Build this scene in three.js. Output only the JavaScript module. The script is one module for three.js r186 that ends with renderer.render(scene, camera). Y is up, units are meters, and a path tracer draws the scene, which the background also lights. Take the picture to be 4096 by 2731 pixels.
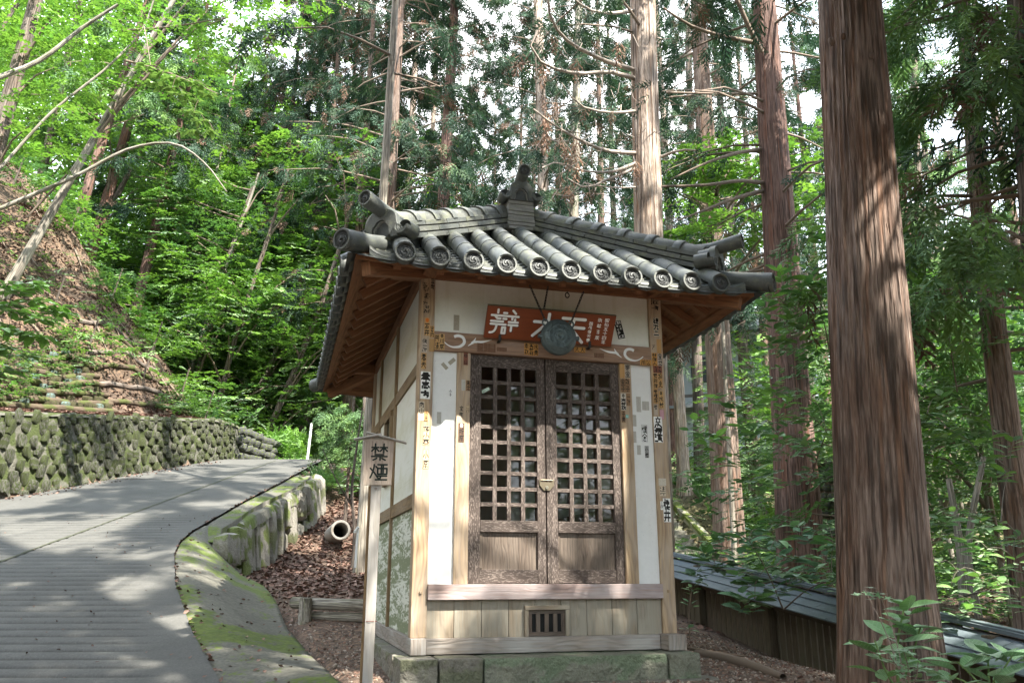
import * as THREE from 'three';
import { mergeGeometries, toCreasedNormals } from 'three/addons/utils/BufferGeometryUtils.js';
import { RoundedBoxGeometry } from 'three/addons/geometries/RoundedBoxGeometry.js';

// ---------------------------------------------------------------- camera, sky, sun, exposure
const scene = new THREE.Scene();
const camera = new THREE.PerspectiveCamera(44.66, 1024 / 682, 0.1, 1200);
camera.position.set(0, 0.5607, 0);
camera.rotation.set(0.275, 0, 0);
const renderer = new THREE.WebGLRenderer({ antialias: true });
renderer.toneMapping = THREE.LinearToneMapping;
renderer.toneMappingExposure = 4.25;
renderer.shadowMap.enabled = true;
renderer.shadowMap.type = THREE.PCFSoftShadowMap;
const SUN = new THREE.Vector3(0.441, 0.829, 0.343).normalize();
const sun = new THREE.DirectionalLight(new THREE.Color(1, 0.94, 0.83), 5);
sun.position.copy(SUN).multiplyScalar(80); sun.target.position.set(0, 0, -8);
sun.castShadow = true; sun.shadow.mapSize.set(4096, 4096); sun.shadow.radius = 1;
Object.assign(sun.shadow.camera, { left: -40, right: 40, top: 40, bottom: -40, near: 1, far: 200 });
scene.add(sun, sun.target);

// ---------------------------------------------------------------- random numbers and noise
function rng(seed) { let s = seed >>> 0; return () => { s = (s + 0x6d2b79f5) | 0; let t = Math.imul(s ^ (s >>> 15), 1 | s); t = (t + Math.imul(t ^ (t >>> 7), 61 | t)) ^ t; return ((t ^ (t >>> 14)) >>> 0) / 4294967296; }; }
const R0 = rng(20);
const PERM = new Float32Array(65536); for (let i = 0; i < 65536; i++) PERM[i] = R0();
const h2 = (x, y, s) => PERM[(Math.imul(x, 7919) ^ Math.imul(y, 104729) ^ Math.imul(s, 1299709)) & 65535];
const sm = (t) => t * t * (3 - 2 * t), lerp = (a, b, t) => a + (b - a) * t, clamp = (x, a = 0, b = 1) => Math.min(b, Math.max(a, x));
const ss = (a, b, x) => sm(clamp((x - a) / (b - a)));
const mod = (a, n) => ((a % n) + n) % n;
function vn(x, y, px, py, s) {              // value noise that repeats after px, py
  const x0 = Math.floor(x), y0 = Math.floor(y), fx = sm(x - x0), fy = sm(y - y0);
  const a = mod(x0, px), b = mod(x0 + 1, px), c = mod(y0, py), d = mod(y0 + 1, py);
  return lerp(lerp(h2(a, c, s), h2(b, c, s), fx), lerp(h2(a, d, s), h2(b, d, s), fx), fy);
}
function fb(u, v, fx, fy, oct, s) { let r = 0, a = 0.5, n = 0; for (let i = 0; i < oct; i++) { r += a * vn(u * fx, v * fy, fx, fy, s + i); n += a; a *= 0.5; fx *= 2; fy *= 2; } return r / n; }
const P9 = 9973;
function n3(x, y, z, s = 0) { return (vn(x + z * 0.37, y, P9, P9, s) + vn(y + 3.1, z + x * 0.29, P9, P9, s + 9) + vn(z, x + 7.7, P9, P9, s + 17)) / 3; }
function f3(x, y, z, o, s = 0) { let r = 0, a = 0.5, n = 0; for (let i = 0; i < o; i++) { r += a * n3(x, y, z, s + i * 5); n += a; a *= 0.5; x *= 2; y *= 2; z *= 2; } return r / n; }
const mix3 = (a, b, t) => [lerp(a[0], b[0], t), lerp(a[1], b[1], t), lerp(a[2], b[2], t)];
const mul3 = (a, k) => [a[0] * k, a[1] * k, a[2] * k];

// ---------------------------------------------------------------- sky
{
  const w = 512, h = 256, d = new Float32Array(w * h * 4);
  for (let y = 0; y < h; y++) for (let x = 0; x < w; x++) {
    const el = (y + 0.5) / h * Math.PI - Math.PI / 2, u = x / w, v = y / h, e = Math.max(0, Math.sin(el));
    let c = mix3([1.2, 1.22, 1.22], [0.7, 0.88, 1.15], Math.pow(e, 0.6));
    const cl = ss(0.42, 0.66, fb(u, v, 8, 6, 5, 3));
    c = mix3(c, [1.8, 1.78, 1.74], cl * 0.8);
    if (el < 0) c = mix3(c, [0.25, 0.3, 0.2], ss(0, 0.15, -el));
    const o = (y * w + x) * 4; d[o] = c[0]; d[o + 1] = c[1]; d[o + 2] = c[2]; d[o + 3] = 1;
  }
  const t = new THREE.DataTexture(d, w, h, THREE.RGBAFormat, THREE.FloatType);
  t.mapping = THREE.EquirectangularReflectionMapping; t.magFilter = t.minFilter = THREE.LinearFilter; t.wrapS = THREE.RepeatWrapping; t.needsUpdate = true;
  scene.background = t; scene.environment = t;
}

// ---------------------------------------------------------------- textures
const enc = (x) => { x = clamp(x); return Math.round(255 * (x <= 0.0031308 ? 12.92 * x : 1.055 * Math.pow(x, 1 / 2.4) - 0.055)); };
function tex(w, h, fn, gray = false) {
  const d = new Uint8Array(w * h * 4);
  for (let y = 0; y < h; y++) for (let x = 0; x < w; x++) {
    const c = fn(x / w, y / h), o = (y * w + x) * 4;
    if (gray) { d[o] = d[o + 1] = d[o + 2] = Math.round(255 * clamp(c)); } else { d[o] = enc(c[0]); d[o + 1] = enc(c[1]); d[o + 2] = enc(c[2]); }
    d[o + 3] = 255;
  }
  const t = new THREE.DataTexture(d, w, h, THREE.RGBAFormat); t.wrapS = t.wrapT = THREE.RepeatWrapping; t.magFilter = THREE.LinearFilter; t.minFilter = THREE.LinearMipmapLinearFilter; t.generateMipmaps = true;
  if (!gray) t.colorSpace = THREE.SRGBColorSpace; t.needsUpdate = true; return t;
}
function rep(t, x, y) { const c = t.clone(); c.repeat.set(x, y); c.needsUpdate = true; return c; }
function std(o) { return new THREE.MeshStandardMaterial({ roughness: 0.85, metalness: 0, ...o }); }

// wood: u across the grain, v along it; one repeat is 0.5 m across and 1 m along
function woodField(s) {
  return (u, v) => {
    const warp = fb(u, v, 4, 2, 3, s) * 1.6 + fb(u, v, 16, 3, 2, s + 5) * 0.25;
    const ring = Math.abs(mod(u * 9 + warp * 3, 1) - 0.5) * 2, fine = fb(u, v, 96, 4, 3, s + 11), mid = fb(u, v, 24, 3, 3, s + 21);
    return { ring, fine, mid, blot: fb(u, v, 4, 3, 4, s + 31) };
  };
}
function woodTex(s, light, dark, grey = null, greyness = 0, w = 512, h = 512) {
  const f = woodField(s);
  return tex(w, h, (u, v) => {
    const q = f(u, v); let t = 0.6 * Math.pow(q.ring, 2.2) + 0.95 * (q.fine - 0.38) + 0.5 * (q.mid - 0.4);
    let c = mix3(light, dark, clamp(t));
    if (grey) c = mix3(c, grey, clamp(greyness * ss(0.3, 0.7, q.blot * 0.6 + q.fine * 0.4)));
    return mul3(c, 0.82 + 0.36 * q.blot);
  });
}
const woodBump = (() => { const f = woodField(77); return tex(512, 512, (u, v) => { const q = f(u, v); return 0.6 * (1 - Math.pow(q.ring, 2)) + 0.4 * q.fine; }, true); })();
const M = {};
const wood = (t, o = {}) => std({ map: t, bumpMap: woodBump, bumpScale: 0.0022, roughness: 0.82, ...o });
M.hinoki = wood(woodTex(101, [0.5, 0.36, 0.22], [0.22, 0.13, 0.07], [0.4, 0.34, 0.28], 0.6));
M.hinokiGrey = wood(woodTex(111, [0.4, 0.31, 0.21], [0.22, 0.15, 0.095], [0.42, 0.39, 0.36], 0.8));
M.eave = wood(woodTex(121, [0.29, 0.13, 0.058], [0.155, 0.066, 0.03], [0.24, 0.135, 0.075], 0.4));
M.stud = wood(woodTex(115, [0.27, 0.18, 0.09], [0.14, 0.09, 0.045], [0.24, 0.2, 0.15], 0.5));
M.rail = wood(woodTex(131, [0.36, 0.26, 0.23], [0.22, 0.145, 0.125], [0.42, 0.37, 0.37], 0.8));
M.beam = wood(woodTex(141, [0.33, 0.205, 0.13], [0.18, 0.1, 0.06], [0.33, 0.25, 0.21], 0.5));
M.boards = wood(woodTex(151, [0.31, 0.25, 0.18], [0.17, 0.13, 0.09], [0.31, 0.29, 0.24], 0.75));
M.sill = wood(woodTex(161, [0.33, 0.28, 0.24], [0.17, 0.14, 0.115], [0.4, 0.38, 0.36], 0.85), { bumpScale: 0.004 });
M.panel = wood(woodTex(171, [0.125, 0.092, 0.07], [0.042, 0.029, 0.022], [0.17, 0.14, 0.115], 0.5), { bumpScale: 0.004 });
M.pole = wood(woodTex(181, [0.42, 0.38, 0.33], [0.28, 0.24, 0.2], [0.46, 0.44, 0.42], 0.8));
M.poleBrown = wood(woodTex(185, [0.3, 0.19, 0.09], [0.17, 0.1, 0.05]));
M.notice = wood(woodTex(191, [0.3, 0.215, 0.18], [0.115, 0.066, 0.056], [0.36, 0.3, 0.27], 0.6));
M.fence = wood(woodTex(195, [0.15, 0.115, 0.075], [0.07, 0.052, 0.035], [0.13, 0.12, 0.085], 0.6));
{ // dark stained door wood whose stain has flaked off in short pale marks
  const f = woodField(201);
  const flake = (u, v) => { const a = fb(u, v, 110, 60, 3, 205), b = fb(u, v, 30, 16, 2, 209), q = f(u, v); return ss(0.53, 0.62, a + 0.22 * (b - 0.5) + 0.1 * (q.fine - 0.5)); };
  M.door = std({ map: tex(512, 512, (u, v) => { const q = f(u, v), k = flake(u, v); const d = mix3([0.036, 0.026, 0.021], [0.072, 0.052, 0.043], q.mid); return mix3(d, mix3([0.17, 0.135, 0.118], [0.29, 0.24, 0.21], q.fine), k * (0.25 + 0.55 * q.blot)); }),
    bumpMap: tex(512, 512, (u, v) => 0.7 * (1 - flake(u, v)) + 0.3 * f(u, v).fine, true), bumpScale: 0.0014, roughness: 0.75 });
}
// plaster, stone, concrete, soil, moss, roof tile, bark
const plasterTex = (s, c, stain, k) => tex(512, 512, (u, v) => { const a = fb(u, v, 3, 3, 5, s), b = fb(u, v, 60, 60, 2, s + 9), st = fb(u, v, 40, 2, 4, s + 4); let r = mul3(mix3(c, stain, clamp(k * ss(0.42, 0.75, a) + k * 0.5 * ss(0.6, 0.8, st))), 0.97 + 0.06 * b); if (h2(Math.floor(u * 512), Math.floor(v * 512), s) > 0.9993) r = mul3(r, 0.45); return r; });
const grainBump = tex(512, 512, (u, v) => 0.6 * fb(u, v, 64, 64, 3, 301) + 0.4 * fb(u, v, 8, 8, 3, 305), true);
M.plaster = std({ map: plasterTex(311, [0.74, 0.745, 0.68], [0.6, 0.59, 0.46], 0.7), bumpMap: grainBump, bumpScale: 0.0006, roughness: 0.9 });
M.plasterWhite = std({ map: plasterTex(321, [0.8, 0.81, 0.8], [0.72, 0.72, 0.68], 0.35), bumpMap: grainBump, bumpScale: 0.0005, roughness: 0.85 });
M.plasterAlgae = std({ map: tex(512, 512, (u, v) => { const g = fb(u, v, 60, 60, 2, 345), al = ss(0.4, 0.56, 0.34 * fb(u, v, 3, 2, 4, 341) + 0.4 * fb(u, v, 40, 14, 4, 347) + 0.26 * fb(u, v, 12, 5, 3, 349)); return mul3(mix3([0.66, 0.67, 0.59], mix3([0.25, 0.28, 0.17], [0.17, 0.2, 0.11], g), al), 0.93 + 0.14 * g); }), bumpMap: grainBump, bumpScale: 0.001, roughness: 0.95 }); // lower panels overgrown with specks of algae
const tileTex = (s, a, b, moss) => tex(512, 512, (u, v) => { const n = fb(u, v, 5, 5, 5, s), g = fb(u, v, 70, 70, 2, s + 3), m = ss(0.52, 0.72, fb(u, v, 9, 9, 4, s + 7)); let c = mix3(a, b, ss(0.3, 0.7, n)); c = mix3(c, [0.2, 0.215, 0.12], m * moss); const li = ss(0.72, 0.8, fb(u, v, 34, 34, 2, s + 13)); c = mix3(c, [0.36, 0.36, 0.3], li * 0.5 * moss); return mul3(c, 0.85 + 0.3 * g); });
M.tile = std({ map: tileTex(401, [0.07, 0.08, 0.077], [0.1, 0.109, 0.104], 0.25), bumpMap: grainBump, bumpScale: 0.0012, roughness: 0.52, metalness: 0.0 });
M.tileB = std({ map: tileTex(421, [0.08, 0.087, 0.078], [0.112, 0.118, 0.106], 0.35), bumpMap: grainBump, bumpScale: 0.0014, roughness: 0.6 });
M.tileDark = std({ map: tileTex(441, [0.05, 0.058, 0.062], [0.085, 0.095, 0.1], 0.1), bumpMap: grainBump, bumpScale: 0.001, roughness: 0.5 });
M.tileLight = std({ map: tileTex(461, [0.19, 0.195, 0.19], [0.26, 0.26, 0.25], 0.3), bumpMap: grainBump, bumpScale: 0.001, roughness: 0.6 });
const stoneTex = (s, a, b, alg, k, thr = 0.5) => tex(512, 512, (u, v) => { const n = fb(u, v, 6, 6, 5, s), g = fb(u, v, 90, 90, 2, s + 3), m = ss(thr, thr + 0.16, fb(u, v, 4, 4, 5, s + 17) + 0.12 * (g - 0.5)); return mul3(mix3(mix3(a, b, n), alg, m * k), 0.75 + 0.5 * g); });
const chipBump = tex(512, 512, (u, v) => { const a = fb(u, v, 14, 14, 4, 511), b = fb(u + 0.3 * a / 14, v - 0.3 * a / 14, 30, 30, 2, 517); return 0.55 * a + 0.45 * b; }, true);
M.found = std({ map: stoneTex(501, [0.14, 0.13, 0.105], [0.25, 0.235, 0.195], [0.11, 0.125, 0.06], 0.6), bumpMap: chipBump, bumpScale: 0.03, roughness: 0.95 });
M.foundGreen = std({ map: stoneTex(521, [0.14, 0.145, 0.105], [0.25, 0.25, 0.195], [0.14, 0.2, 0.115], 0.6, 0.5), bumpMap: chipBump, bumpScale: 0.03, roughness: 0.95 });
const MOSS = [0.095, 0.125, 0.022], MOSS2 = [0.055, 0.08, 0.016];
M.wallStone = [0, 1, 2, 3].map((i) => std({ map: stoneTex(541 + i * 20, [0.06, 0.06, 0.048], [0.125, 0.122, 0.098], i % 2 ? [0.05, 0.064, 0.017] : [0.042, 0.056, 0.014], 1, [0.42, 0.36, 0.39, 0.35][i]), bumpMap: chipBump, bumpScale: 0.025, roughness: 0.97 }));
M.boulder = [0, 1].map((i) => std({ map: stoneTex(631 + i * 20, [0.04, 0.042, 0.04], [0.09, 0.092, 0.088], MOSS, 0.85, i ? 0.5 : 0.6), bumpMap: chipBump, bumpScale: 0.015, roughness: 0.9 }));
M.kerbStone = [0, 1].map((i) => std({ map: stoneTex(671 + i * 20, [0.125, 0.118, 0.1], [0.26, 0.245, 0.215], i ? MOSS : [0.08, 0.09, 0.035], 0.9, i ? 0.42 : 0.48), bumpMap: chipBump, bumpScale: 0.02, roughness: 0.95 }));
M.capMoss = std({ map: stoneTex(711, [0.16, 0.15, 0.11], [0.27, 0.26, 0.2], MOSS, 1, 0.4), bumpMap: chipBump, bumpScale: 0.02, roughness: 0.98 });
M.road = std({ map: tex(1024, 1024, (u, v) => { const g = fb(u, v, 180, 180, 2, 731), n = fb(u, v, 5, 5, 5, 737), ag = h2(Math.floor(u * 340), Math.floor(v * 340), 5); return mul3(mix3([0.058, 0.058, 0.054], [0.1, 0.099, 0.091], n), 0.72 + 0.42 * g + (ag > 0.93 ? 0.25 : 0)); }), bumpMap: grainBump, bumpScale: 0.004, roughness: 0.9 });
M.apron = std({ map: tex(1024, 1024, (u, v) => { const g = fb(u, v, 120, 120, 2, 751), n = fb(u, v, 5, 5, 5, 757), big = fb(u, v, 3, 3, 4, 761); const md = fb(u, v, 28, 28, 4, 763), m = ss(0.5, 0.6, big * 0.5 + n * 0.24 + 0.26 * md + 0.16 * (g - 0.4)); const c = mul3(mix3([0.072, 0.07, 0.057], [0.125, 0.12, 0.098], n), 0.65 + 0.7 * g); return mix3(c, mul3(mix3(MOSS2, [0.095, 0.125, 0.018], fb(u, v, 34, 34, 3, 767)), 0.7 + 0.6 * g), m); }), bumpMap: grainBump, bumpScale: 0.012, roughness: 0.95 });
const soilFn = (a, b, s) => (u, v) => { const n = fb(u, v, 6, 6, 5, s), g = fb(u, v, 110, 110, 2, s + 3), ch = fb(u, v, 46, 46, 2, s + 8); let c = mul3(mix3(a, b, n), 0.6 + 0.8 * g); if (ch > 0.66) c = mix3(c, [0.3, 0.2, 0.14], 0.55); if (ch < 0.3) c = mul3(c, 0.55); return c; };
M.soil = std({ map: tex(1024, 1024, soilFn([0.075, 0.053, 0.04], [0.145, 0.106, 0.082], 781)), bumpMap: tex(512, 512, (u, v) => fb(u, v, 40, 40, 4, 789), true), bumpScale: 0.02, roughness: 1, vertexColors: true });
function barkTex(s, a, b, c) { return tex(512, 1024, (u, v) => { const w = 0.022 * (fb(u, v, 6, 5, 3, s) - 0.5); const r = fb(u + w, v, 42, 5, 4, s + 4), f = fb(u + w, v, 128, 18, 3, s + 9), n = fb(u, v, 5, 4, 4, s + 15), or = ss(0.6, 0.75, fb(u + w, v, 20, 3, 3, s + 23)); let k = mix3(a, b, ss(0.3, 0.65, 0.6 * n + 0.4 * f)); k = mix3(k, c, or * 0.7); return mul3(k, 0.5 + 0.8 * ss(0.28, 0.58, r) * (0.45 + 1.1 * f)); }); }
const barkBump = tex(512, 1024, (u, v) => { const w = 0.022 * (fb(u, v, 6, 5, 3, 811) - 0.5); return 0.65 * ss(0.3, 0.6, fb(u + w, v, 42, 5, 4, 815)) + 0.35 * fb(u + w, v, 128, 18, 3, 819); }, true);
M.bark = std({ map: barkTex(821, [0.135, 0.086, 0.064], [0.205, 0.155, 0.128], [0.19, 0.105, 0.066]), bumpMap: barkBump, bumpScale: 0.03, roughness: 0.95 });
M.barkRed = std({ map: barkTex(841, [0.11, 0.06, 0.046], [0.185, 0.118, 0.1], [0.18, 0.08, 0.05]), bumpMap: barkBump, bumpScale: 0.02, roughness: 0.95 });
M.barkPale = std({ map: barkTex(861, [0.27, 0.2, 0.155], [0.4, 0.33, 0.28], [0.3, 0.17, 0.1]), bumpMap: barkBump, bumpScale: 0.025, roughness: 0.95 });
M.barkDark = std({ map: barkTex(881, [0.1, 0.075, 0.06], [0.17, 0.14, 0.12], [0.14, 0.085, 0.06]), bumpMap: barkBump, bumpScale: 0.02, roughness: 0.95 });
M.barkGrey = std({ map: barkTex(901, [0.19, 0.165, 0.135], [0.3, 0.275, 0.235], [0.2, 0.2, 0.12]), bumpMap: barkBump, bumpScale: 0.008, roughness: 0.9 });
M.branch = std({ color: new THREE.Color(0.17, 0.13, 0.1), roughness: 0.9 });
M.branchPale = std({ color: new THREE.Color(0.34, 0.29, 0.25), roughness: 0.9 });
M.iron = std({ color: new THREE.Color(0.035, 0.033, 0.03), roughness: 0.6, metalness: 0.5 });
const flat = (r, g, b, o = {}) => std({ color: new THREE.Color(r, g, b), ...o });
M.white = flat(0.8, 0.81, 0.8, { roughness: 0.7 });
M.black = flat(0.006, 0.006, 0.007, { roughness: 0.9 });

// ---------------------------------------------------------------- helpers
const used = new Map();
function numbered(n) { const k = used.get(n) ?? 0; used.set(n, k + 1); return k ? n + '_' + String(k).padStart(3, '0') : n; }
const shade = (m) => { m.castShadow = m.receiveShadow = true; return m; };
function thing(name, label, category, pos = [0, 0, 0], ry = 0, group) {
  const o = new THREE.Group(); o.name = numbered(name); o.position.set(...pos); o.rotation.y = ry; o.userData = { label, category }; if (group) o.userData.group = group; scene.add(o); return o;
}
function part(parent, name, geo, m, kind) { const o = shade(new THREE.Mesh(geo, m)); o.name = name; if (kind) o.userData.kind = kind; parent.add(o); return o; }
function struct(name, geo, m) { const o = shade(new THREE.Mesh(geo, m)); o.name = numbered(name); o.userData.kind = 'structure'; scene.add(o); return o; }
const V = (x, y, z) => new THREE.Vector3(x, y, z);
// planar uv in metres on each face, grain along the axis given; scale: metres per repeat across, along
let uvSeed = 0;
function grainUV(g, grain = 'y', across = 0.5, along = 1) {
  if (g.index) g = g.toNonIndexed();
  const p = g.attributes.position, n = p.count, uv = new Float32Array(n * 2), a = V(), b = V(), c = V(), e = V(), f = V();
  uvSeed++; const ou = h2(uvSeed, 3, 1), ov = h2(uvSeed, 9, 2);
  for (let i = 0; i < n; i += 3) {
    a.fromBufferAttribute(p, i); b.fromBufferAttribute(p, i + 1); c.fromBufferAttribute(p, i + 2);
    e.subVectors(b, a).cross(f.subVectors(c, a)); const N = [Math.abs(e.x), Math.abs(e.y), Math.abs(e.z)];
    const k = N[0] > N[1] && N[0] > N[2] ? 'x' : N[1] > N[2] ? 'y' : 'z';
    let u, v; if (k === grain) { [u, v] = ['x', 'y', 'z'].filter((q) => q !== grain); } else { v = grain; u = ['x', 'y', 'z'].find((q) => q !== grain && q !== k); }
    for (let j = 0; j < 3; j++) { const w = [a, b, c][j]; uv[(i + j) * 2] = w[u] / across + ou; uv[(i + j) * 2 + 1] = w[v] / along + ov; }
  }
  g.setAttribute('uv', new THREE.BufferAttribute(uv, 2)); return g;
}
// box between corners with softened edges, grain along its longest side
function bx(x0, x1, y0, y1, z0, z1, r = 0.004, grain, across, along) {
  const w = x1 - x0, h = y1 - y0, d = z1 - z0, m = Math.min(w, h, d);
  const g = r > 0 ? new RoundedBoxGeometry(w, h, d, 1, Math.min(r, m * 0.3)) : new THREE.BoxGeometry(w, h, d);
  g.translate((x0 + x1) / 2, (y0 + y1) / 2, (z0 + z1) / 2);
  return grainUV(g, grain ?? (h >= w && h >= d ? 'y' : w >= d ? 'x' : 'z'), across, along);
}
function plainBox(x0, x1, y0, y1, z0, z1) { const g = new THREE.BoxGeometry(x1 - x0, y1 - y0, z1 - z0); g.translate((x0 + x1) / 2, (y0 + y1) / 2, (z0 + z1) / 2); return grainUV(g, 'y'); }
// box along a segment, cross-section w (level) by h, centred on the segment
function bar(a, b, w, h, grainAcross = 0.5) {
  const d = b.clone().sub(a), L = d.length(), g0 = new RoundedBoxGeometry(w, h, L, 1, 0.003), g = grainUV(g0, 'z', grainAcross);
  const q = new THREE.Matrix4().lookAt(b, a, V(0, 1, 0)); g.applyMatrix4(q); const m = a.clone().add(b).multiplyScalar(0.5); g.translate(m.x, m.y, m.z); return g;
}
// tapered tube through points; r: number or array
function tube(pts, r, seg = 8, perM = 2, uvr = 0.6) {
  const c = new THREE.CatmullRomCurve3(pts), L = c.getLength(), n = Math.max(3, Math.ceil(L * perM)), fr = c.computeFrenetFrames(n, false), P = [], U = [], I = [];
  const R = (t) => Array.isArray(r) ? lerp(r[Math.floor(Math.min(t * (r.length - 1), r.length - 1.001))], r[Math.floor(Math.min(t * (r.length - 1), r.length - 1.001)) + 1], mod(Math.min(t * (r.length - 1), r.length - 1.001), 1)) : r;
  for (let i = 0; i <= n; i++) { const t = i / n, p = c.getPointAt(t), rr = R(t); for (let j = 0; j <= seg; j++) { const a = j / seg * Math.PI * 2, ca = Math.cos(a) * rr, sa = Math.sin(a) * rr; P.push(p.x + fr.normals[i].x * ca + fr.binormals[i].x * sa, p.y + fr.normals[i].y * ca + fr.binormals[i].y * sa, p.z + fr.normals[i].z * ca + fr.binormals[i].z * sa); U.push(j / seg * Math.max(1, Math.round(2 * Math.PI * R(0) / uvr)), t * L / 1.2); } }
  for (let i = 0; i < n; i++) for (let j = 0; j < seg; j++) { const a = i * (seg + 1) + j, b = a + seg + 1; I.push(a, a + 1, b, b, a + 1, b + 1); }
  const g = new THREE.BufferGeometry(); g.setAttribute('position', new THREE.Float32BufferAttribute(P, 3)); g.setAttribute('uv', new THREE.Float32BufferAttribute(U, 2)); g.setIndex(I); g.computeVertexNormals(); return g;
}
function merged(list) { return mergeGeometries(list.map((g) => { const k = g.index ? g.toNonIndexed() : g; for (const n of Object.keys(k.attributes)) if (!['position', 'normal', 'uv'].includes(n)) k.deleteAttribute(n); if (!k.attributes.normal) k.computeVertexNormals(); return k; }), false); }
// boulder-like lump: an icosphere pushed about by noise; flattened by sx, sy, sz
function lump(sx, sy, sz, seed, detail = 2, amp = 0.35, square = 0.5) {
  const g = new THREE.IcosahedronGeometry(1, detail), p = g.attributes.position, v = V();
  for (let i = 0; i < p.count; i++) {
    v.fromBufferAttribute(p, i); const m = Math.max(Math.abs(v.x), Math.abs(v.y), Math.abs(v.z)); v.multiplyScalar(lerp(1, 1 / m, square) * 0.8);
    const k = 1 + amp * (f3(v.x * 1.3 + seed * 7.3 + 50, v.y * 1.3 + 50, v.z * 1.3 + 50, 3, seed) - 0.5) * 2; p.setXYZ(i, v.x * k * sx, v.y * k * sy, v.z * k * sz);
  }
  g.computeVertexNormals(); const q = toCreasedNormals(g, 0.9); return grainUV(q, 'y', 0.7, 0.7);
}
// place of a point seen at a pixel of a 2352-wide print of the photograph, at depth d in front of the camera
// ---------------------------------------------------------------- lie of the land: x to the right, d ahead of the camera (z = -d)
const tab = (t) => (x) => { if (x <= t[0][0]) return t[0][1] + (x - t[0][0]) * (t[1][1] - t[0][1]) / (t[1][0] - t[0][0]); for (let i = 1; i < t.length; i++) if (x <= t[i][0]) return lerp(t[i - 1][1], t[i][1], (x - t[i - 1][0]) / (t[i][0] - t[i - 1][0])); const n = t.length; return t[n - 1][1] + (x - t[n - 1][0]) * (t[n - 1][1] - t[n - 2][1]) / (t[n - 1][0] - t[n - 2][0]); };
const roadRight = tab([[-4, 1.6], [0, 0.7], [3, -0.4], [5, -1.35], [6.5, -2.13], [7.6, -2.77], [9.1, -3.54], [10.5, -4.14], [11.2, -4.36], [11.9, -4.47], [13, -4.51], [14.4, -4.57], [16.4, -4.57], [19.5, -4.65], [22, -4.5], [26, -3.7], [32, -2], [45, 2]]);
const roadLeft = tab([[-4, -13.5], [8, -10.6], [14.6, -8.88], [15.4, -8.6], [16.4, -8.33], [17.7, -8.07], [19, -7.71], [20.5, -7.2], [23, -6.9], [26, -6.5], [32, -4.5], [45, -0.5]]);
const roadY = (d) => d < 5 ? -0.55 + 0.09 * (d - 5) : d < 20.3 ? 0.25 * d - 1.8 : 3.275 + 0.3 * (1 - Math.exp(-(d - 20.3) / 1.2)) - 0.02 * (d - 20.3);
const apronEdge = tab([[3, 0.3], [5, -0.6], [6.35, -1.24], [8.3, -1.98], [9.6, -2.5], [11.2, -3.15], [12.4, -3.85]]);
const wallTop = tab([[8, 1.6], [14.6, 1.52], [21.5, 0.9], [26, 0.75], [34, 0.5], [60, 0.3]]);
const terrL = tab([[-5, -0.95], [3, -0.52], [5.5, -0.23], [6.5, -0.185], [7.5, -0.15], [9, -0.02], [10, 0.22], [13, 0.58], [14, 0.72], [15.4, 1.2], [17.5, 1.75], [20, 2.5], [26, 3.4], [40, 6], [70, 13], [120, 30]]);
const terrR = tab([[-5, -1], [3, -0.55], [5.5, -0.23], [8, -0.19], [10, -0.25], [16, 0.2], [27, 1.1], [31, 3.2], [36, 4.6], [50, 8], [80, 16], [120, 30]]);
function terrace(x, d) {
  let y = lerp(terrL(d), terrR(d), ss(-0.6, 3.5, x));
  y -= Math.min(0.22 * Math.max(0, x - 2.4), 0.6) * (1 - ss(11, 15, d));
  return y;
}
function bank(s, d) {
  const e = clamp(1.1 * (d - 22.5), 0, 10), q = Math.max(0, s - 1.3 - e), r = 1.18 * q;
  return 0.12 * Math.min(s, 1.3) + 0.3 * Math.min(Math.max(0, s - 1.3), e) + (r < 8.5 ? r : 8.5 + (r - 8.5) * 0.4);
}
function ground(x, d, bumps = true) {
  const rl = roadLeft(d), rr = roadRight(d), ry = roadY(d);
  const nz = bumps ? f3(x * 0.9 + 40, d * 0.9 + 40, 3, 3, 4) - 0.5 : 0;
  if (x < rl - 0.1) { const s = rl - x; return ry + wallTop(d) * ss(0.1, 0.35, s) - 0.06 + bank(s, d) + nz * lerp(0.05, 0.9, ss(1.2, 2.5, s)) + (bumps ? (f3(x * 0.42 + 70, d * 0.42 + 70, 5, 3, 19) - 0.5) * 3.2 * ss(1.5, 5, s) : 0) + (bumps ? (f3(x * 3.1 + 9, d * 3.1 + 9, 8, 2, 14) - 0.5) * 0.45 * ss(1.3, 2.2, s) : 0); }
  if (x < rr) return ry - 0.14;
  const t = terrace(x, d) + nz * (d < 6 ? 0.02 : lerp(0.05, 0.6, ss(14, 30, d)));
  if (d < 12.3) { const ae = apronEdge(d); if (x < ae) return lerp(ry, t, clamp((x - rr) / (ae - rr))) - 0.14; return lerp(t - 0.14, t, ss(0, 0.15, x - ae)); }
  if (d < 17.6) return lerp(ry - 0.14, t, ss(-4.3, -4.08, x));
  return lerp(ry - 0.1, t, ss(0, 0.6 + 0.9 * ss(17.6, 22, d), x - rr));
}
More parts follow.
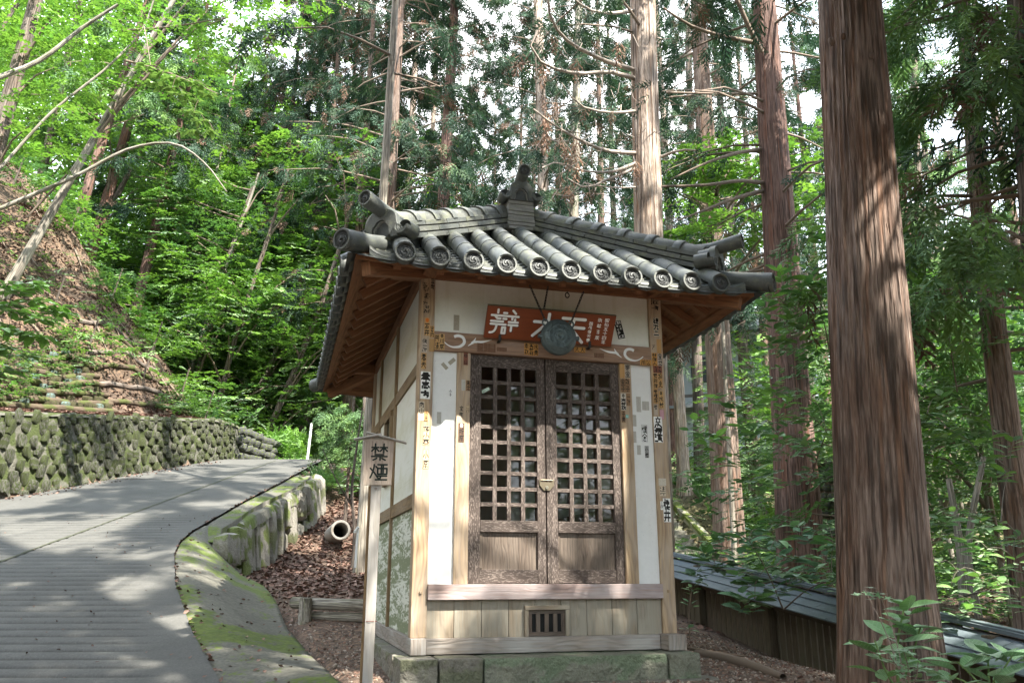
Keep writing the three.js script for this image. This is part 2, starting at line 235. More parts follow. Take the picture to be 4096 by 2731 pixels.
{
  const xs = [], ds = [], put = (a, from, to, step, grow = 1) => { for (let x = from; x < to - 1e-6; x += step) { a.push(x); step *= grow; } };
  { const l = []; put(l, 12, 95, 0.6, 1.09); for (const x of l.reverse()) xs.push(-x); } put(xs, -11.6, -5.2, 0.24); put(xs, -5.2, 0, 0.16); put(xs, 0, 7, 0.28); put(xs, 7, 95, 0.5, 1.1);
  put(ds, -90, -16, 6); put(ds, -16, 5.6, 0.9); put(ds, 5.6, 24, 0.2); put(ds, 24, 40, 0.6); put(ds, 40, 130, 2.2);
  const P = [], U = [], C = [], I = [], nx = xs.length;
  for (const d of ds) for (const x of xs) {
    const y = ground(x, d); P.push(x, y, -d); U.push(x / 1.3, d / 1.3 + y * 0.5);
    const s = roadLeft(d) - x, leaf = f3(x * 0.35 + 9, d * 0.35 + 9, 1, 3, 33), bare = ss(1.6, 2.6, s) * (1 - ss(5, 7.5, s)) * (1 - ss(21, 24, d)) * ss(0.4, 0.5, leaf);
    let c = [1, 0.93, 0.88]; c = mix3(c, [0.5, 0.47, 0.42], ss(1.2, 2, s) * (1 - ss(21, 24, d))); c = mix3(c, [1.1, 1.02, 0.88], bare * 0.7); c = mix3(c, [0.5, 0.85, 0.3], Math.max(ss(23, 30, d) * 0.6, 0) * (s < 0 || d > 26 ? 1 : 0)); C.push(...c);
  }
  for (let j = 0; j < ds.length - 1; j++) for (let i = 0; i < nx - 1; i++) { const a = j * nx + i, b = a + nx; I.push(a, a + 1, b, b, a + 1, b + 1); }
  const g = new THREE.BufferGeometry(); g.setAttribute('position', new THREE.Float32BufferAttribute(P, 3)); g.setAttribute('uv', new THREE.Float32BufferAttribute(U, 2)); g.setAttribute('color', new THREE.Float32BufferAttribute(C, 3)); g.setIndex(I); g.computeVertexNormals();
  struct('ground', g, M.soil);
}
// sheet over a grid of points given by fn(i, j) -> [x, y, z]
function sheet(ni, nj, fn, uvs, colors) {
  const P = [], U = [], I = [], C = [];
  for (let j = 0; j <= nj; j++) for (let i = 0; i <= ni; i++) { const p = fn(i, j); P.push(p[0], p[1], p[2]); U.push(...(uvs ? uvs(i, j, p) : [p[0] / 1.5, -p[2] / 1.5])); if (colors) C.push(...colors(i, j, p)); }
  for (let j = 0; j < nj; j++) for (let i = 0; i < ni; i++) { const a = j * (ni + 1) + i, b = a + ni + 1; I.push(a, a + 1, b, b, a + 1, b + 1); }
  const g = new THREE.BufferGeometry(); g.setAttribute('position', new THREE.Float32BufferAttribute(P, 3)); g.setAttribute('uv', new THREE.Float32BufferAttribute(U, 2)); if (colors) g.setAttribute('color', new THREE.Float32BufferAttribute(C, 3)); g.setIndex(I); g.computeVertexNormals(); return g;
}
// road: a grooved concrete slope, then smoother asphalt beyond the crest
{
  const rows = []; for (let d = -4; d < 4.9; d += 0.5) rows.push([d, 0]);
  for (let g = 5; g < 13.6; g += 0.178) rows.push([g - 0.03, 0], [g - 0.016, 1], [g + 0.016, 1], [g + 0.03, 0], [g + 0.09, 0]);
  for (let d = 13.8; d < 17.2; d += 0.3) rows.push([d, 0]);
  const cols = 22;
  const at = (i, j) => { const [d0, k] = rows[j], f = i / cols, d = d0 + 0.02 * (f - 1) * 4, a = roadLeft(d) + 0.05, b = roadRight(d), x = lerp(a, b, f), fade = (1 - ss(11, 13.5, d)) * (f < 0.94 ? 1 : 0); return [x, roadY(d) - 0.02 * k * fade + 0.006 * (f3(x * 2, d * 2, 1, 2, 8) - 0.5), -d]; };
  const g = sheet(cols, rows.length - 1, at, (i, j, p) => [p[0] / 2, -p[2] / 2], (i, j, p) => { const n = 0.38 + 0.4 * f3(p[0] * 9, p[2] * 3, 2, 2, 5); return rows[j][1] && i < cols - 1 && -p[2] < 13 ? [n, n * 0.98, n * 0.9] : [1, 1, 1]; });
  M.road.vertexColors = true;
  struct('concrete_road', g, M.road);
  const n2 = 60, g2 = sheet(14, n2, (i, j) => { const d = 17.05 + 29 * Math.pow(j / n2, 1.3), x = lerp(roadLeft(d) + 0.05, roadRight(d), i / 14); return [x, roadY(d) + 0.004, -d]; }, (i, j, p) => [p[0] / 2, -p[2] / 2], () => [1, 1, 1]);
  struct('asphalt_road', g2, M.road);
  const jx = (d) => d < 8.5 ? -6.05 : -6.05 + 0.026 * (d - 8.5);
  const g3 = sheet(1, 60, (i, j) => { const d = 8.2 + 12 * j / 60; return [jx(d) + (i - 0.5) * (0.022 + 0.03 * h2(j, 2, 4)) + 0.02 * (h2(j, 1, 7) - 0.5), roadY(d) + 0.008, -d]; });
  struct('road_joint', g3, flat(0.045, 0.05, 0.03, { roughness: 1 }));
  // mossy concrete apron between the road and the shrine's yard
  const na = 26, nd = 60, g4 = sheet(na, nd, (i, j) => {
    const d = 4.2 + (12.35 - 4.2) * j / nd, f = i / na, a = roadRight(d) + 0.012, b = apronEdge(d) + 0.05 * (f3(d * 2.2, 4, 2, 3, 12) - 0.5), x = lerp(a, b, f), yo = terrace(b, d) + 0.06, y0 = roadY(d) - 0.022;
    let y = lerp(y0, yo, sm(f)) + 0.02 * (f3(x * 2.4, d * 2.4, 5, 3, 41) - 0.5); if (i === na) y -= 0.16; return [x, y, -d];
  }, (i, j, p) => [p[0] / 2.6, -p[2] / 2.6]);
  struct('mossy_concrete_apron', g4, M.apron);
}
// ---------------------------------------------------------------- brush lettering: strokes on a 10 x 10 grid, points as pairs of digits
const GLYPH = {
  '禁': '0242 2025 2204 2244 5292 7075 7254 7294 2676 0797 5759 3819 6889', '煙': '0314 4332 212408 2559 4191 43939646434 6166 7176 4797 6759 3999', '辯': '2021 0242 1223 3323 0545 0444 252808 4151 4262 4353 4555 46484858565646 7081 6292 7273 8483 6494 6595 757975',
  '才': '0393 505947 5308', '天': '1191 0494 5154280 08 5599', '奉': '2171 1383 0494 515408 5499 3676 2888 5659', '志': '1282 5054 2474 1618 3638587868 5556 8697', 'ち': '0383 415146365576858778 49', '石': '0191 512709 3575783837 35', '井': '0292 0696 302909 6169',
  '宮': '5051 0212 12929 3 3474743634 2868 28295979 68', '内': '1219 12828978 502647 5573', '春': '1181 2272 0393 513408 5498 3575793935 3777', '夫': '1282 0494 505408 5599', '山': '5057 1318 18889 8883', '中': '1383861613 5059', '川': '212409 5158 8089', '熊': '2012 1242 1414 4446 1649 6162 6474 6669 0819 3839 5859 7889', '高': '5051 0191 3383353 5 1699 19168689 3878', '村': '0343 2029 2306 2445 4393 707959 5566', '輝': '2022 0343 1416 3437 0757 5191 6383 7179 4797', '幸': '2171 5053 0393 3242 6251 1575 0797 5559',
  '政': '0141 2128 1518 0848 6152 5393 8358 6399', '九': '0282 415609 71787998', '二': '2272 0898', '一': '1595', '縄': '2012 2325 1434 2529 0618 4818 5191 5195 9195 5393 5595 5899 7079', '真': '1181 5052 33737838 3575 3676 0797 2819 7889', '荒': '0191 3052 7052 0393 4243 3579 2529 5658 7688', '祭': '2004 4042 5093 2595 2666 0797 5759 3819 6889', '道': '4041 7061 3292 4383884 3 4585 4787 0112 0414 0939 9999', '木': '0393 5059 5309 5399', '金': '5003 5093 3363 1585 5358 2647 7667 0999', '子': '2171 715353594948 0595', '水': '505948 0333 3308 8264 5399', '桜': '0343 2029 2306 4143 6163 8173 4696 6549 4789', '横': '0343 2029 2305 4191 6063 8083 4393 5484885854 5686 7477 5948 8999', '倉': '5003 5093 3464 3574 3676 3537 2839 39797 7', '原': '1191 112609 3272753532 5559 3748 7788', '小': '505948 2407 7497', '西': '0191 1383881813 313507 616696', '藤': '0191 3020 7072 1318 4348 4595 6069 5487', '人': '504608 4598', '信': '2004 1319 5161 3292 4484 4686 48884 8', '昭': '0131380801 0434 4191 6145 9194 5585895955', '和': '3111 0343 2129 2406 5393985853', '五': '1181 4138 2474 7478 0898', '十': '0494 5059', '四': '0191980801 413507 616596', '年': '2003 1181 2474 2427 0797 5059', '改': '0141 4142 0444 0448 0848 6152 5393 8358 6399', '築': '1031 0242 6081 5292 0444 2426 0646 5474 7478 0797 5759', '吉': '1181 5054 2474 26767929 26', '辰': '1191 112609 3272 2494 4449 4968 5599', '祖': '2021 0242 4207 2529 5151 5159 9199 5191 5494 5696 4999', '嶽': '5053 2023 8083 2383 0525 0625 5595 7558 7699', '順': '1117 3138 5059 6191 6383 6388 8388 6585 6888 5978', '書': '2171 71737 3 0292 2373 5057 1484 0595 2676792926', '文': '5052 0292 7348 2799', '阿': '0109 0131 3142 4244 0444 3191 9198 5373753553', '清': '0112 0414 0818 4191 4383 3595 6065 4686 4649 8689 4888', '俊': '2004 1319 4061 7081 4393 5354 7385 6546 4787 5599', '郎': '1051 51555 5 5353 0508 6168 6191 9184', '幾': '2032 7082 0494 4199', '米': '0494 5059 2032 7062 5409 5499', '戸': '1181 23832383 238524 2508', '杉': '0343 2029 2306 8153 8356 8559', '増': '0343 2028 0848 5191 5393 5395 9395 5898 5689', '裕': '2021 0242 4207 2529 6042 7092 7345 7395 56868 9', '史': '2272 7275 2225 2575 504809 3799', '岩': '5053 2023 8083 2383 0494 3505 3676793936', '美': '3021 6071 1282 1383 0494 5055 0696 5609 5799', '町': '0151560601 0353 3136 5292 727958', '折': '0343 202919 0636 9051 5159 5494 7479', '新': '1151 0343 2325 0545 2529 9061 6169 6494 8489', '宝': '5051 0212 1292 9293 2474 5458 2676 0898', '敏': '1030 0141 1516 3436 0646 7052 5393 8358 6399', '北': '2029 0424 0926 6068 6898 9377', '澤': '0112 0414 0818 4191 4393 6163 0595 6055 0797 4797 6769', '櫻': '0343 2029 2306 4163 6183 4464 6484 4797 6549 4889', '幡': '0242 2029 4191 5393 5599',
  'マ': '1282 8254 3466', 'リ': '2126 717549', 'テ': '2171 0494 544809', 'ス': '1181 815409 5599', 'K': '2129 8125 3589', '大': '0393 504609 5499', '帯': '0292 2024 5054 8084 2484 0595 2729 27777 8 5559',
};
function brush(c, ch, x, y, w, h, lw, skew = 0) {
  const g = GLYPH[ch]; if (!g) return;
  c.lineWidth = lw; c.lineCap = 'round'; c.lineJoin = 'round';
  for (const s of g.split(' ')) {
    if (s.length < 4) continue; const pts = []; for (let i = 0; i + 1 < s.length; i += 2) pts.push([x + (+s[i] + 0.5) / 10 * w, y + (+s[i + 1] + 0.5 + skew * (4.5 - +s[i])) / 10 * h]);
    c.beginPath(); c.moveTo(...pts[0]); if (pts.length === 2) c.lineTo(...pts[1]); else { for (let i = 1; i < pts.length - 1; i++) { if (pts.length === 3) c.quadraticCurveTo(...pts[i], ...pts[i + 1]); else c.lineTo(...pts[i]); } if (pts.length > 3) c.lineTo(...pts[pts.length - 1]); } c.stroke();
  }
}
function canvasTex(w, h, draw) { const k = document.createElement('canvas'); k.width = w; k.height = h; draw(k.getContext('2d'), w, h); const t = new THREE.CanvasTexture(k); t.colorSpace = THREE.SRGBColorSpace; t.magFilter = THREE.LinearFilter; return t; }
// wood grain drawn behind print on boards: base and streak colours as css
function grainFill(c, w, h, base, streaks, seed, vertical = true) { const r = rng(seed); c.fillStyle = base; c.fillRect(0, 0, w, h); for (let i = 0; i < 260; i++) { c.strokeStyle = streaks[i % streaks.length]; c.globalAlpha = 0.08 + 0.16 * r(); c.lineWidth = 0.5 + r() * 2.5; c.beginPath(); if (vertical) { const x = r() * w; c.moveTo(x, r() * h * 0.4); c.bezierCurveTo(x + (r() - 0.5) * 14, h * 0.4, x + (r() - 0.5) * 14, h * 0.6, x + (r() - 0.5) * 10, h * (0.6 + r() * 0.4)); } else { const y = r() * h; c.moveTo(r() * w * 0.4, y); c.bezierCurveTo(w * 0.4, y + (r() - 0.5) * 12, w * 0.6, y + (r() - 0.5) * 12, w * (0.6 + r() * 0.4), y + (r() - 0.5) * 8); } c.stroke(); } c.globalAlpha = 1; }

// ---------------------------------------------------------------- the shrine, in its own axes: X along the front, Y up from the stone base, Z out of the front
const ORIGIN = V(-0.7546, 0, -6.509), TURN = 0.266;
const toW = (X, Y, Z) => [ORIGIN.x + X * Math.cos(TURN) + Z * Math.sin(TURN), Y, ORIGIN.z - X * Math.sin(TURN) + Z * Math.cos(TURN)];
const shrine = thing('shrine', 'small white plastered shrine with grey tiled roof and dark lattice doors beside the road', 'shrine', ORIGIN.toArray(), TURN);
const W = 2.165, DEEP = 3.65, MID = W / 2;
const S = (name, geo, m, kind) => part(shrine, name, geo, m, kind);
{ // footing, foundation stones
  S('footing', bx(-0.16, 2.34, -0.42, -0.185, -DEEP - 0.2, 0.42, 0.02), M.found);
  const st = (x0, x1, z0, z1, m) => { const g = new THREE.BoxGeometry(x1 - x0 - 0.01, 0.2, z1 - z0, Math.max(8, Math.round((x1 - x0) * 55)), 12, z1 - z0 > 0.5 ? 40 : 12), p = g.attributes.position, s = uvSeed; { const hx = (x1 - x0 - 0.01) / 2, hz = (z1 - z0) / 2, R = 0.014; for (let i = 0; i < p.count; i++) { const q = V(p.getX(i), p.getY(i), p.getZ(i)), c = V(clamp(q.x, -hx + R, hx - R), clamp(q.y, -0.1 + R, 0.1 - R), clamp(q.z, -hz + R, hz - R)), d = q.clone().sub(c); if (d.length() > 0) d.setLength(Math.min(d.length(), R)); q.copy(c).add(d); p.setXYZ(i, q.x, q.y, q.z); } } g.translate((x0 + x1) / 2, -0.1, (z0 + z1) / 2); for (let i = 0; i < p.count; i++) { const k = f3(p.getX(i) * 22 + 20, p.getY(i) * 22 + 20, p.getZ(i) * 22 + 20, 2, s) - 0.5, kx = ss(0.5, 0.9, Math.abs(p.getX(i) - (x0 + x1) / 2) / ((x1 - x0) / 2)); p.setXYZ(i, p.getX(i) + k * 0.03 * kx * (z1 - z0 > 0.5 ? 1 : 0), p.getY(i) - 0.004 - Math.abs(k) * 0.02, p.getZ(i) + k * 0.05); } g.computeVertexNormals(); S('foundation_stone', grainUV(g, 'y', 0.6, 0.6), m); };
  st(-0.115, 0.165, -0.1, 0.3, M.found); st(0.165, 0.49, -0.1, 0.31, M.found); st(0.49, 1.93, -0.1, 0.305, M.foundGreen); st(1.93, 2.2, -0.1, 0.32, M.foundGreen);
  for (let i = 0; i < 5; i++) { st(-0.115, 0.2, -0.1 - (i + 1) * 0.75, -0.1 - i * 0.75, M.found); st(1.95, 2.28, -0.1 - (i + 1) * 0.75, -0.1 - i * 0.75, M.found); }
}
{ // timber frame
  S('ground_sill', bx(0.115, 2.0, 0.002, 0.112, -0.09, 0.03), M.sill);
  S('ground_sill', bx(-0.005, 0.11, 0.002, 0.117, -DEEP, 0.065), M.sill);
  S('ground_sill', bx(2.005, 2.16, 0.002, 0.117, -DEEP, 0.165), M.sill);
  for (const [x0, x1] of [[0, 0.12], [2.045, 2.165]]) { S('corner_post', bx(x0, x1, 0.117, 2.95, -0.12, 0, 0.006), M.hinoki); S('corner_post', bx(x0, x1, 0.117, 2.95, -DEEP, -DEEP + 0.12, 0.006), M.hinoki); }
  for (const [x, y] of [[0.068, 0.443], [2.105, 0.443]]) S('wooden_peg', bx(x - 0.01, x + 0.01, y - 0.01, y + 0.01, -0.01, 0.014, 0.003), M.hinoki);
  S('door_post', bx(0.318, 0.43, 0.5, 2.332, -0.1, -0.004), M.hinoki); S('door_post', bx(1.745, 1.853, 0.5, 2.332, -0.1, -0.004), M.hinoki);
  S('lower_rail', bx(0.121, 2.044, 0.387, 0.5, -0.08, 0.03), M.rail);
  S('head_beam', bx(0.121, 2.044, 2.332, 2.494, -0.1, 0.012), M.beam);
  S('wall_plate', bx(-0.24, 2.41, 2.951, 3.06, -0.12, 0.004), M.eave);
  S('wall_plate', bx(0.002, 0.118, 2.955, 3.075, -DEEP - 0.2, 0.24), M.eave); S('wall_plate', bx(2.047, 2.163, 2.955, 3.075, -DEEP - 0.2, 0.24), M.eave);
  S('wall_plate', bx(-0.24, 2.41, 2.951, 3.06, -DEEP, -DEEP + 0.12), M.eave);
  const bw = 0.2138; for (let i = 0; i < 9; i++) S('skirting_board', bx(0.121 + i * bw, 0.121 + (i + 1) * bw - 0.004, 0.112, 0.387, -0.045, -0.022 - 0.002 * h2(i, 4, 4), 0.002, 'y'), M.boards);
  S('plaster_panel', bx(0.121, 2.044, 2.494, 2.952, -0.08, -0.03, 0, 'y', 1.5, 1.5), M.plaster);
  S('plaster_panel', bx(0.121, 0.318, 0.5, 2.332, -0.08, -0.03, 0, 'y', 1.5, 1.5), M.plasterWhite); S('plaster_panel', bx(1.853, 2.044, 0.5, 2.332, -0.08, -0.03, 0, 'y', 1.5, 1.5), M.plasterWhite);
  // side walls: studs, rails and plaster
  for (const [xo, dir] of [[0, 1], [W, -1]]) {
    const a = (x0, x1) => dir > 0 ? [xo + x0, xo + x1] : [xo - x1, xo - x0], box = (n, x0, x1, y0, y1, z0, z1, m, g) => { const [p, q] = a(x0, x1); S(n, bx(p, q, y0, y1, z0, z1, 0.003, g), m); };
    const st = [[-1.56, -1.5], [-2.92, -2.86]];
    for (const [z0, z1] of st) box('stud', 0.004, 0.09, 0.118, 2.955, z0, z1, M.stud);
    const bays = [[-1.499, -0.121], [-2.859, -1.561], [-DEEP + 0.121, -2.921]];
    for (const [z0, z1] of bays) {
      box('side_rail', 0.012, 0.09, 1.082, 1.195, z0, z1, M.stud); box('side_rail', 0.012, 0.09, 2.16, 2.265, z0, z1, M.stud);
      box('plaster_panel', 0.03, 0.08, 0.118, 1.081, z0, z1, M.plasterAlgae); box('plaster_panel', 0.03, 0.08, 1.196, 2.159, z0, z1, M.plaster); box('plaster_panel', 0.03, 0.08, 2.266, 2.954, z0, z1, M.plaster);
    }
    if (dir > 0) { // a small window under the upper rail
      for (const [z0, z1, y0, y1] of [[-2.26, -2.21, 1.5, 2.1], [-1.79, -1.74, 1.5, 2.1], [-2.26, -1.74, 2.1, 2.158], [-2.26, -1.74, 1.44, 1.5]]) S('window_frame', bx(-0.004, 0.04, y0, y1, z0, z1, 0.003), M.stud);
      S('window_pane', bx(0.024, 0.029, 1.5, 2.1, -2.21, -1.79, 0), flat(0.01, 0.011, 0.01, { roughness: 0.25 }));
    }
  }
  S('back_wall', bx(0.121, 2.044, 0.01, 2.95, -DEEP + 0.03, -DEEP + 0.1, 0), M.plaster);
  S('floor_board', bx(0.1, 2.06, 0.36, 0.384, -DEEP + 0.12, -0.1, 0), M.beam);
  S('ceiling_board', bx(0.1, 2.06, 2.9, 2.94, -DEEP + 0.12, -0.13, 0), M.beam);
}
{ // vent in the skirting
  const v = (n, ...a) => S(n, bx(...a, 0.003), M.boards);
  v('vent_frame', 0.884, 1.247, 0.308, 0.34, -0.04, 0.012); v('vent_frame', 0.884, 0.914, 0.113, 0.308, -0.04, 0.008); v('vent_frame', 1.216, 1.247, 0.113, 0.308, -0.04, 0.008);
  const r = (...a) => S('vent_bar', bx(...a, 0.003), M.panel);
  r(0.914, 1.216, 0.113, 0.145, -0.03, -0.008); r(0.914, 1.216, 0.278, 0.308, -0.03, -0.008); r(0.914, 0.945, 0.145, 0.278, -0.03, -0.008); r(1.185, 1.216, 0.145, 0.278, -0.03, -0.008);
  for (const x of [0.978, 1.048, 1.118]) r(x, x + 0.034, 0.145, 0.278, -0.03, -0.008);
  S('vent_dark_sheet', bx(0.92, 1.21, 0.14, 0.285, -0.0205, -0.019, 0), flat(0.008, 0.008, 0.008, { roughness: 1 }));  // black sheet stands in for the shade inside the vent
}
{ // lattice doors
  const glass = new THREE.MeshPhysicalMaterial({ color: 0xffffff, transmission: 1, thickness: 0, roughness: 0.02, ior: 1.5 });
  const door = (x0, x1, l, r) => {
    const g = new THREE.Group(); g.name = 'lattice_door'; shrine.add(g); const P = (n, ...a) => part(g, n, bx(...a), M.door), z0 = -0.075, z1 = -0.03;
    P('stile', x0, x0 + l, 0.502, 2.33, z0, z1, 0.003, 'y'); P('stile', x1 - r, x1, 0.502, 2.33, z0, z1, 0.003, 'y');
    const a = x0 + l + 0.001, b = x1 - r - 0.001;
    P('door_rail', a, b, 2.227, 2.33, z0, z1 - 0.002, 0.003, 'x'); P('door_rail', a, b, 0.894, 0.984, z0, z1 + 0.004, 0.003, 'x'); P('door_rail', a, b, 0.504, 0.609, z0, z1 - 0.002, 0.003, 'x');
    part(g, 'door_panel', bx(a, b, 0.609, 0.894, -0.066, -0.052, 0, 'y', 0.3, 0.8), M.panel);
    part(g, 'glazing_bead', bx(a, a + 0.02, 0.62, 0.885, -0.052, -0.045, 0), M.panel);
    const n = 4, pw = (b - a) / n; for (let i = 1; i < n; i++) P('lattice_bar', a + i * pw - 0.017, a + i * pw + 0.017, 0.984, 2.227, -0.07, -0.035, 0.002, 'y');
    for (let j = 1; j < 10; j++) for (let i = 0; i < n; i++) { const y = 0.984 + j * 0.1243, xa = i ? a + i * pw + 0.0165 : a, xb = i < n - 1 ? a + (i + 1) * pw - 0.0165 : b; P('lattice_bar', xa, xb, y - 0.0155, y + 0.0155, -0.068, -0.038, 0.002, 'x'); }
    part(g, 'glass_pane', new THREE.PlaneGeometry(b - a, 1.125).translate((a + b) / 2, 1.5475, -0.0735), glass);
  };
  door(0.432, 1.074, 0.098, 0.07); door(1.084, 1.743, 0.092, 0.074);
  S('pale_label', bx(-0.036, 0.036, -0.014, 0.014, -0.002, 0, 0).rotateZ(0.5).translate(0.575, 2.04, -0.0705), flat(0.5, 0.62, 0.52));
  const sh = new THREE.Shape(); sh.moveTo(-0.062, 0.045); sh.lineTo(-0.038, 0.045); sh.lineTo(-0.038, 0.025); sh.lineTo(0.038, 0.025); sh.lineTo(0.038, 0.045); sh.lineTo(0.062, 0.045); sh.lineTo(0.06, 0); sh.lineTo(0.025, -0.04); sh.lineTo(-0.025, -0.04); sh.lineTo(-0.06, 0); sh.closePath();
  const met = flat(0.2, 0.17, 0.12, { metalness: 0.8, roughness: 0.45 }), lk = new THREE.Group(); lk.name = 'lock'; lk.position.set(1.081, 1.268, -0.03); shrine.add(lk);
  part(lk, 'lock_plate', new THREE.ExtrudeGeometry(sh, { depth: 0.008, bevelEnabled: true, bevelSize: 0.002, bevelThickness: 0.002, bevelSegments: 1 }), met);
  part(lk, 'bolt', new THREE.CylinderGeometry(0.006, 0.006, 0.1, 8).rotateZ(Math.PI / 2).translate(0, 0.042, 0.012), met);
  part(lk, 'key_barrel', new THREE.CylinderGeometry(0.013, 0.013, 0.008, 14).rotateX(Math.PI / 2).translate(0, -0.016, 0.014), flat(0.4, 0.36, 0.28, { metalness: 0.9, roughness: 0.3 }));
}
// a brushed line of changing width as a raised shape on the front
function strokeGeo(pts, w0, depth, z) {
  const c = new THREE.SplineCurve(pts.map((p) => new THREE.Vector2(...p))), n = 40, L = [], Rr = [];
  for (let i = 0; i <= n; i++) { const t = i / n, p = c.getPoint(t), d = c.getTangent(t), w = w0(t); L.push([p.x - d.y * w, p.y + d.x * w]); Rr.unshift([p.x + d.y * w, p.y - d.x * w]); }
  const s = new THREE.Shape([...L, ...Rr].map((p) => new THREE.Vector2(...p))); const g = new THREE.ExtrudeGeometry(s, { depth, bevelEnabled: false }); g.translate(0, 0, z); return g;
}
{
  const curl = [[0.2, 2.408], [0.232, 2.382], [0.268, 2.368], [0.3, 2.368], [0.336, 2.377], [0.364, 2.4], [0.371, 2.425], [0.359, 2.453], [0.335, 2.465], [0.307, 2.465], [0.285, 2.455]];
  const horn = [[0.402, 2.385], [0.432, 2.407], [0.456, 2.423], [0.513, 2.427], [0.554, 2.436], [0.603, 2.453]];
  for (const flip of [0, 1]) {
    const f = (p) => flip ? [W - p[0], p[1] - 0.006] : p;
    S('white_scroll', strokeGeo(curl.map(f), (t) => 0.0035 + 0.0085 * ss(0, 0.5, t), 0.003, 0.011), M.white);
    S('white_scroll', strokeGeo(horn.map(f), (t) => 0.0015 + 0.008 * Math.sin(Math.PI * Math.min(1, t * 1.05)), 0.003, 0.011), M.white);
    S('white_scroll', strokeGeo([[0.435, 2.41], [0.455, 2.435], [0.468, 2.461]].map(f), (t) => 0.011 * (1 - t) + 0.001, 0.0034, 0.0112), M.white);
  }
}
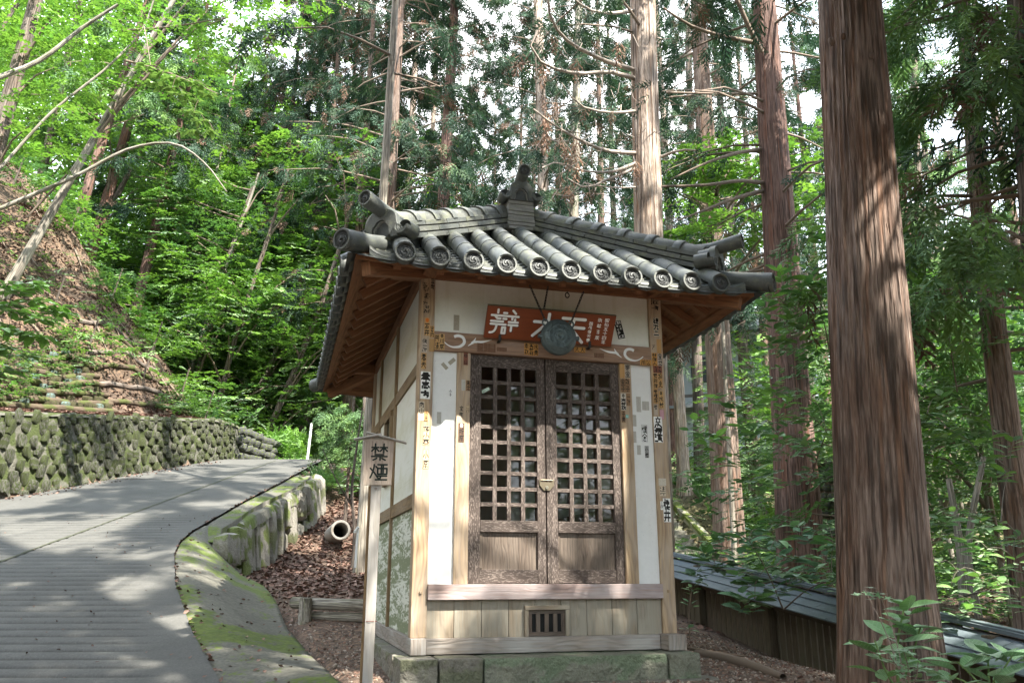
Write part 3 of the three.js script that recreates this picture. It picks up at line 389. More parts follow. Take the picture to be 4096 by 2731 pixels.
// ---------------------------------------------------------------- paper and wooden votive slips on the front, each printed in its own cell of one atlas
{
  // text (columns split by |), X, Y, width, height, look, Z of the surface, turn
  const P0 = 0.0006, PN = 0.0126, PP = -0.0295, PD = -0.0034;
  const rows = [
    ['torn1', 0.045, 2.874, 0.059, 0.078, 'torn', P0], ['熊町', 0.098, 2.902, 0.038, 0.112, 'ink', P0], ['torn2', 0.05, 2.791, 0.053, 0.056, 'torn', P0], ['torn3', 0.051, 2.694, 0.058, 0.105, 'torn', P0],
    ['石井', 0.059, 2.527, 0.045, 0.153, 'orange', P0], ['宮内', 0.102, 2.487, 0.037, 0.098, 'wood', P0], ['', 0.102, 2.373, 0.042, 0.108, 'plate', P0], ['阿清', 0.142, 2.399, 0.036, 0.127, 'wood', PN], ['川原', 0.183, 2.403, 0.044, 0.135, 'woodcrest', PN],
    ['俊一郎', 0.044, 2.366, 0.043, 0.113, 'grey', P0], ['春夫', 0.04, 2.236, 0.042, 0.131, 'wood', P0], ['奉志ち', 0.06, 2.037, 0.08, 0.225, 'white', P0], ['内山三', 0.034, 1.825, 0.046, 0.154, 'pale', P0], ['小米', 0.072, 1.788, 0.029, 0.081, 'wood', P0],
    ['藤小西', 0.077, 1.632, 0.053, 0.157, 'framed', P0], ['小原', 0.079, 1.443, 0.048, 0.153, 'framed', P0],
    ['中山', 0.388, 2.278, 0.036, 0.105, 'red', PD], ['', 0.372, 2.056, 0.032, 0.09, 'faint', PD], ['米文', 0.411, 2.054, 0.034, 0.087, 'brown', PD], ['宝町', 0.359, 1.836, 0.034, 0.104, 'ink', PD], ['二川', 0.412, 1.863, 0.026, 0.058, 'framed', PD], ['折原', 0.362, 1.668, 0.045, 0.149, 'browncrest', PD],
    ['', 0.182, 1.782, 0.035, 0.095, 'faint', PP], ['doc', 0.277, 1.641, 0.05, 0.154, 'doc', PP], ['小子', 0.271, 1.992, 0.025, 0.058, 'ink', PP], ['新', 0.162, 1.446, 0.031, 0.09, 'framedwhite', PP], ['', 0.278, 2.256, 0.064, 0.032, 'tape', PP, 0.75], ['', 0.219, 2.212, 0.063, 0.03, 'tape', PP, -0.8], ['', 0.237, 1.442, 0.069, 0.201, 'faint', PP],
    ['幸政', 0.904, 2.395, 0.039, 0.1, 'yellow', PN], ['高村輝', 0.947, 2.393, 0.041, 0.106, 'yellow', PN], ['水美', 0.988, 2.393, 0.038, 0.1, 'yellow', PN], ['', 0.556, 2.381, 0.158, 0.071, 'plate2', PN], ['', 0.69, 2.375, 0.083, 0.033, 'plate2', PN], ['', 0.31, 2.591, 0.048, 0.133, 'tape', PP],
    ['black', 1.77, 2.644, 0.066, 0.165, 'black', PP, 0.24], ['北一|宝町', 2.106, 2.892, 0.081, 0.12, 'ink', P0], ['縄九二', 2.107, 2.686, 0.058, 0.172, 'outline', P0], ['戸', 2.077, 2.499, 0.037, 0.058, 'ink', P0], ['', 2.126, 2.509, 0.042, 0.129, 'wood', P0], ['杉信人', 2.078, 2.387, 0.047, 0.116, 'yellow', P0], ['金増', 2.131, 2.389, 0.04, 0.12, 'grey', P0],
    ['真|荒', 2.102, 2.299, 0.083, 0.065, 'red', P0], ['荒井信', 2.076, 2.194, 0.042, 0.137, 'wood', P0], ['裕史', 2.122, 2.2, 0.041, 0.132, 'wood', P0], ['岩横藤', 2.071, 2.058, 0.038, 0.13, 'wood', P0], ['水村', 2.122, 2.03, 0.042, 0.15, 'woodcrest', P0], ['岩治', 2.067, 1.94, 0.036, 0.098, 'grey', P0], ['三三', 2.123, 1.9, 0.038, 0.083, 'pink', P0], ['祭道', 2.082, 1.768, 0.08, 0.223, 'whitestar', P0],
    ['川|熊', 1.988, 2.349, 0.105, 0.051, 'yellow', PN], ['夫|大', 1.379, 2.42, 0.1, 0.046, 'yellow', PN], ['', 1.555, 2.384, 0.086, 0.038, 'plate2', PN], ['帯金', 1.82, 2.268, 0.05, 0.12, 'grey', PD], ['', 1.768, 2.265, 0.044, 0.125, 'wood', PD], ['金子', 1.77, 2.136, 0.042, 0.118, 'brown', PD], ['敏子', 1.814, 2.138, 0.04, 0.12, 'brown', PD],
    ['木村政', 1.772, 1.994, 0.046, 0.142, 'whitecrest', PD], ['一郎', 1.817, 2.015, 0.036, 0.11, 'brown', PD], ['子美', 1.766, 1.865, 0.033, 0.1, 'brown', PD], ['', 1.8, 1.869, 0.026, 0.028, 'teal', PD],
    ['', 1.923, 1.985, 0.042, 0.134, 'faint', PP], ['', 1.987, 1.975, 0.066, 0.078, 'faint', PP], ['', 1.877, 1.841, 0.035, 0.099, 'faint', PP], ['', 1.872, 1.699, 0.032, 0.098, 'faint', PP], ['', 1.908, 1.59, 0.035, 0.081, 'faint', PP], ['横倉', 1.966, 1.736, 0.053, 0.147, 'framedwhite', PP], ['小岩', 1.98, 1.577, 0.036, 0.101, 'greyframe', PP],
    ['', 2.096, 1.323, 0.068, 0.06, 'faintpale', P0], ['澤', 2.096, 1.248, 0.056, 0.084, 'pale', P0], ['櫻井', 2.126, 1.09, 0.066, 0.195, 'white', P0], ['小', 2.08, 1.127, 0.022, 0.071, 'white', P0],
  ];
  const BG = { wood: '#bd935c', woodcrest: '#c29a63', orange: '#c79d66', plate: '#b08a58', grey: '#b6a898', white: '#f1f2ee', pale: '#d3c4ab', framed: '#cbb291', red: '#7d4a38', faint: '#b9b7af', faintpale: '#cfc8b9', brown: '#8a6a4c', browncrest: '#5e4433', doc: '#e9ebe6', framedwhite: '#eceeee', tape: '#a59f8e', yellow: '#c18c46', plate2: '#6b4b35', black: '#0c0c0c', pink: '#c99aa6', whitestar: '#eff0ee', whitecrest: '#cfc9bd', teal: '#63b6ae', greyframe: '#9a9a98' };
  const N = 9, CW = 110, CH = 220;
  const atlas = canvasTex(CW * N, CH * N, (c) => {
    rows.forEach(([text, , , w, h, look], i) => {
      const x = (i % N) * CW, y = Math.floor(i / N) * CH, r = rng(900 + i), ink = look === 'red' || look === 'browncrest' ? '#120c0b' : '#15130f';
      c.save(); c.beginPath(); c.rect(x + 1, y + 1, CW - 2, CH - 2); c.clip();
      if (BG[look]) { c.fillStyle = BG[look]; c.fillRect(x, y, CW, CH); for (let k = 0; k < 60; k++) { c.fillStyle = r() < 0.5 ? '#000' : '#fff'; c.globalAlpha = 0.04; c.fillRect(x + r() * CW, y, 1 + r() * 4, CH); } c.globalAlpha = 1; }
      if (look.startsWith('faint') || look === 'tape' || look === 'plate2') { for (let k = 0; k < 70; k++) { c.globalAlpha = 0.14; c.fillStyle = ['#6f675c', '#e6e4dc', '#8f8573'][k % 3]; c.fillRect(x + r() * CW, y + r() * CH, r() * 26, r() * 16); } c.globalAlpha = 1; }
      if (look === 'torn') { c.fillStyle = ink; for (let k = 0; k < 26; k++) { c.beginPath(); const a = x + 12 + r() * 80, b = y + 12 + r() * 190; c.moveTo(a, b); for (let q = 0; q < 5; q++) c.lineTo(a + (r() - 0.5) * 46, b + (r() - 0.5) * 50); c.fill(); } }
      else if (look === 'black') { c.strokeStyle = '#ececec'; c.fillStyle = '#e8e8e8'; c.fillRect(x + 14, y + 12, 82, 34); ['拝', '奉'].forEach((g, k) => { c.strokeStyle = '#111'; brush(c, k ? '奉' : '吉', x + 18 + 40 * (1 - k), y + 14, 34, 30, 4); }); c.strokeStyle = '#ededed'; ['マ', 'リ', 'テ'].forEach((g, k) => brush(c, g, x + 14, y + 52 + k * 38, 44, 36, 7)); brush(c, '大', x + 66, y + 60, 26, 24, 4); brush(c, '原', x + 66, y + 88, 26, 26, 4); brush(c, 'K', x + 14, y + 172, 36, 36, 7); brush(c, 'ス', x + 58, y + 172, 40, 36, 7); }
      else if (look === 'doc') { c.strokeStyle = '#8d9488'; c.lineWidth = 3; c.strokeRect(x + 6, y + 5, CW - 12, CH - 10); c.fillStyle = '#a9b873'; c.beginPath(); c.arc(x + 55, y + 34, 20, 0, 7); c.fill(); c.strokeStyle = '#41453f'; for (let k = 0; k < 2; k++) for (let q = 0; q < 6; q++) brush(c, '吉天水大史子'[(q + k * 2) % 6], x + 24 + k * 36, y + 66 + q * 23, 24, 21, 3); }
      else {
        let top = 6;
        if (look === 'orange') { c.fillStyle = '#d9762a'; c.beginPath(); c.ellipse(x + 55, y + 34, 32, 26, 0, 0, 7); c.fill(); top = 66; }
        if (look.endsWith('crest') || look === 'whitestar') { c.fillStyle = look === 'browncrest' ? '#f2f2f2' : ink; c.strokeStyle = ink; if (look === 'whitestar') { c.lineWidth = 7; for (const s of [1, -1]) { c.beginPath(); for (let q = 0; q < 4; q++) c.lineTo(x + 55 + 30 * Math.sin(q * 2.0944), y + 36 - s * 30 * Math.cos(q * 2.0944)); c.stroke(); } } else { c.beginPath(); c.ellipse(x + 55, y + 30, 26, 22, 0, 0, 7); c.fill(); c.fillStyle = BG[look]; c.fillRect(x + 44, y + 22, 8, 14); c.fillRect(x + 58, y + 26, 6, 12); } top = 62; }
        if (look.startsWith('framed') || look === 'greyframe' || look === 'pink') { c.strokeStyle = look === 'pink' ? '#a03f52' : '#2a2824'; c.lineWidth = 4; c.strokeRect(x + 6, y + 5, CW - 12, CH - 10); top = 14; }
        if (look === 'teal') { c.strokeStyle = '#e9f4f2'; c.lineWidth = 10; c.strokeRect(x + 30, y + 60, 50, 100); }
        const colsT = text.split('|'), nc = colsT.length;
        colsT.forEach((t, k) => { const chs = [...t], hh = (CH - top - 8) / Math.max(1, chs.length), cw = (CW - 12) / nc; chs.forEach((g, q) => { const bx0 = x + 6 + k * cw, by = y + top + q * hh; if (look === 'outline') { c.strokeStyle = '#eee9dd'; brush(c, g, bx0 + 4, by + 2, cw - 8, hh - 6, 24); } c.strokeStyle = look === 'pink' ? '#8c2b40' : ink; brush(c, g, bx0 + 3, by + 2, cw - 6, hh - 5, nc > 1 ? 7 : (look.startsWith('white') || look === 'outline' ? 15 : 11)); }); });
      }
      c.restore();
    });
  });
  const mat = std({ map: atlas, roughness: 0.8, alphaTest: 0.5 });
  rows.forEach(([, X, Y, w, h, look, z, turn], i) => {
    const t = look === 'plate' || look === 'plate2' ? 0.006 : look.startsWith('wood') || look === 'yellow' || look === 'orange' || look.startsWith('brown') || look === 'red' ? 0.004 : 0.0009;
    const g = new THREE.BoxGeometry(w, h, t), p = g.attributes.position, uv = g.attributes.uv, x0 = (i % N) / N, y0 = 1 - (Math.floor(i / N) + 1) / N, e = 0.02;
    for (let k = 0; k < p.count; k++) uv.setXY(k, x0 + (e + (1 - 2 * e) * (p.getX(k) / w + 0.5)) / N, y0 + (e + (1 - 2 * e) * (p.getY(k) / h + 0.5)) / N);
    if (turn) g.rotateZ(turn); g.translate(X, Y, z + t / 2); S('votive_slip', g, mat);
  });
}
// ---------------------------------------------------------------- name board over the doors
{
  const w = 1.125, h = 0.275, o = thing('name_board', 'red lacquered name board with large white brushed characters above the doors', 'signboard', toW(1.0875, 2.462, 0.045), TURN);
  const b = new THREE.Group(); b.name = 'board'; b.rotation.x = 0.56; o.add(b);
  const face = canvasTex(1536, 384, (c, W0, H0) => {
    grainFill(c, W0, H0, '#7d3b19', ['#56230c', '#955225', '#672e13'], 7, false);
    const chars = [['辯', 40, 22, 345, 345, 27], ['才', 545, 26, 330, 340, 36], ['天', 845, 26, 335, 345, 38]];
    for (const [g, x, y, ww, hh, lw] of chars) { c.strokeStyle = '#3a160c'; brush(c, g, x + 3, y + 4, ww, hh, lw + 5); c.strokeStyle = '#eef0ee'; brush(c, g, x, y, ww, hh, lw); }  // dark offset stroke paints in a shadow, as of raised lettering
    c.strokeStyle = '#eceeec'; const col = (t, x, y, s, gap) => [...t].forEach((g, i) => brush(c, g, x, y + i * gap, s, s, 6.5));
    col('昭和五十四年', 1405, 36, 50, 54); col('改築吉辰', 1318, 40, 50, 72); col('祖嶽順天書', 1215, 92, 46, 51);
  });
  const g = new RoundedBoxGeometry(w, h, 0.028, 2, 0.005), p = g.attributes.position, uv = g.attributes.uv; for (let i = 0; i < p.count; i++) uv.setXY(i, clamp(p.getX(i) / w + 0.5, 0.001, 0.999), clamp(p.getY(i) / h + 0.5, 0.001, 0.999)); g.translate(0, h / 2, 0);
  part(b, 'panel', g, std({ map: face, roughness: 0.55, bumpMap: woodBump, bumpScale: 0.001 }));
  part(b, 'edge_strip', bx(-w / 2, w / 2, h, h + 0.006, -0.016, 0.016, 0.002), flat(0.1, 0.085, 0.045, { roughness: 0.7 }));
  for (const x of [-0.43, 0.36]) part(o, 'hook', merged([bx(x - 0.011, x + 0.011, -0.035, -0.022, -0.03, 0.035, 0.002), bx(x - 0.011, x + 0.011, -0.035, 0.022, 0.028, 0.036, 0.002)]), M.iron);
}
// ---------------------------------------------------------------- bronze gong on chains
function chainGeo(a, b, link, r) {
  const d = b.clone().sub(a), n = Math.max(2, Math.round(d.length() / (link * 0.74))), L = [], q = new THREE.Quaternion().setFromUnitVectors(V(0, 1, 0), d.clone().normalize());
  for (let i = 0; i < n; i++) { const g = new THREE.TorusGeometry(link * 0.34, r, 5, 10); g.scale(0.62, 1.45, 1); if (i % 2) g.rotateY(Math.PI / 2); g.rotateY(0.4); g.applyQuaternion(q); const c = a.clone().addScaledVector(d, (i + 0.5) / n); g.translate(c.x, c.y, c.z); L.push(g); }
  return merged(L);
}
{
  const bronze = std({ map: tex(256, 256, (u, v) => { const a = fb(u, v, 6, 6, 4, 951), g = fb(u, v, 40, 40, 2, 955); return mul3(mix3([0.055, 0.078, 0.082], [0.12, 0.155, 0.155], a), 0.8 + 0.4 * g); }), bumpMap: tex(256, 256, (u, v) => fb(u, v, 30, 30, 3, 961), true), bumpScale: 0.0006, roughness: 0.5, metalness: 0.35 });
  const o = thing('gong', 'round blue-green bronze gong hanging on chains in front of the red name board', 'gong', toW(1.103, 2.441, 0.28), TURN);
  const prof = [[0, 0.046], [0.018, 0.047], [0.024, 0.052], [0.034, 0.052], [0.038, 0.046], [0.05, 0.045], [0.056, 0.049], [0.06, 0.045], [0.088, 0.041], [0.093, 0.045], [0.1, 0.044], [0.104, 0.038], [0.122, 0.03], [0.132, 0.022], [0.137, 0.014], [0.147, 0.01], [0.15, 0.004], [0.147, -0.002], [0.138, -0.008], [0.136, -0.02], [0.147, -0.026], [0.15, -0.032], [0.144, -0.04], [0.1, -0.052], [0, -0.058]];
  part(o, 'gong_body', new THREE.LatheGeometry(prof.map(([r, y]) => new THREE.Vector2(Math.max(r, 0.0005), y)).reverse(), 72).rotateX(Math.PI / 2), bronze);
  const orn = []; const r = rng(61); for (let i = 0; i < 46; i++) { const a = r() * 6.283, q = 0.064 + r() * 0.02, g = new THREE.TorusGeometry(0.005 + r() * 0.005, 0.0026, 4, 9, 3.5 + r() * 2); g.rotateZ(r() * 6.3); g.translate(Math.cos(a) * q, Math.sin(a) * q, 0.045); orn.push(g); } for (let i = 0; i < 10; i++) { const g = new THREE.SphereGeometry(0.0055, 8, 6); g.translate(Math.cos(i / 10 * 6.283 + 0.3) * 0.113, Math.sin(i / 10 * 6.283 + 0.3) * 0.113, 0.036); orn.push(g); }
  part(o, 'relief', merged(orn), bronze);
  for (const s of [-1, 1]) { part(o, 'lug', new THREE.TorusGeometry(0.022, 0.0075, 6, 16).scale(1, 1.15, 1).translate(s * 0.112, 0.118, -0.012), bronze); part(o, 'side_boss', new THREE.CylinderGeometry(0.017, 0.02, 0.045, 14).rotateZ(Math.PI / 2).translate(s * 0.152, 0, -0.01), bronze); }
  part(o, 'chain', chainGeo(V(-0.112, 0.135, -0.012), V(-0.262, 0.4, 0.06), 0.034, 0.0042), M.iron); part(o, 'chain', chainGeo(V(0.112, 0.135, -0.012), V(0.2, 0.385, 0.06), 0.034, 0.0042), M.iron);
  const c2 = thing('chain', 'short iron chain holding the top of the red name board behind the gong', 'chain', toW(1.004, 2.7, 0.2), TURN);
  part(c2, 'link_run', chainGeo(V(0, 0, 0), V(0.004, 0.16, 0.1), 0.034, 0.0038), M.iron);
  const rg = thing('iron_ring', 'iron ring hanging from the eaves right of the chains', 'ring', toW(1.165, 2.79, 0.33), TURN);
  part(rg, 'ring', new THREE.TorusGeometry(0.019, 0.005, 7, 18).scale(0.9, 1.1, 1), M.iron); part(rg, 'eye', new THREE.TorusGeometry(0.009, 0.003, 5, 10).rotateY(1.2).translate(0, 0.028, 0), M.iron);
}
// ---------------------------------------------------------------- no-smoking notice on its pole
{
  const o = thing('notice_post', 'weathered wooden no smoking notice on a tall square pole left of the shrine', 'sign', [-1.012, -0.19, -6.23], 0.1);
  const p = part(o, 'pole', bx(-0.036, 0.036, -0.3, 1.76, -0.058, -0.012, 0.004), M.pole);
  part(o, 'rear_pole', bx(-0.058, -0.02, -0.3, 1.4, -0.085, -0.0585, 0.003), M.poleBrown);
  const face = canvasTex(512, 768, (c, w, h) => {
    grainFill(c, w, h, '#b0a092', ['#6b554b', '#cfc3b8', '#7d665b', '#bfae9f', '#58423a'], 21); const r = rng(5); for (let k = 0; k < 46; k++) { const x = r() * w, e = r(); c.globalAlpha = 0.1; c.fillStyle = e < 0.6 ? '#341f1d' : '#c6b6a8'; c.fillRect(x, e < 0.6 ? h * 0.05 : h * 0.72, 4 + r() * 22, e < 0.6 ? h * (0.3 + 0.5 * r()) : h * 0.3); } c.globalAlpha = 1;
    c.strokeStyle = '#10201b'; brush(c, '禁', 122, 70, 290, 300, 27); brush(c, '煙', 110, 385, 310, 310, 28);
  });
  const bw = 0.215, bh = 0.345, g = new RoundedBoxGeometry(bw, bh, 0.02, 2, 0.003), q = g.attributes.position, uv = g.attributes.uv; for (let i = 0; i < q.count; i++) { const y = q.getY(i) / bh + 0.5; q.setX(i, q.getX(i) * lerp(0.95, 1.03, y)); uv.setXY(i, clamp(q.getX(i) / bw / 1.04 + 0.5, 0.002, 0.998), clamp(y, 0.002, 0.998)); } g.translate(0.012, 1.572, 0);
  part(o, 'board', g, std({ map: face, bumpMap: woodBump, bumpScale: 0.003, roughness: 0.85 }));
  part(o, 'roof_slat', bar(V(-0.175, 1.735, 0.012), V(0.03, 1.775, 0.012), 0.075, 0.012, 0.2), M.pole); part(o, 'roof_slat', bar(V(-0.085, 1.79, 0.012), V(0.215, 1.715, 0.012), 0.075, 0.012, 0.2), M.pole);
  const bolt = part(o, 'bolt', new THREE.CylinderGeometry(0.011, 0.011, 0.012, 10).rotateX(Math.PI / 2).translate(0, 1.375, -0.01), flat(0.2, 0.17, 0.14, { roughness: 0.6 }));
  part(o, 'wire', new THREE.TorusGeometry(0.047, 0.0022, 5, 24).rotateX(Math.PI / 2).scale(0.95, 1, 0.75).translate(0, 0.44, -0.04), flat(0.2, 0.05, 0.035));
}
// ---------------------------------------------------------------- the tiled roof
{
  const EZ = 0.65, EX = 0.65, HALF = MID + EX;                       // eaves this far out from the walls
  const roofY = (t) => 2.835 + 0.61 * t + 0.008 * t * t;                // height of the tile bed, t in from the eaves
  const lift = (u, t) => 0.055 * Math.pow(clamp(Math.abs(u)), 4) * (1 - ss(0, 1.2, t));
  const BZ = -DEEP - EZ, ZM = (EZ + BZ) / 2, HZ = (EZ - BZ) / 2;
  // the four slopes: along s, in from the eaves t -> point, and the pointing-in direction
  const slope = {
    front: { p: (s, t, h) => V(MID + s, roofY(t) + lift(s / HALF, t) + h, EZ - t), half: HALF, ry: 0 },
    back: { p: (s, t, h) => V(MID - s, roofY(t) + lift(s / HALF, t) + h, BZ + t), half: HALF, ry: Math.PI },
    left: { p: (s, t, h) => V(-EX + t, roofY(t) + lift(s / HZ, t) + h, ZM + s), half: HZ, ry: -Math.PI / 2 },
    right: { p: (s, t, h) => V(W + EX - t, roofY(t) + lift(s / HZ, t) + h, ZM - s), half: HZ, ry: Math.PI / 2 },
  };
  const tEnd = (half, s) => Math.min(half - Math.abs(s), HALF);
  // round end tile: rim, beads and a three-comma whirl
  const tomoe = (R) => {
    const L = [new THREE.LatheGeometry([[0.0005, 0.0], [0.0645, 0.0]].map(([r, y]) => new THREE.Vector2(r, y)).reverse(), 30).rotateX(Math.PI / 2), new THREE.TorusGeometry(0.046, 0.0022, 5, 36).translate(0, 0, 0.005)];
    for (let i = 0; i < 20; i++) { const g = new THREE.IcosahedronGeometry(0.0042, 1); g.translate(0.0555 * Math.cos(i / 20 * 6.2832), 0.0555 * Math.sin(i / 20 * 6.2832), 0.0055); L.push(g); }
    for (let k = 0; k < 3; k++) { const pts = [], rr = []; for (let i = 0; i <= 14; i++) { const t = i / 14, a = k * 2.0944 + t * 3.4, r = 0.0125 + 0.028 * t; pts.push(V(-Math.cos(a) * r, Math.sin(a) * r, 0.005)); rr.push(0.012 * Math.pow(1 - t, 0.75) + 0.002); } const g = tube(pts, rr, 6, 160); g.scale(1, 1, 0.9); L.push(g); }
    const g = merged(L.map((g) => grainUV(g, 'y', 0.3, 0.3))); g.scale(R / 0.0845, R / 0.0845, 1); return g;
  };
  const rimGeo = (R) => { const g = grainUV(toCreasedNormals(new THREE.LatheGeometry([[0.064, 0.0], [0.0655, 0.012], [0.068, 0.0185], [0.081, 0.019], [0.084, 0.015], [0.0845, -0.012]].map(([r, y]) => new THREE.Vector2(r, y)).reverse(), 30).rotateX(Math.PI / 2), 0.6), 'y', 0.3, 0.3); g.scale(R / 0.0845, R / 0.0845, 1); return g; };
  const discGeo = tomoe(0.083), discSmall = tomoe(0.064), rimBig = rimGeo(0.083), rimSmall = rimGeo(0.064);
  const discMat = std({ map: tileTex(481, [0.05, 0.055, 0.058], [0.085, 0.092, 0.095], 0.05), bumpMap: grainBump, bumpScale: 0.0008, roughness: 0.5, metalness: 0.1 });  // darker than the rim: recess shade and dirt put into the colour
  // half-round tile lying from a to b, arched over the line
  function roundTile(a, b, r0, r1, seg = 14, arc = 3.5) {
    const d = b.clone().sub(a), L = d.length(); d.normalize(); const side = V().crossVectors(d, V(0, 1, 0)).normalize(), up = V().crossVectors(side, d).normalize(), P = [], I = [], rows = [[0, r0 - 0.014], [0, r0], [0.006, r0 + 0.002], [L - 0.004, r1], [L, r1 - 0.002], [L, r1 - 0.016]];
    rows.forEach(([z, r]) => { for (let j = 0; j <= seg; j++) { const an = -arc / 2 + arc * j / seg, p = a.clone().addScaledVector(d, z).addScaledVector(side, Math.sin(an) * r).addScaledVector(up, Math.cos(an) * r); P.push(p.x, p.y, p.z); } });
    for (let i = 0; i < rows.length - 1; i++) for (let j = 0; j < seg; j++) { const q = i * (seg + 1) + j, w = q + seg + 1; I.push(q, q + 1, w, w, q + 1, w + 1); }
    const g = new THREE.BufferGeometry(); g.setAttribute('position', new THREE.Float32BufferAttribute(P, 3)); g.setIndex(I); return grainUV(toCreasedNormals(g.toNonIndexed(), 0.7), 'z', 0.6, 0.6);
  }
  const mats = [M.tile, M.tileB, M.tile];
  const spacing = 0.262;
  for (const [side, o] of Object.entries(slope)) {
    const n = side === 'front' || side === 'back' ? 11 : 19, near = side === 'front';
    const step = near || side === 'back' ? spacing : (2 * HZ - 2 * 0.42) / (n - 1);
    const bedTiles = [];
    for (let k = 0; k < n; k++) {
      const s = (k - (n - 1) / 2) * step, te = tEnd(o.half, s) - 0.06, len = 0.255;
      if (te < 0.1) continue;
      // run of round tiles from the eaves up, each lapping over the next
      let t = 0, i = 0; const run = [];
      while (t < te - 0.03) { const t1 = Math.min(t + (i ? len : 0.3), te); const a = o.p(s, t, 0.052), b = o.p(s, t1 + 0.012, 0.052); const g = roundTile(a, b, 0.0785, 0.074, near ? 14 : 8); if (near) S('round_tile', g, mats[(k + i) % 3]); else run.push(g); t = t1; i++; }
      if (!near && run.length) S('round_tile_row', merged(run), M.tile);
      const e = new THREE.Group(); e.name = 'eave_end_tile'; e.position.copy(o.p(s, -0.012, 0.05)); e.rotation.set(near ? -0.1 : 0, o.ry, 0, 'YXZ'); shrine.add(e);
      part(e, 'whirl_disc', discGeo, discMat); part(e, 'rim', rimBig, M.tile); part(e, 'collar', grainUV(new THREE.CylinderGeometry(0.084, 0.08, 0.05, 30, 1, true).rotateX(Math.PI / 2).translate(0, 0, -0.028), 'z', 0.6, 0.6), M.tile);
      if (near) part(e, 'nail_cap', new THREE.SphereGeometry(0.011, 8, 5).scale(1, 0.6, 1).translate(0, 0.1, -0.13), flat(0.02, 0.02, 0.02));
    }
    // hollow tiles between the rows, lapped up the slope, with a moulded face at the eaves
    for (let k = 0; k <= n; k++) {
      const s = (k - n / 2) * step, hw = step / 2 + 0.002;
      const pan = (t0, t1, drop, thick) => { const P = [], I = [], ns = 8; for (const [t, dh] of [[t0, 0], [t1, 0], [t0, -thick]]) for (let j = 0; j <= ns; j++) { const q = j / ns * 2 - 1, p = o.p(s + q * hw, t, 0.03 - 0.045 * (1 - q * q) + dh + (t === t0 ? drop : 0)); P.push(p.x, p.y, p.z); } const m = ns + 1; for (let j = 0; j < ns; j++) { I.push(j, j + 1, m + j, m + j, j + 1, m + j + 1); I.push(j, 2 * m + j, j + 1, j + 1, 2 * m + j, 2 * m + j + 1); } const g = new THREE.BufferGeometry(); g.setAttribute('position', new THREE.Float32BufferAttribute(P, 3)); g.setIndex(I); return grainUV(toCreasedNormals(g.toNonIndexed(), 0.6), 'z', 0.6, 0.6); };
      const te = Math.min(o.half - Math.abs(s) + hw * 0.4, HALF - 0.02), ex = near ? 0.088 : 0.26; let i = 0; const list = [];
      if (te < 0.15) continue;
      for (let t = 0.045; t < te; t += ex, i++) { const g = pan(t, Math.min(t + ex + 0.03, te + 0.03), 0.02, 0.017); if (near) S('hollow_tile', g, i % 3 ? M.tileB : M.tile); else list.push(g); }
      if (list.length) S('hollow_tile_row', merged(list), M.tileB);
      // moulded face
      const P = [], I = [], ns = 10, prof = [[0.012, 0.004], [0.016, -0.012], [0.012, -0.014], [0.011, -0.046], [0.016, -0.048], [0.014, -0.062], [-0.02, -0.062]];
      prof.forEach(([z, h]) => { for (let j = 0; j <= ns; j++) { const q = (j / ns * 2 - 1) * 0.98, p = o.p(s + q * hw, 0.045 - z, 0.038 - 0.045 * (1 - q * q) + h); P.push(p.x, p.y, p.z); } });
      for (let a = 0; a < prof.length - 1; a++) for (let j = 0; j < ns; j++) { const q = a * (ns + 1) + j, w = q + ns + 1; I.push(q, w, q + 1, q + 1, w, w + 1); }
      const g = new THREE.BufferGeometry(); g.setAttribute('position', new THREE.Float32BufferAttribute(P, 3)); g.setIndex(I); S('eave_face_tile', grainUV(toCreasedNormals(g.toNonIndexed(), 0.5), 'y', 0.4, 0.4), M.tile);
    }
    // bed under the tiles
    { const hv = o.half, g = sheet(20, 8, (i, j) => { const t = HALF * j / 8, e = hv - t, s = lerp(-e, e, i / 20), p = o.p(s, t, -0.035); return [p.x, p.y, p.z]; }); S('roof_bed', g, M.tileDark); }
  }
  const eaveZ = (x) => lift((x - MID) / HALF, 0);
  // leaf scroll moulding in the faces at the eaves is left to the relief of a few curls near the corners
  // ridges down to the corners: three courses of flat tiles under a round cover
  const hips = { frontLeft: [1, -1, 0, 0], frontRight: [-1, -1, W, 0] };
  const hipPath = (sx, sz, ox, oz) => (a, h) => V(ox + sx * a, roofY(a + EX) + 0.07 + 0.05 * Math.pow(clamp(-a / EX), 2) + h, oz + sz * a);
  const allHips = [[1, -1, 0, 0, true], [-1, -1, W, 0, true], [1, 1, 0, -DEEP, false], [-1, 1, W, -DEEP, false]];
  function slab(a, b, w, h) { const g = bar(a, b, w, h, 0.5); return g; }
  for (const [sx, sz, ox, oz, near] of allHips) {
    const P = hipPath(sx, sz, ox, oz), a0 = -0.3, a1 = 1.0, rows = [[0.008, 0.28], [0.066, 0.255], [0.124, 0.23]];
    rows.forEach(([h, w], r) => { const n = near ? 6 : 2; for (let i = 0; i < n; i++) { const off = r % 2 ? 0.09 : 0, A = Math.max(a0, lerp(a0, a1, i / n) - off), B = lerp(a0, a1, (i + 1) / n) - (i === n - 1 ? 0 : off) - 0.003; S('ridge_tile', slab(P(A, h), P(B, h), w, 0.04), i % 2 ? M.tileB : M.tile); } });
    { const g = bar(P(a0 + 0.01, 0.07), P(a1, 0.07), 0.15, 0.16); S('ridge_core', g, M.tileDark); }  // darker tile puts the shadow of the course gaps into the colour
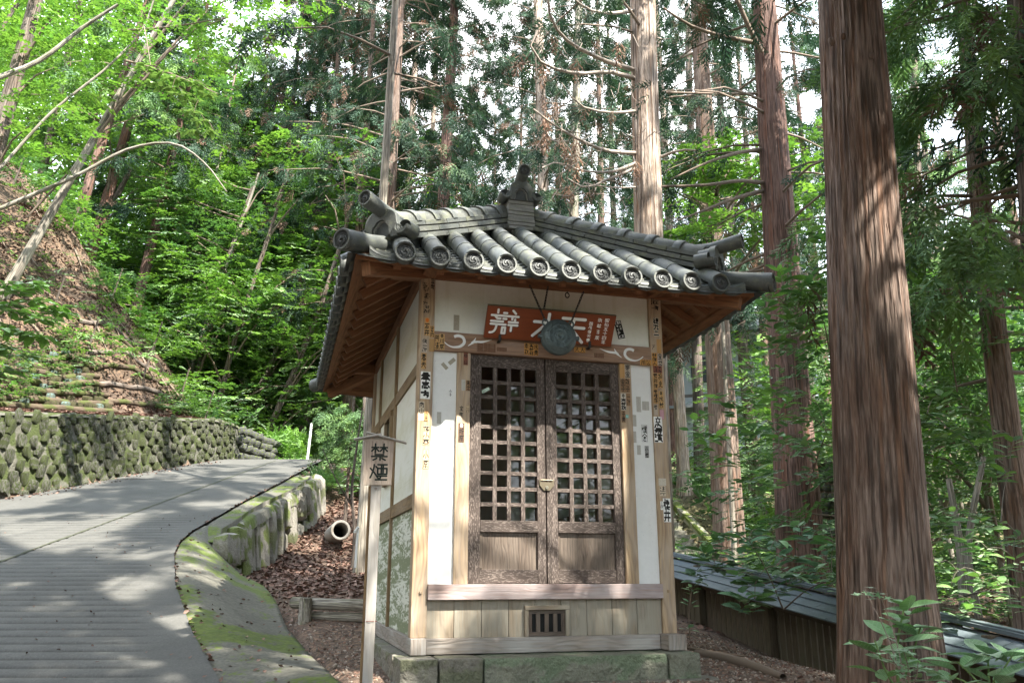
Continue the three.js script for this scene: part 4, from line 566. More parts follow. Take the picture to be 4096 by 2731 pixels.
    { const n = near ? 7 : 2; for (let i = 0; i < n; i++) { const A = lerp(a0, a1, i / n), B = lerp(a0, a1, (i + 1) / n) + 0.01; S('ridge_cover_tile', roundTile(P(A, 0.128), P(B, 0.128), 0.11, 0.104, 10, 2.9), M.tileB); if (near) S('ridge_lap_band', roundTile(P(B - 0.06, 0.129), P(B - 0.012, 0.129), 0.122, 0.122, 10, 2.95), M.tile); } }
    // filler under the lowest course
    { const g = bar(P(a0, -0.05), P(a1, -0.05), 0.16, 0.1); S('ridge_filler', g, M.tileDark); }
  }
  // demon-tile ornament without a face: arched plate with a bell-shaped hollow, rolled wings at both sides; stands at the origin looking along +z
  function ornament(parent, kx, k, wr, wx) {
    const s = new THREE.Shape(); s.moveTo(-0.125, 0.0); s.bezierCurveTo(-0.15, 0.06, -0.118, 0.09, -0.115, 0.15); s.bezierCurveTo(-0.112, 0.215, -0.06, 0.225, -0.05, 0.238); s.bezierCurveTo(-0.03, 0.252, 0.03, 0.252, 0.05, 0.238); s.bezierCurveTo(0.06, 0.225, 0.112, 0.215, 0.115, 0.15); s.bezierCurveTo(0.118, 0.09, 0.15, 0.06, 0.125, 0.0); s.closePath();
    const hol = (e) => { const h = new THREE.Path(); h.moveTo(-0.088 + e, 0.0 + e * 0.3); h.bezierCurveTo(-0.06 + e, 0.03, -0.068 + e, 0.07, -0.062 + e, 0.1); h.bezierCurveTo(-0.055 + e, 0.115, -0.045 + e, 0.115, -0.04 + e * 0.8, 0.13 - e * 0.3); h.bezierCurveTo(-0.03, 0.165 - e, 0.03, 0.165 - e, 0.04 - e * 0.8, 0.13 - e * 0.3); h.bezierCurveTo(0.045 - e, 0.115, 0.055 - e, 0.115, 0.062 - e, 0.1); h.bezierCurveTo(0.068 - e, 0.07, 0.06 - e, 0.03, 0.088 - e, 0.0 + e * 0.3); h.closePath(); return h; };
    s.holes.push(hol(0)); const ext = { depth: 0.05, bevelEnabled: true, bevelSize: 0.004, bevelThickness: 0.004, bevelSegments: 2, curveSegments: 10 };
    part(parent, 'arched_plate', grainUV(new THREE.ExtrudeGeometry(s, ext).scale(kx, k, 1).translate(0, 0, -0.03), 'y', 0.5, 0.5), M.tile);
    const lip = new THREE.Shape(hol(0.001).getPoints(10)); lip.holes.push(new THREE.Path(hol(0.011).getPoints(10)));
    part(parent, 'inner_lip', grainUV(new THREE.ExtrudeGeometry(lip, { ...ext, depth: 0.03, bevelSize: 0.001 }).scale(kx, k, 1).translate(0, 0, -0.03), 'y', 0.5, 0.5), M.tileLight);
    part(parent, 'hollow_back', grainUV(new THREE.BoxGeometry(0.2 * kx, 0.16 * k, 0.02).translate(0, 0.08 * k, -0.03), 'y', 0.5, 0.5), M.tileDark);
    part(parent, 'body', grainUV(new THREE.ExtrudeGeometry(new THREE.Shape(s.getPoints(8)), { depth: 0.1, bevelEnabled: false }).scale(0.97 * kx, 0.97 * k, 1).translate(0, 0, -0.135), 'y', 0.5, 0.5), M.tile);
    for (const d of [-1, 1]) {
      const L = []; [[0.062, 0.052, 0], [0.05, 0.04, 0.012], [0.038, 0.028, 0.02], [0.026, 0.014, 0.027]].forEach(([r, ri, z], q) => { const c = new THREE.Shape(); c.absarc(0, 0, r, Math.PI * 0.98, Math.PI * 2.14, false); c.absarc(0.004, 0, ri, Math.PI * 2.14, Math.PI * 0.98, true); L.push(new THREE.ExtrudeGeometry(c, { depth: 0.075 - z, bevelEnabled: true, bevelSize: 0.0016, bevelThickness: 0.0016, bevelSegments: 1, curveSegments: 14 }).translate(0, 0, -0.05)); });
      const g = merged(L); g.scale(wr / 0.062, wr / 0.062, 1); g.rotateZ(-0.5); if (d < 0) { g.scale(-1, 1, 1); const p = g.attributes.position, nn = g.attributes.normal; for (let i = 0; i < p.count; i += 3) for (const at of [p, nn]) { const a = [at.getX(i + 1), at.getY(i + 1), at.getZ(i + 1)]; at.setXYZ(i + 1, at.getX(i + 2), at.getY(i + 2), at.getZ(i + 2)); at.setXYZ(i + 2, ...a); } }
      g.translate(d * wx, wr + 0.005, 0.012); part(parent, 'rolled_wing', grainUV(g, 'y', 0.5, 0.5), M.tile);
      part(parent, 'wing_roll', grainUV(new THREE.CylinderGeometry(wr, wr, 0.12, 24, 1, true).rotateX(Math.PI / 2).translate(d * wx, wr + 0.005, -0.075), 'z', 0.5, 0.5), M.tile);
    }
  }
  function discTube(parent, name, pts, r, disc, look) { // a round tile that sweeps up and out to a disc
    const e = new THREE.Group(); e.name = name; parent.add(e); part(e, 'shaft', grainUV(tube(pts, [r * 0.86, r * 0.9, r], 18, 16), 'z', 0.6, 0.6), M.tile);
    const n = pts.length, d = pts[n - 1].clone().sub(pts[n - 2]).normalize(); if (look) d.lerp(look, 0.8).normalize(); for (const [nm, g, mt] of [['whirl_disc', disc, discMat], ['rim', disc === discGeo ? rimBig : rimSmall, M.tile]]) { const m = part(e, nm, g, mt); m.position.copy(pts[n - 1]).addScaledVector(d, 0.006); m.quaternion.setFromUnitVectors(V(0, 0, 1), d); } return e;
  }
  for (const [sx, sz, ox, oz, near] of allHips) {
    const P = hipPath(sx, sz, ox, oz), ry = Math.atan2(-sx, -sz), out = V(-sx, 0, -sz).normalize();
    const o = new THREE.Group(); o.name = 'ridge_end_ornament'; o.position.copy(P(-0.38, 0)); o.position.y += 0.005; o.rotation.y = ry; shrine.add(o); ornament(o, 1.28, 1.0, 0.064, 0.205);
    const e = new THREE.Group(); e.name = 'bird_perch_tile'; shrine.add(e);
    discTube(e, 'perch', [P(-0.1, 0.15), P(-0.32, 0.215), V(ox - sx * 0.525, 3.36, oz - sz * 0.525)], 0.064, discSmall, out);
    const c = new THREE.Group(); c.name = 'corner_tile'; shrine.add(c);
    discTube(c, 'corner_round', [P(-0.22, -0.045), P(-0.45, -0.035), V(ox - sx * 0.69, 2.935, oz - sz * 0.69)], 0.084, discGeo, out);
  }
  { // main ridge with its stacked face, ornament and perch tile
    const z0 = -0.76, z1 = -DEEP + 0.76;
    for (let i = 0; i < 8; i++) { const y = 3.826 + i * 0.0375, w = 0.128 + 0.004 * (7 - i) * 0.5; S('ridge_face_slab', bx(MID - w, MID + w, y, y + 0.0345, z0 - 0.2, z0 + 0.004 * ((i * 7) % 3), 0.003, 'x'), M.tileLight); }
    S('main_ridge', bx(MID - 0.12, MID + 0.12, 3.85, 4.16, z1, z0 - 0.2, 0.01), M.tileB);
    S('main_ridge_cover', roundTile(V(MID, 4.14, z0 - 0.05), V(MID, 4.14, z1), 0.1, 0.1, 12, 3), M.tile);
    S('ridge_base', bx(MID - 0.09, MID + 0.09, 3.7, 3.826, z0 - 0.25, z0 - 0.03, 0.01), M.tileB);
    const o = new THREE.Group(); o.name = 'ridge_end_ornament'; o.position.set(MID, 4.126, z0 + 0.0); shrine.add(o); ornament(o, 0.97, 0.84, 0.056, 0.158);
    const e = new THREE.Group(); e.name = 'bird_perch_tile'; shrine.add(e); discTube(e, 'perch', [V(MID, 4.24, z0 - 0.34), V(MID, 4.31, z0 - 0.14), V(MID + 0.01, 4.415, z0 + 0.08)], 0.062, discSmall, V(-0.1, -0.3, 1).normalize());
  }
  // eaves: fascia boards, boarding, rafters
  for (const [side, o] of Object.entries(slope)) {
    const hv = o.half, n = 16;
    const edge = (t, h, w) => sheet(n, 1, (i, j) => { const s = lerp(-(hv - t), hv - t, i / n), p = o.p(s, t, h + j * w); return [p.x, p.y, p.z]; });
    { // fascia as a swept board
      const P = [], I = [], prof = [[0.065, -0.038], [0.065, -0.085], [0.125, -0.07], [0.125, -0.03]]; prof.concat([prof[0]]).forEach(([t, h]) => { for (let i = 0; i <= n; i++) { const s = lerp(-(hv - t), hv - t, i / n), p = o.p(s, t, h); P.push(p.x, p.y, p.z); } });
      for (let a = 0; a < 4; a++) for (let i = 0; i < n; i++) { const q = a * (n + 1) + i, w = q + n + 1; I.push(q, w, q + 1, q + 1, w, w + 1); }
      const g = new THREE.BufferGeometry(); g.setAttribute('position', new THREE.Float32BufferAttribute(P, 3)); g.setIndex(I); S('fascia_board', grainUV(toCreasedNormals(g.toNonIndexed(), 0.4), side === 'left' || side === 'right' ? 'z' : 'x'), M.eave);
    }
    // boarding in strips that run along the eaves
    for (let b = 0; b < 4; b++) { const t0 = 0.1 + b * 0.16, t1 = t0 + 0.157; const g = sheet(n, 1, (i, j) => { const t = j ? t1 : t0, s = lerp(-(hv - t), hv - t, i / n), p = o.p(s, t, -0.045); return [p.x, p.y, p.z]; }); S('eave_board', grainUV(g, side === 'left' || side === 'right' ? 'z' : 'x', 0.4, 1), M.eave); }
    const step = side === 'front' || side === 'back' ? 0.335 : 0.302, m = Math.floor((hv - 0.3) / step);
    for (let k = -m; k <= m; k++) { const s = k * step, tmax = Math.min(0.75, hv - Math.abs(s) - 0.03); if (tmax < 0.3) continue; const a = o.p(s, 0.185, -0.1), b = o.p(s, tmax, -0.095); S('rafter', bar(a, b, 0.062, 0.078, 0.3), M.eave); }
  }
  for (const [sx, sz, ox, oz] of allHips) S('hip_rafter', bar(V(ox - sx * 0.5, 2.795, oz - sz * 0.5), V(ox + sx * 0.1, 3.03, oz + sz * 0.1), 0.085, 0.105, 0.4), M.eave);
}
// ---------------------------------------------------------------- placing from a sketch 2352 wide: direction through (px, py), at ground distance d ahead
const FPX = 1908.9, CP = Math.cos(0.275), SP = Math.sin(0.275);
function at(px, py, d) { const a = (px - 1176) / FPX, b = -(py - 784) / FPX, f = CP - b * -1 * 0 - b * SP; return V(d * a / f, 0.5607 + d * (b * CP + SP) / f, -d); }
const pxAt = (p) => FPX / (-p.z * CP + (p.y - 0.5607) * SP);      // sketch pixels per metre at a point
function place(m, o) { o.applyMatrix4(m); return o; }
function inst(parent, name, geo, mat, list, colors, kind = 'stuff') {   // list of Matrix4
  const o = new THREE.InstancedMesh(geo, mat, list.length); list.forEach((m, i) => o.setMatrixAt(i, m)); if (colors) { const c = new THREE.Color(); list.forEach((m, i) => { const k = colors(i, m); o.setColorAt(i, c.setRGB(k[0], k[1], k[2])); }); }
  o.name = parent === scene ? numbered(name) : name; o.userData.kind = kind; o.castShadow = o.receiveShadow = true; parent.add(o); return o;
}
const leafMat = (r, g, b, t = 0.45, rough = 0.95) => new THREE.MeshPhysicalMaterial({ color: new THREE.Color(r, g, b), transmission: t, thickness: 0, roughness: rough, side: THREE.DoubleSide });

// ---------------------------------------------------------------- left: mossy retaining wall of round stones, then a wall of dark boulders
{
  const stones = [11, 12, 13, 14, 15, 16, 17, 18].map((s) => lump(1, 1, 1, s, 2, 0.34, 0.55)), r = rng(31);
  const wall = thing('retaining_wall', 'moss covered stone retaining wall along the left edge of the road', 'wall');
  const face = (d, s, h) => V(roadLeft(d) - s - h * 0.12, roadY(d) + h, -d);
  { const P = sheet(40, 6, (i, j) => { const d = 7.5 + 14.3 * i / 40, h = (wallTop(d) + 0.01) * j / 6 - 0.02, p = face(d, 0.028, h); return [p.x, p.y, p.z]; }, (i, j) => [i * 0.6, j * 0.3]); part(wall, 'mortar_face', P, M.wallStone[2]); }
  let k = 0;
  for (let d = 13.9, c = 0; d < 21.45; d += 0.27, c++) {
    const n = 7, top = wallTop(d); for (let j = -1; j < n; j++) {
      const dd = d + (j % 2 ? 0.135 : 0) + (r() - 0.5) * 0.13, h = (j + 0.5) / n * top + (r() - 0.5) * 0.09, p = face(dd, 0.05 + 0.015 * r(), h), m = part(wall, 'stone', stones[Math.floor(r() * 8)], M.wallStone[Math.floor(r() * 4)]), hs = top / n * 0.56;
      m.position.copy(p); m.scale.set(0.07 + 0.02 * r(), hs * (1.25 + 0.35 * r()), 0.16 + 0.08 * r()); m.rotation.set((r() - 0.5) * 0.9, 0.26 + (r() - 0.5) * 0.25, (r() - 0.5) * 0.3); k++;
    }
  }
  { const P = sheet(60, 2, (i, j) => { const d = 7.5 + 14.1 * i / 60, h = wallTop(d) + 0.02 + (j === 0 ? -0.07 : 0), p = face(d, j === 2 ? 0.3 : j ? 0.02 : -0.005, h); return [p.x, p.y + 0.012 * (h2(i, j, 6) - 0.5), p.z]; }, (i, j) => [i * 0.4, j * 0.3]); part(wall, 'coping', P, M.wallStone[2]); }
  const wall2 = thing('boulder_wall', 'low wall of dark rounded boulders beyond the mossy wall where the road bends', 'wall');
  { const P = sheet(30, 4, (i, j) => { const d = 21.3 + 9 * i / 30, p = face(d, 0.1, wallTop(d) * j / 4); return [p.x, p.y, p.z]; }); part(wall2, 'earth_face', P, M.barkDark); }
  for (let d = 21.6; d < 30; d += 0.36) for (let j = 0; j < 4; j++) { const top = wallTop(d), m = part(wall2, 'boulder', stones[Math.floor(r() * 8)], M.boulder[r() < 0.35 ? 1 : 0]); m.position.copy(face(d + (j % 2) * 0.18 + (r() - 0.5) * 0.08, 0.02, (j + 0.5) * top / 4)); m.scale.set(0.14 + 0.06 * r(), top / 8 * (1 + 0.25 * r()), 0.2 + 0.06 * r()); m.rotation.set((r() - 0.5) * 0.6, 0.4 + r() * 0.3, (r() - 0.5) * 0.8); }
  // crib of logs and filled bags on the bank above the wall
  const crib = thing('log_crib', 'mossy log cribbing packed with pale blue green bags on the bank above the wall', 'slope cribbing');
  const logMat = std({ map: stoneTex(981, [0.06, 0.042, 0.028], [0.12, 0.09, 0.06], [0.06, 0.075, 0.015], 0.9, 0.42), bumpMap: barkBump, bumpScale: 0.01, roughness: 1 }), bagMat = std({ map: stoneTex(991, [0.075, 0.115, 0.11], [0.12, 0.18, 0.172], [0.07, 0.07, 0.035], 0.85, 0.46), roughness: 0.9 });
  for (let j = 0; j < 7; j++) { const row = (d) => { const x = roadLeft(d) - 1.25 - 0.17 * j; return V(x, ground(x, d) + 0.05 + 0.03 * h2(j, d * 4 | 0, 5), -d); }, pts = []; for (let i = 0; i <= 7; i++) pts.push(row(15 + 3.7 * i / 7 + 0.05 * j)); part(crib, 'log', tube(pts, [0.07, 0.074, 0.064], 8, 3), logMat); for (let i = 0; i < 17; i++) if (r() < 0.85) { const m = part(crib, 'bag', stones[i % 8], r() < 0.3 ? bagMat : logMat); m.position.copy(row(15 + 3.7 * (i + 0.6 * r()) / 17)).add(V(-0.08, 0.1, -0.02)); m.scale.set(0.1, 0.085, 0.11 + 0.04 * r()); m.rotation.y = 0.3 * r(); } }
  for (let j = 0; j < 6; j++) { const row = (d) => { const x = roadLeft(d) - 1.5 - 0.3 * j; return V(x, ground(x, d) + 0.06 * h2(j, d * 3 | 0, 7), -d); }, pts = []; for (let i = 0; i <= 6; i++) pts.push(row(18.6 + 0.15 * j + 2.4 * i / 6)); part(crib, 'log', tube(pts, [0.07, 0.06], 7, 3), j % 2 ? M.barkDark : logMat); }
}
// ---------------------------------------------------------------- rough stone wall that holds up the right side of the road
{
  const o = thing('kerb_wall', 'rough stone wall with mossy top that drops from the road to the leafy hollow', 'wall'), r = rng(41);
  const X = (d) => -4.02 + 0.05 * Math.sin(d * 1.7), topY = (d) => roadY(d) + 0.0, botY = (d) => terrace(-3.7, d) - 0.35;
  { const P = sheet(24, 4, (i, j) => { const d = 11.9 + 5.9 * i / 24; return [X(d) - 0.1, lerp(botY(d), topY(d) + 0.02, j / 4), -d]; }); part(o, 'backing', P, M.kerbStone[1]); }
  let d = 11.65; while (d < 17.6) { const w = 0.28 + 0.26 * r(), t = topY(d + w / 2), b = botY(d + w / 2), n = r() < 0.5 ? 1 : 2; for (let k = 0; k < n; k++) { const y0 = lerp(b, t, k / n), y1 = lerp(b, t, (k + 1) / n), m = part(o, 'stone', lump(0.17, (y1 - y0) * 0.56, w * 0.62, 60 + Math.floor(r() * 900), 2, 0.34, 0.58), M.kerbStone[r() < 0.35 ? 1 : 0]); m.position.set(X(d + w / 2) - 0.04 + 0.05 * r(), (y0 + y1) / 2, -(d + w / 2)); m.rotation.set((r() - 0.5) * 0.12, (r() - 0.5) * 0.3, 0.1); } d += w * 0.94; }
  { const ns = 46, g = sheet(10, ns, (i, j) => { const d = 11.75 + 6 * j / ns, f = i / 10, x = lerp(roadRight(d) + 0.008, X(d) + 0.07 + 0.06 * (h2(j >> 1, 3, 9) - 0.5), f), n = f3(x * 3.1 + 20, d * 3.1, 4, 3, 51) - 0.5, crack = Math.abs(f3(x * 1.6, d * 1.6 + 9, 3, 2, 57) - 0.5) < 0.025 ? -0.035 : 0; return [x, topY(d) - (i ? 0.02 : 0.03) + 0.11 * n * (i ? 1 : 0.3) + crack * (i > 1 ? 1 : 0) - (i === 10 ? 0.16 : i === 9 ? 0.03 : 0) - 0.02 * f - (d < 12.6 ? 0.1 * (12.6 - d) : 0), -d]; }, (i, j, p) => [p[0] / 1.3, -p[2] / 1.3]); part(o, 'mossy_top', g, M.apron); }
}
// ---------------------------------------------------------------- pipe, marker stake, log step
{
  const a = at(782, 1217, 14.6), b = at(757, 1198, 15.8), dir = b.clone().sub(a), o = thing('drain_pipe', 'grey concrete drain pipe end sticking out of the leafy bank', 'pipe', a.toArray());
  const g = new THREE.LatheGeometry([[0.125, -0.9], [0.165, -0.9], [0.168, 0], [0.163, 0.012], [0.128, 0.012], [0.125, 0], [0.125, -0.9]].map(([r, y]) => new THREE.Vector2(r, y)), 36); g.applyQuaternion(new THREE.Quaternion().setFromUnitVectors(V(0, 1, 0), V(0.35, 0.06, 1).normalize()));
  part(o, 'pipe_wall', grainUV(g, 'z', 0.7, 0.7), std({ map: stoneTex(1001, [0.17, 0.16, 0.145], [0.28, 0.265, 0.24], [0.12, 0.1, 0.07], 0.7, 0.55), roughness: 0.9 }));
  part(o, 'dark_end_disc', new THREE.CircleGeometry(0.126, 24).applyQuaternion(new THREE.Quaternion().setFromUnitVectors(V(0, 0, 1), V(0.35, 0.06, 1).normalize())).translate(-0.21, -0.03, -0.6), flat(0.02, 0.017, 0.014));  // near-black disc closing the bore of the pipe
  const p = at(818, 1255, 12.6), m = thing('marker_stake', 'small white stake with a bent top beside the pale trunk', 'stake', [p.x, p.y, p.z]);
  part(m, 'stake', bar(V(0, -0.3, 0), V(0.012, 0.27, 0), 0.04, 0.03), M.white); part(m, 'bent_top', bar(V(-0.035, 0.2, 0.01), V(0.02, 0.285, 0.01), 0.05, 0.03), M.white);
  const la = at(672, 1384, 9.7), lb = at(850, 1392, 9.3), s = thing('log_step', 'two horizontal logs held by a short post forming a step behind the apron', 'log step');
  part(s, 'log', tube([la, la.clone().lerp(lb, 0.5), lb.clone().add(V(0.3, 0, 0))], 0.062, 14, 6), M.barkGrey); part(s, 'log', tube([la.clone().add(V(0.1, -0.135, 0.03)), lb.clone().add(V(0.3, -0.125, 0.03))], 0.05, 14, 6), M.barkGrey);
  const q = at(702, 1395, 9.5); part(s, 'post', new THREE.CylinderGeometry(0.068, 0.072, 0.4, 16).translate(q.x, q.y - 0.1, q.z + 0.02), M.barkGrey);
}
// ---------------------------------------------------------------- right: low fence with a shingled roof
{
  const A = V(2.02, 1.02, -13.74), B = V(4.98, -0.226, -5.0), u = B.clone().sub(A), L = Math.hypot(u.x, u.z), rise = u.y / L;
  const o = thing('roofed_fence', 'dark vertical board fence with a blue grey shingled roof running down to the right', 'fence', A.toArray(), Math.atan2(u.x, u.z) - Math.PI / 2);
  // local axes: +x along the fence towards the right, -z ... +z faces the shrine yard or away; pick the side by sign
  const n = V(-u.z, 0, u.x).normalize(); const side = (n.x < 0 ? 1 : -1);   // world normal towards the yard
  const loc = (x, y, z) => [x, y + rise * x, z];
  const sl = (s) => std({ map: tex(256, 256, (a, b) => { const q = fb(a, b, 5, 5, 4, s), g = fb(a, b, 60, 20, 2, s + 4); return mul3(mix3([0.12, 0.15, 0.175], [0.17, 0.205, 0.225], q), 0.8 + 0.4 * g); }), roughness: 0.42, metalness: 0.15 });
  const ms = [sl(1021), sl(1031), sl(1041)], r = rng(51);
  const yardZ = 1; // filled in below by the turn of the group
  const put = (name, x0, x1, y0, y1, z0, z1, m) => { const g = bx(x0, x1, y0, y1, z0, z1, 0.002), p = g.attributes.position; for (let i = 0; i < p.count; i++) p.setY(i, p.getY(i) + rise * p.getX(i)); g.computeVertexNormals(); return part(o, name, g, m); };
  for (const s of [1, -1]) for (let c = 0; c < 3; c++) for (let x = -0.3 * c; x < L; x += 0.62) {
    const z0 = 0.05 + c * 0.135, z1 = z0 + 0.15, x0 = Math.max(0, x), x1 = Math.min(L, x + 0.614), y = (z) => -0.03 - z * 0.42 - c * 0.0; if (x1 - x0 < 0.05) continue;
    const P = [[x0, z0, 0], [x1, z0, 0], [x0, z1, 0.004], [x1, z1, 0.004]].map(([a, z, e]) => [a, y(z) + rise * a + e + 0.006 * (2 - c) * 0 + (z === z1 ? 0.014 : 0), s * z]), t = 0.012, pos = [], q = (a, b, d, e) => pos.push(...a, ...b, ...d, ...d, ...b, ...e), dn = P.map((p) => [p[0], p[1] - t, p[2]]);
    if (s > 0) { q(P[0], P[2], P[1], P[3]); q(P[2], dn[2], P[3], dn[3]); q(P[1], P[3], dn[1], dn[3]); q(dn[0], dn[1], dn[2], dn[3]); } else { q(P[0], P[1], P[2], P[3]); q(P[2], P[3], dn[2], dn[3]); q(P[1], dn[1], P[3], dn[3]); q(dn[0], dn[2], dn[1], dn[3]); }
    const g = new THREE.BufferGeometry(); g.setAttribute('position', new THREE.Float32BufferAttribute(pos, 3)); g.computeVertexNormals(); part(o, 'roof_shingle', grainUV(g, 'x', 0.5, 0.5), ms[Math.floor(r() * 3)]);
  }
  put('ridge_cap', 0, L, -0.022, 0.012, -0.07, 0.07, ms[0]); put('ridge_cap', 0, L, 0.0125, 0.03, -0.045, 0.045, ms[1]);
  for (const s of [1, -1]) put('eave_batten', 0, L, -0.245, -0.205, s > 0 ? 0.36 : -0.41, s > 0 ? 0.41 : -0.36, M.fence);
  put('top_rail', 0, L, -0.36, -0.27, 0.03, 0.075, M.fence); put('bottom_rail', 0, L, -1.12, -1.03, 0.03, 0.07, M.fence);
  const bg = [0, 1, 2].map(() => bx(-0.045, 0.045, -1.3, -0.1, 0.005, 0.026, 0.002)); for (let x = 0.06; x < L; x += 0.112) { const m = part(o, 'fence_board', bg[Math.floor(r() * 3)], M.fence); m.position.set(x, rise * x + (r() - 0.5) * 0.01, 0); }
  for (let x = 0.4; x < L; x += 1.55) { const m = part(o, 'fence_post', bx(-0.05, 0.05, -1.4, -0.05, 0.03, 0.13, 0.004), M.fence); m.position.set(x, rise * x, 0); }
}
// ---------------------------------------------------------------- stone steps, white house on the hill, hedge and pole at the crest
{
  const a = at(1628, 1300, 25.6), o = thing('stone_steps', 'long flight of worn stone steps with mossy kerbs climbing behind the shrine', 'steps', [a.x - 0.55, a.y - 0.1, a.z], 0.2), r = rng(71);
  for (let i = 0; i < 26; i++) { const g = lump(1.05, 0.105, 0.2, 300 + i, 2, 0.06, 0.97); const m = part(o, 'step', g, M.found); m.position.set((r() - 0.5) * 0.03, 0.145 * i, -0.27 * i); }
  for (const s of [1, -1]) { const pts = [V(s * 1.12, 0.25, 0.2), V(s * 1.12, 3.85, -6.9)]; for (let k = 0; k < 5; k++) part(o, 'kerb_slab', bar(pts[0].clone().lerp(pts[1], k / 5 + 0.004), pts[0].clone().lerp(pts[1], (k + 1) / 5 - 0.004), 0.26, 0.2, 0.6), M.capMoss); }
  const c = at(1612, 860, 42), h = thing('white_house', 'pale grey walled house glimpsed between trunks up the hill', 'house', [c.x + 1.3, c.y - 4.2, c.z - 2], -0.3);
  const hm = flat(0.36, 0.41, 0.45, { roughness: 0.8 }), gm = flat(0.5, 0.53, 0.55, { roughness: 0.8 });
  part(h, 'wall', bx(-2.0, 5, 0, 6.2, -3, 2, 0), hm); part(h, 'lower_roof', bx(-2.9, 5.6, 2.35, 2.5, 1.2, 3.1, 0.01).rotateX(0), flat(0.2, 0.22, 0.23)); part(h, 'band', bx(-2.05, 5.05, 3.1, 3.25, -3.05, 2.05, 0.01), flat(0.12, 0.11, 0.1));
  const roof = new THREE.Shape([new THREE.Vector2(-4.2, 0), new THREE.Vector2(0, 2.2), new THREE.Vector2(4.2, 0), new THREE.Vector2(4.2, -0.18), new THREE.Vector2(0, 2.0), new THREE.Vector2(-4.2, -0.18)]); part(h, 'roof', new THREE.ExtrudeGeometry(roof, { depth: 9, bevelEnabled: false }).rotateY(Math.PI / 2).translate(-2.9, 6.2, -0.5), flat(0.16, 0.17, 0.18)); part(h, 'gable', new THREE.ExtrudeGeometry(new THREE.Shape([new THREE.Vector2(-3, 0), new THREE.Vector2(3, 0), new THREE.Vector2(0, 1.6)]), { depth: 6.9, bevelEnabled: false }).rotateY(Math.PI / 2).translate(-1.95, 6.2, -0.5), gm);
  const w = part(h, 'window', bx(-1.2, -0.2, 3.8, 5.2, 2.0, 2.03, 0), flat(0.05, 0.06, 0.07, { roughness: 0.2 })); part(w, 'window_frame', merged([bx(-1.26, -0.14, 5.2, 5.27, 1.99, 2.06, 0), bx(-1.26, -0.14, 3.73, 3.8, 1.99, 2.06, 0), bx(-0.73, -0.67, 3.8, 5.2, 1.99, 2.05, 0)]), gm);
  const p = at(705, 1052, 23.5), wp = thing('white_pole', 'thin white pole standing beside the road at the crest', 'pole', [p.x, p.y - 0.5, p.z]); part(wp, 'shaft', new THREE.CylinderGeometry(0.035, 0.035, 1.5, 12).rotateZ(-0.05).translate(0.02, 0.72, 0), M.white); part(wp, 'cap', new THREE.CylinderGeometry(0.02, 0.037, 0.03, 12).rotateZ(-0.05).translate(0.058, 1.48, 0), flat(0.5, 0.5, 0.5));
  const wl = thing('rubble_wall', 'dark rubble wall in the shade between the two cedars on the right', 'wall'); const w0 = at(1850, 1215, 19), w1 = at(2010, 1235, 17.5); part(wl, 'backing', sheet(4, 2, (i, j) => { const q = w0.clone().lerp(w1, i / 4); return [q.x, q.y + j * 0.9 - 0.2, q.z - 0.05]; }), M.barkDark); const gs = [1, 2, 3, 4].map((s) => lump(1, 1, 1, 700 + s, 1, 0.3, 0.5)); for (let i = 0; i < 9; i++) for (let j = 0; j < 9; j++) { const m = part(wl, 'stone', gs[(i * 3 + j) % 4], M.boulder[1]); m.position.copy(w0).lerp(w1, (i + (j % 2) * 0.5 + 0.2 * r()) / 9).add(V(0, j * 0.19, 0.02)); m.scale.set(0.13, 0.11, 0.09); m.rotation.y = r() * 3; }
}
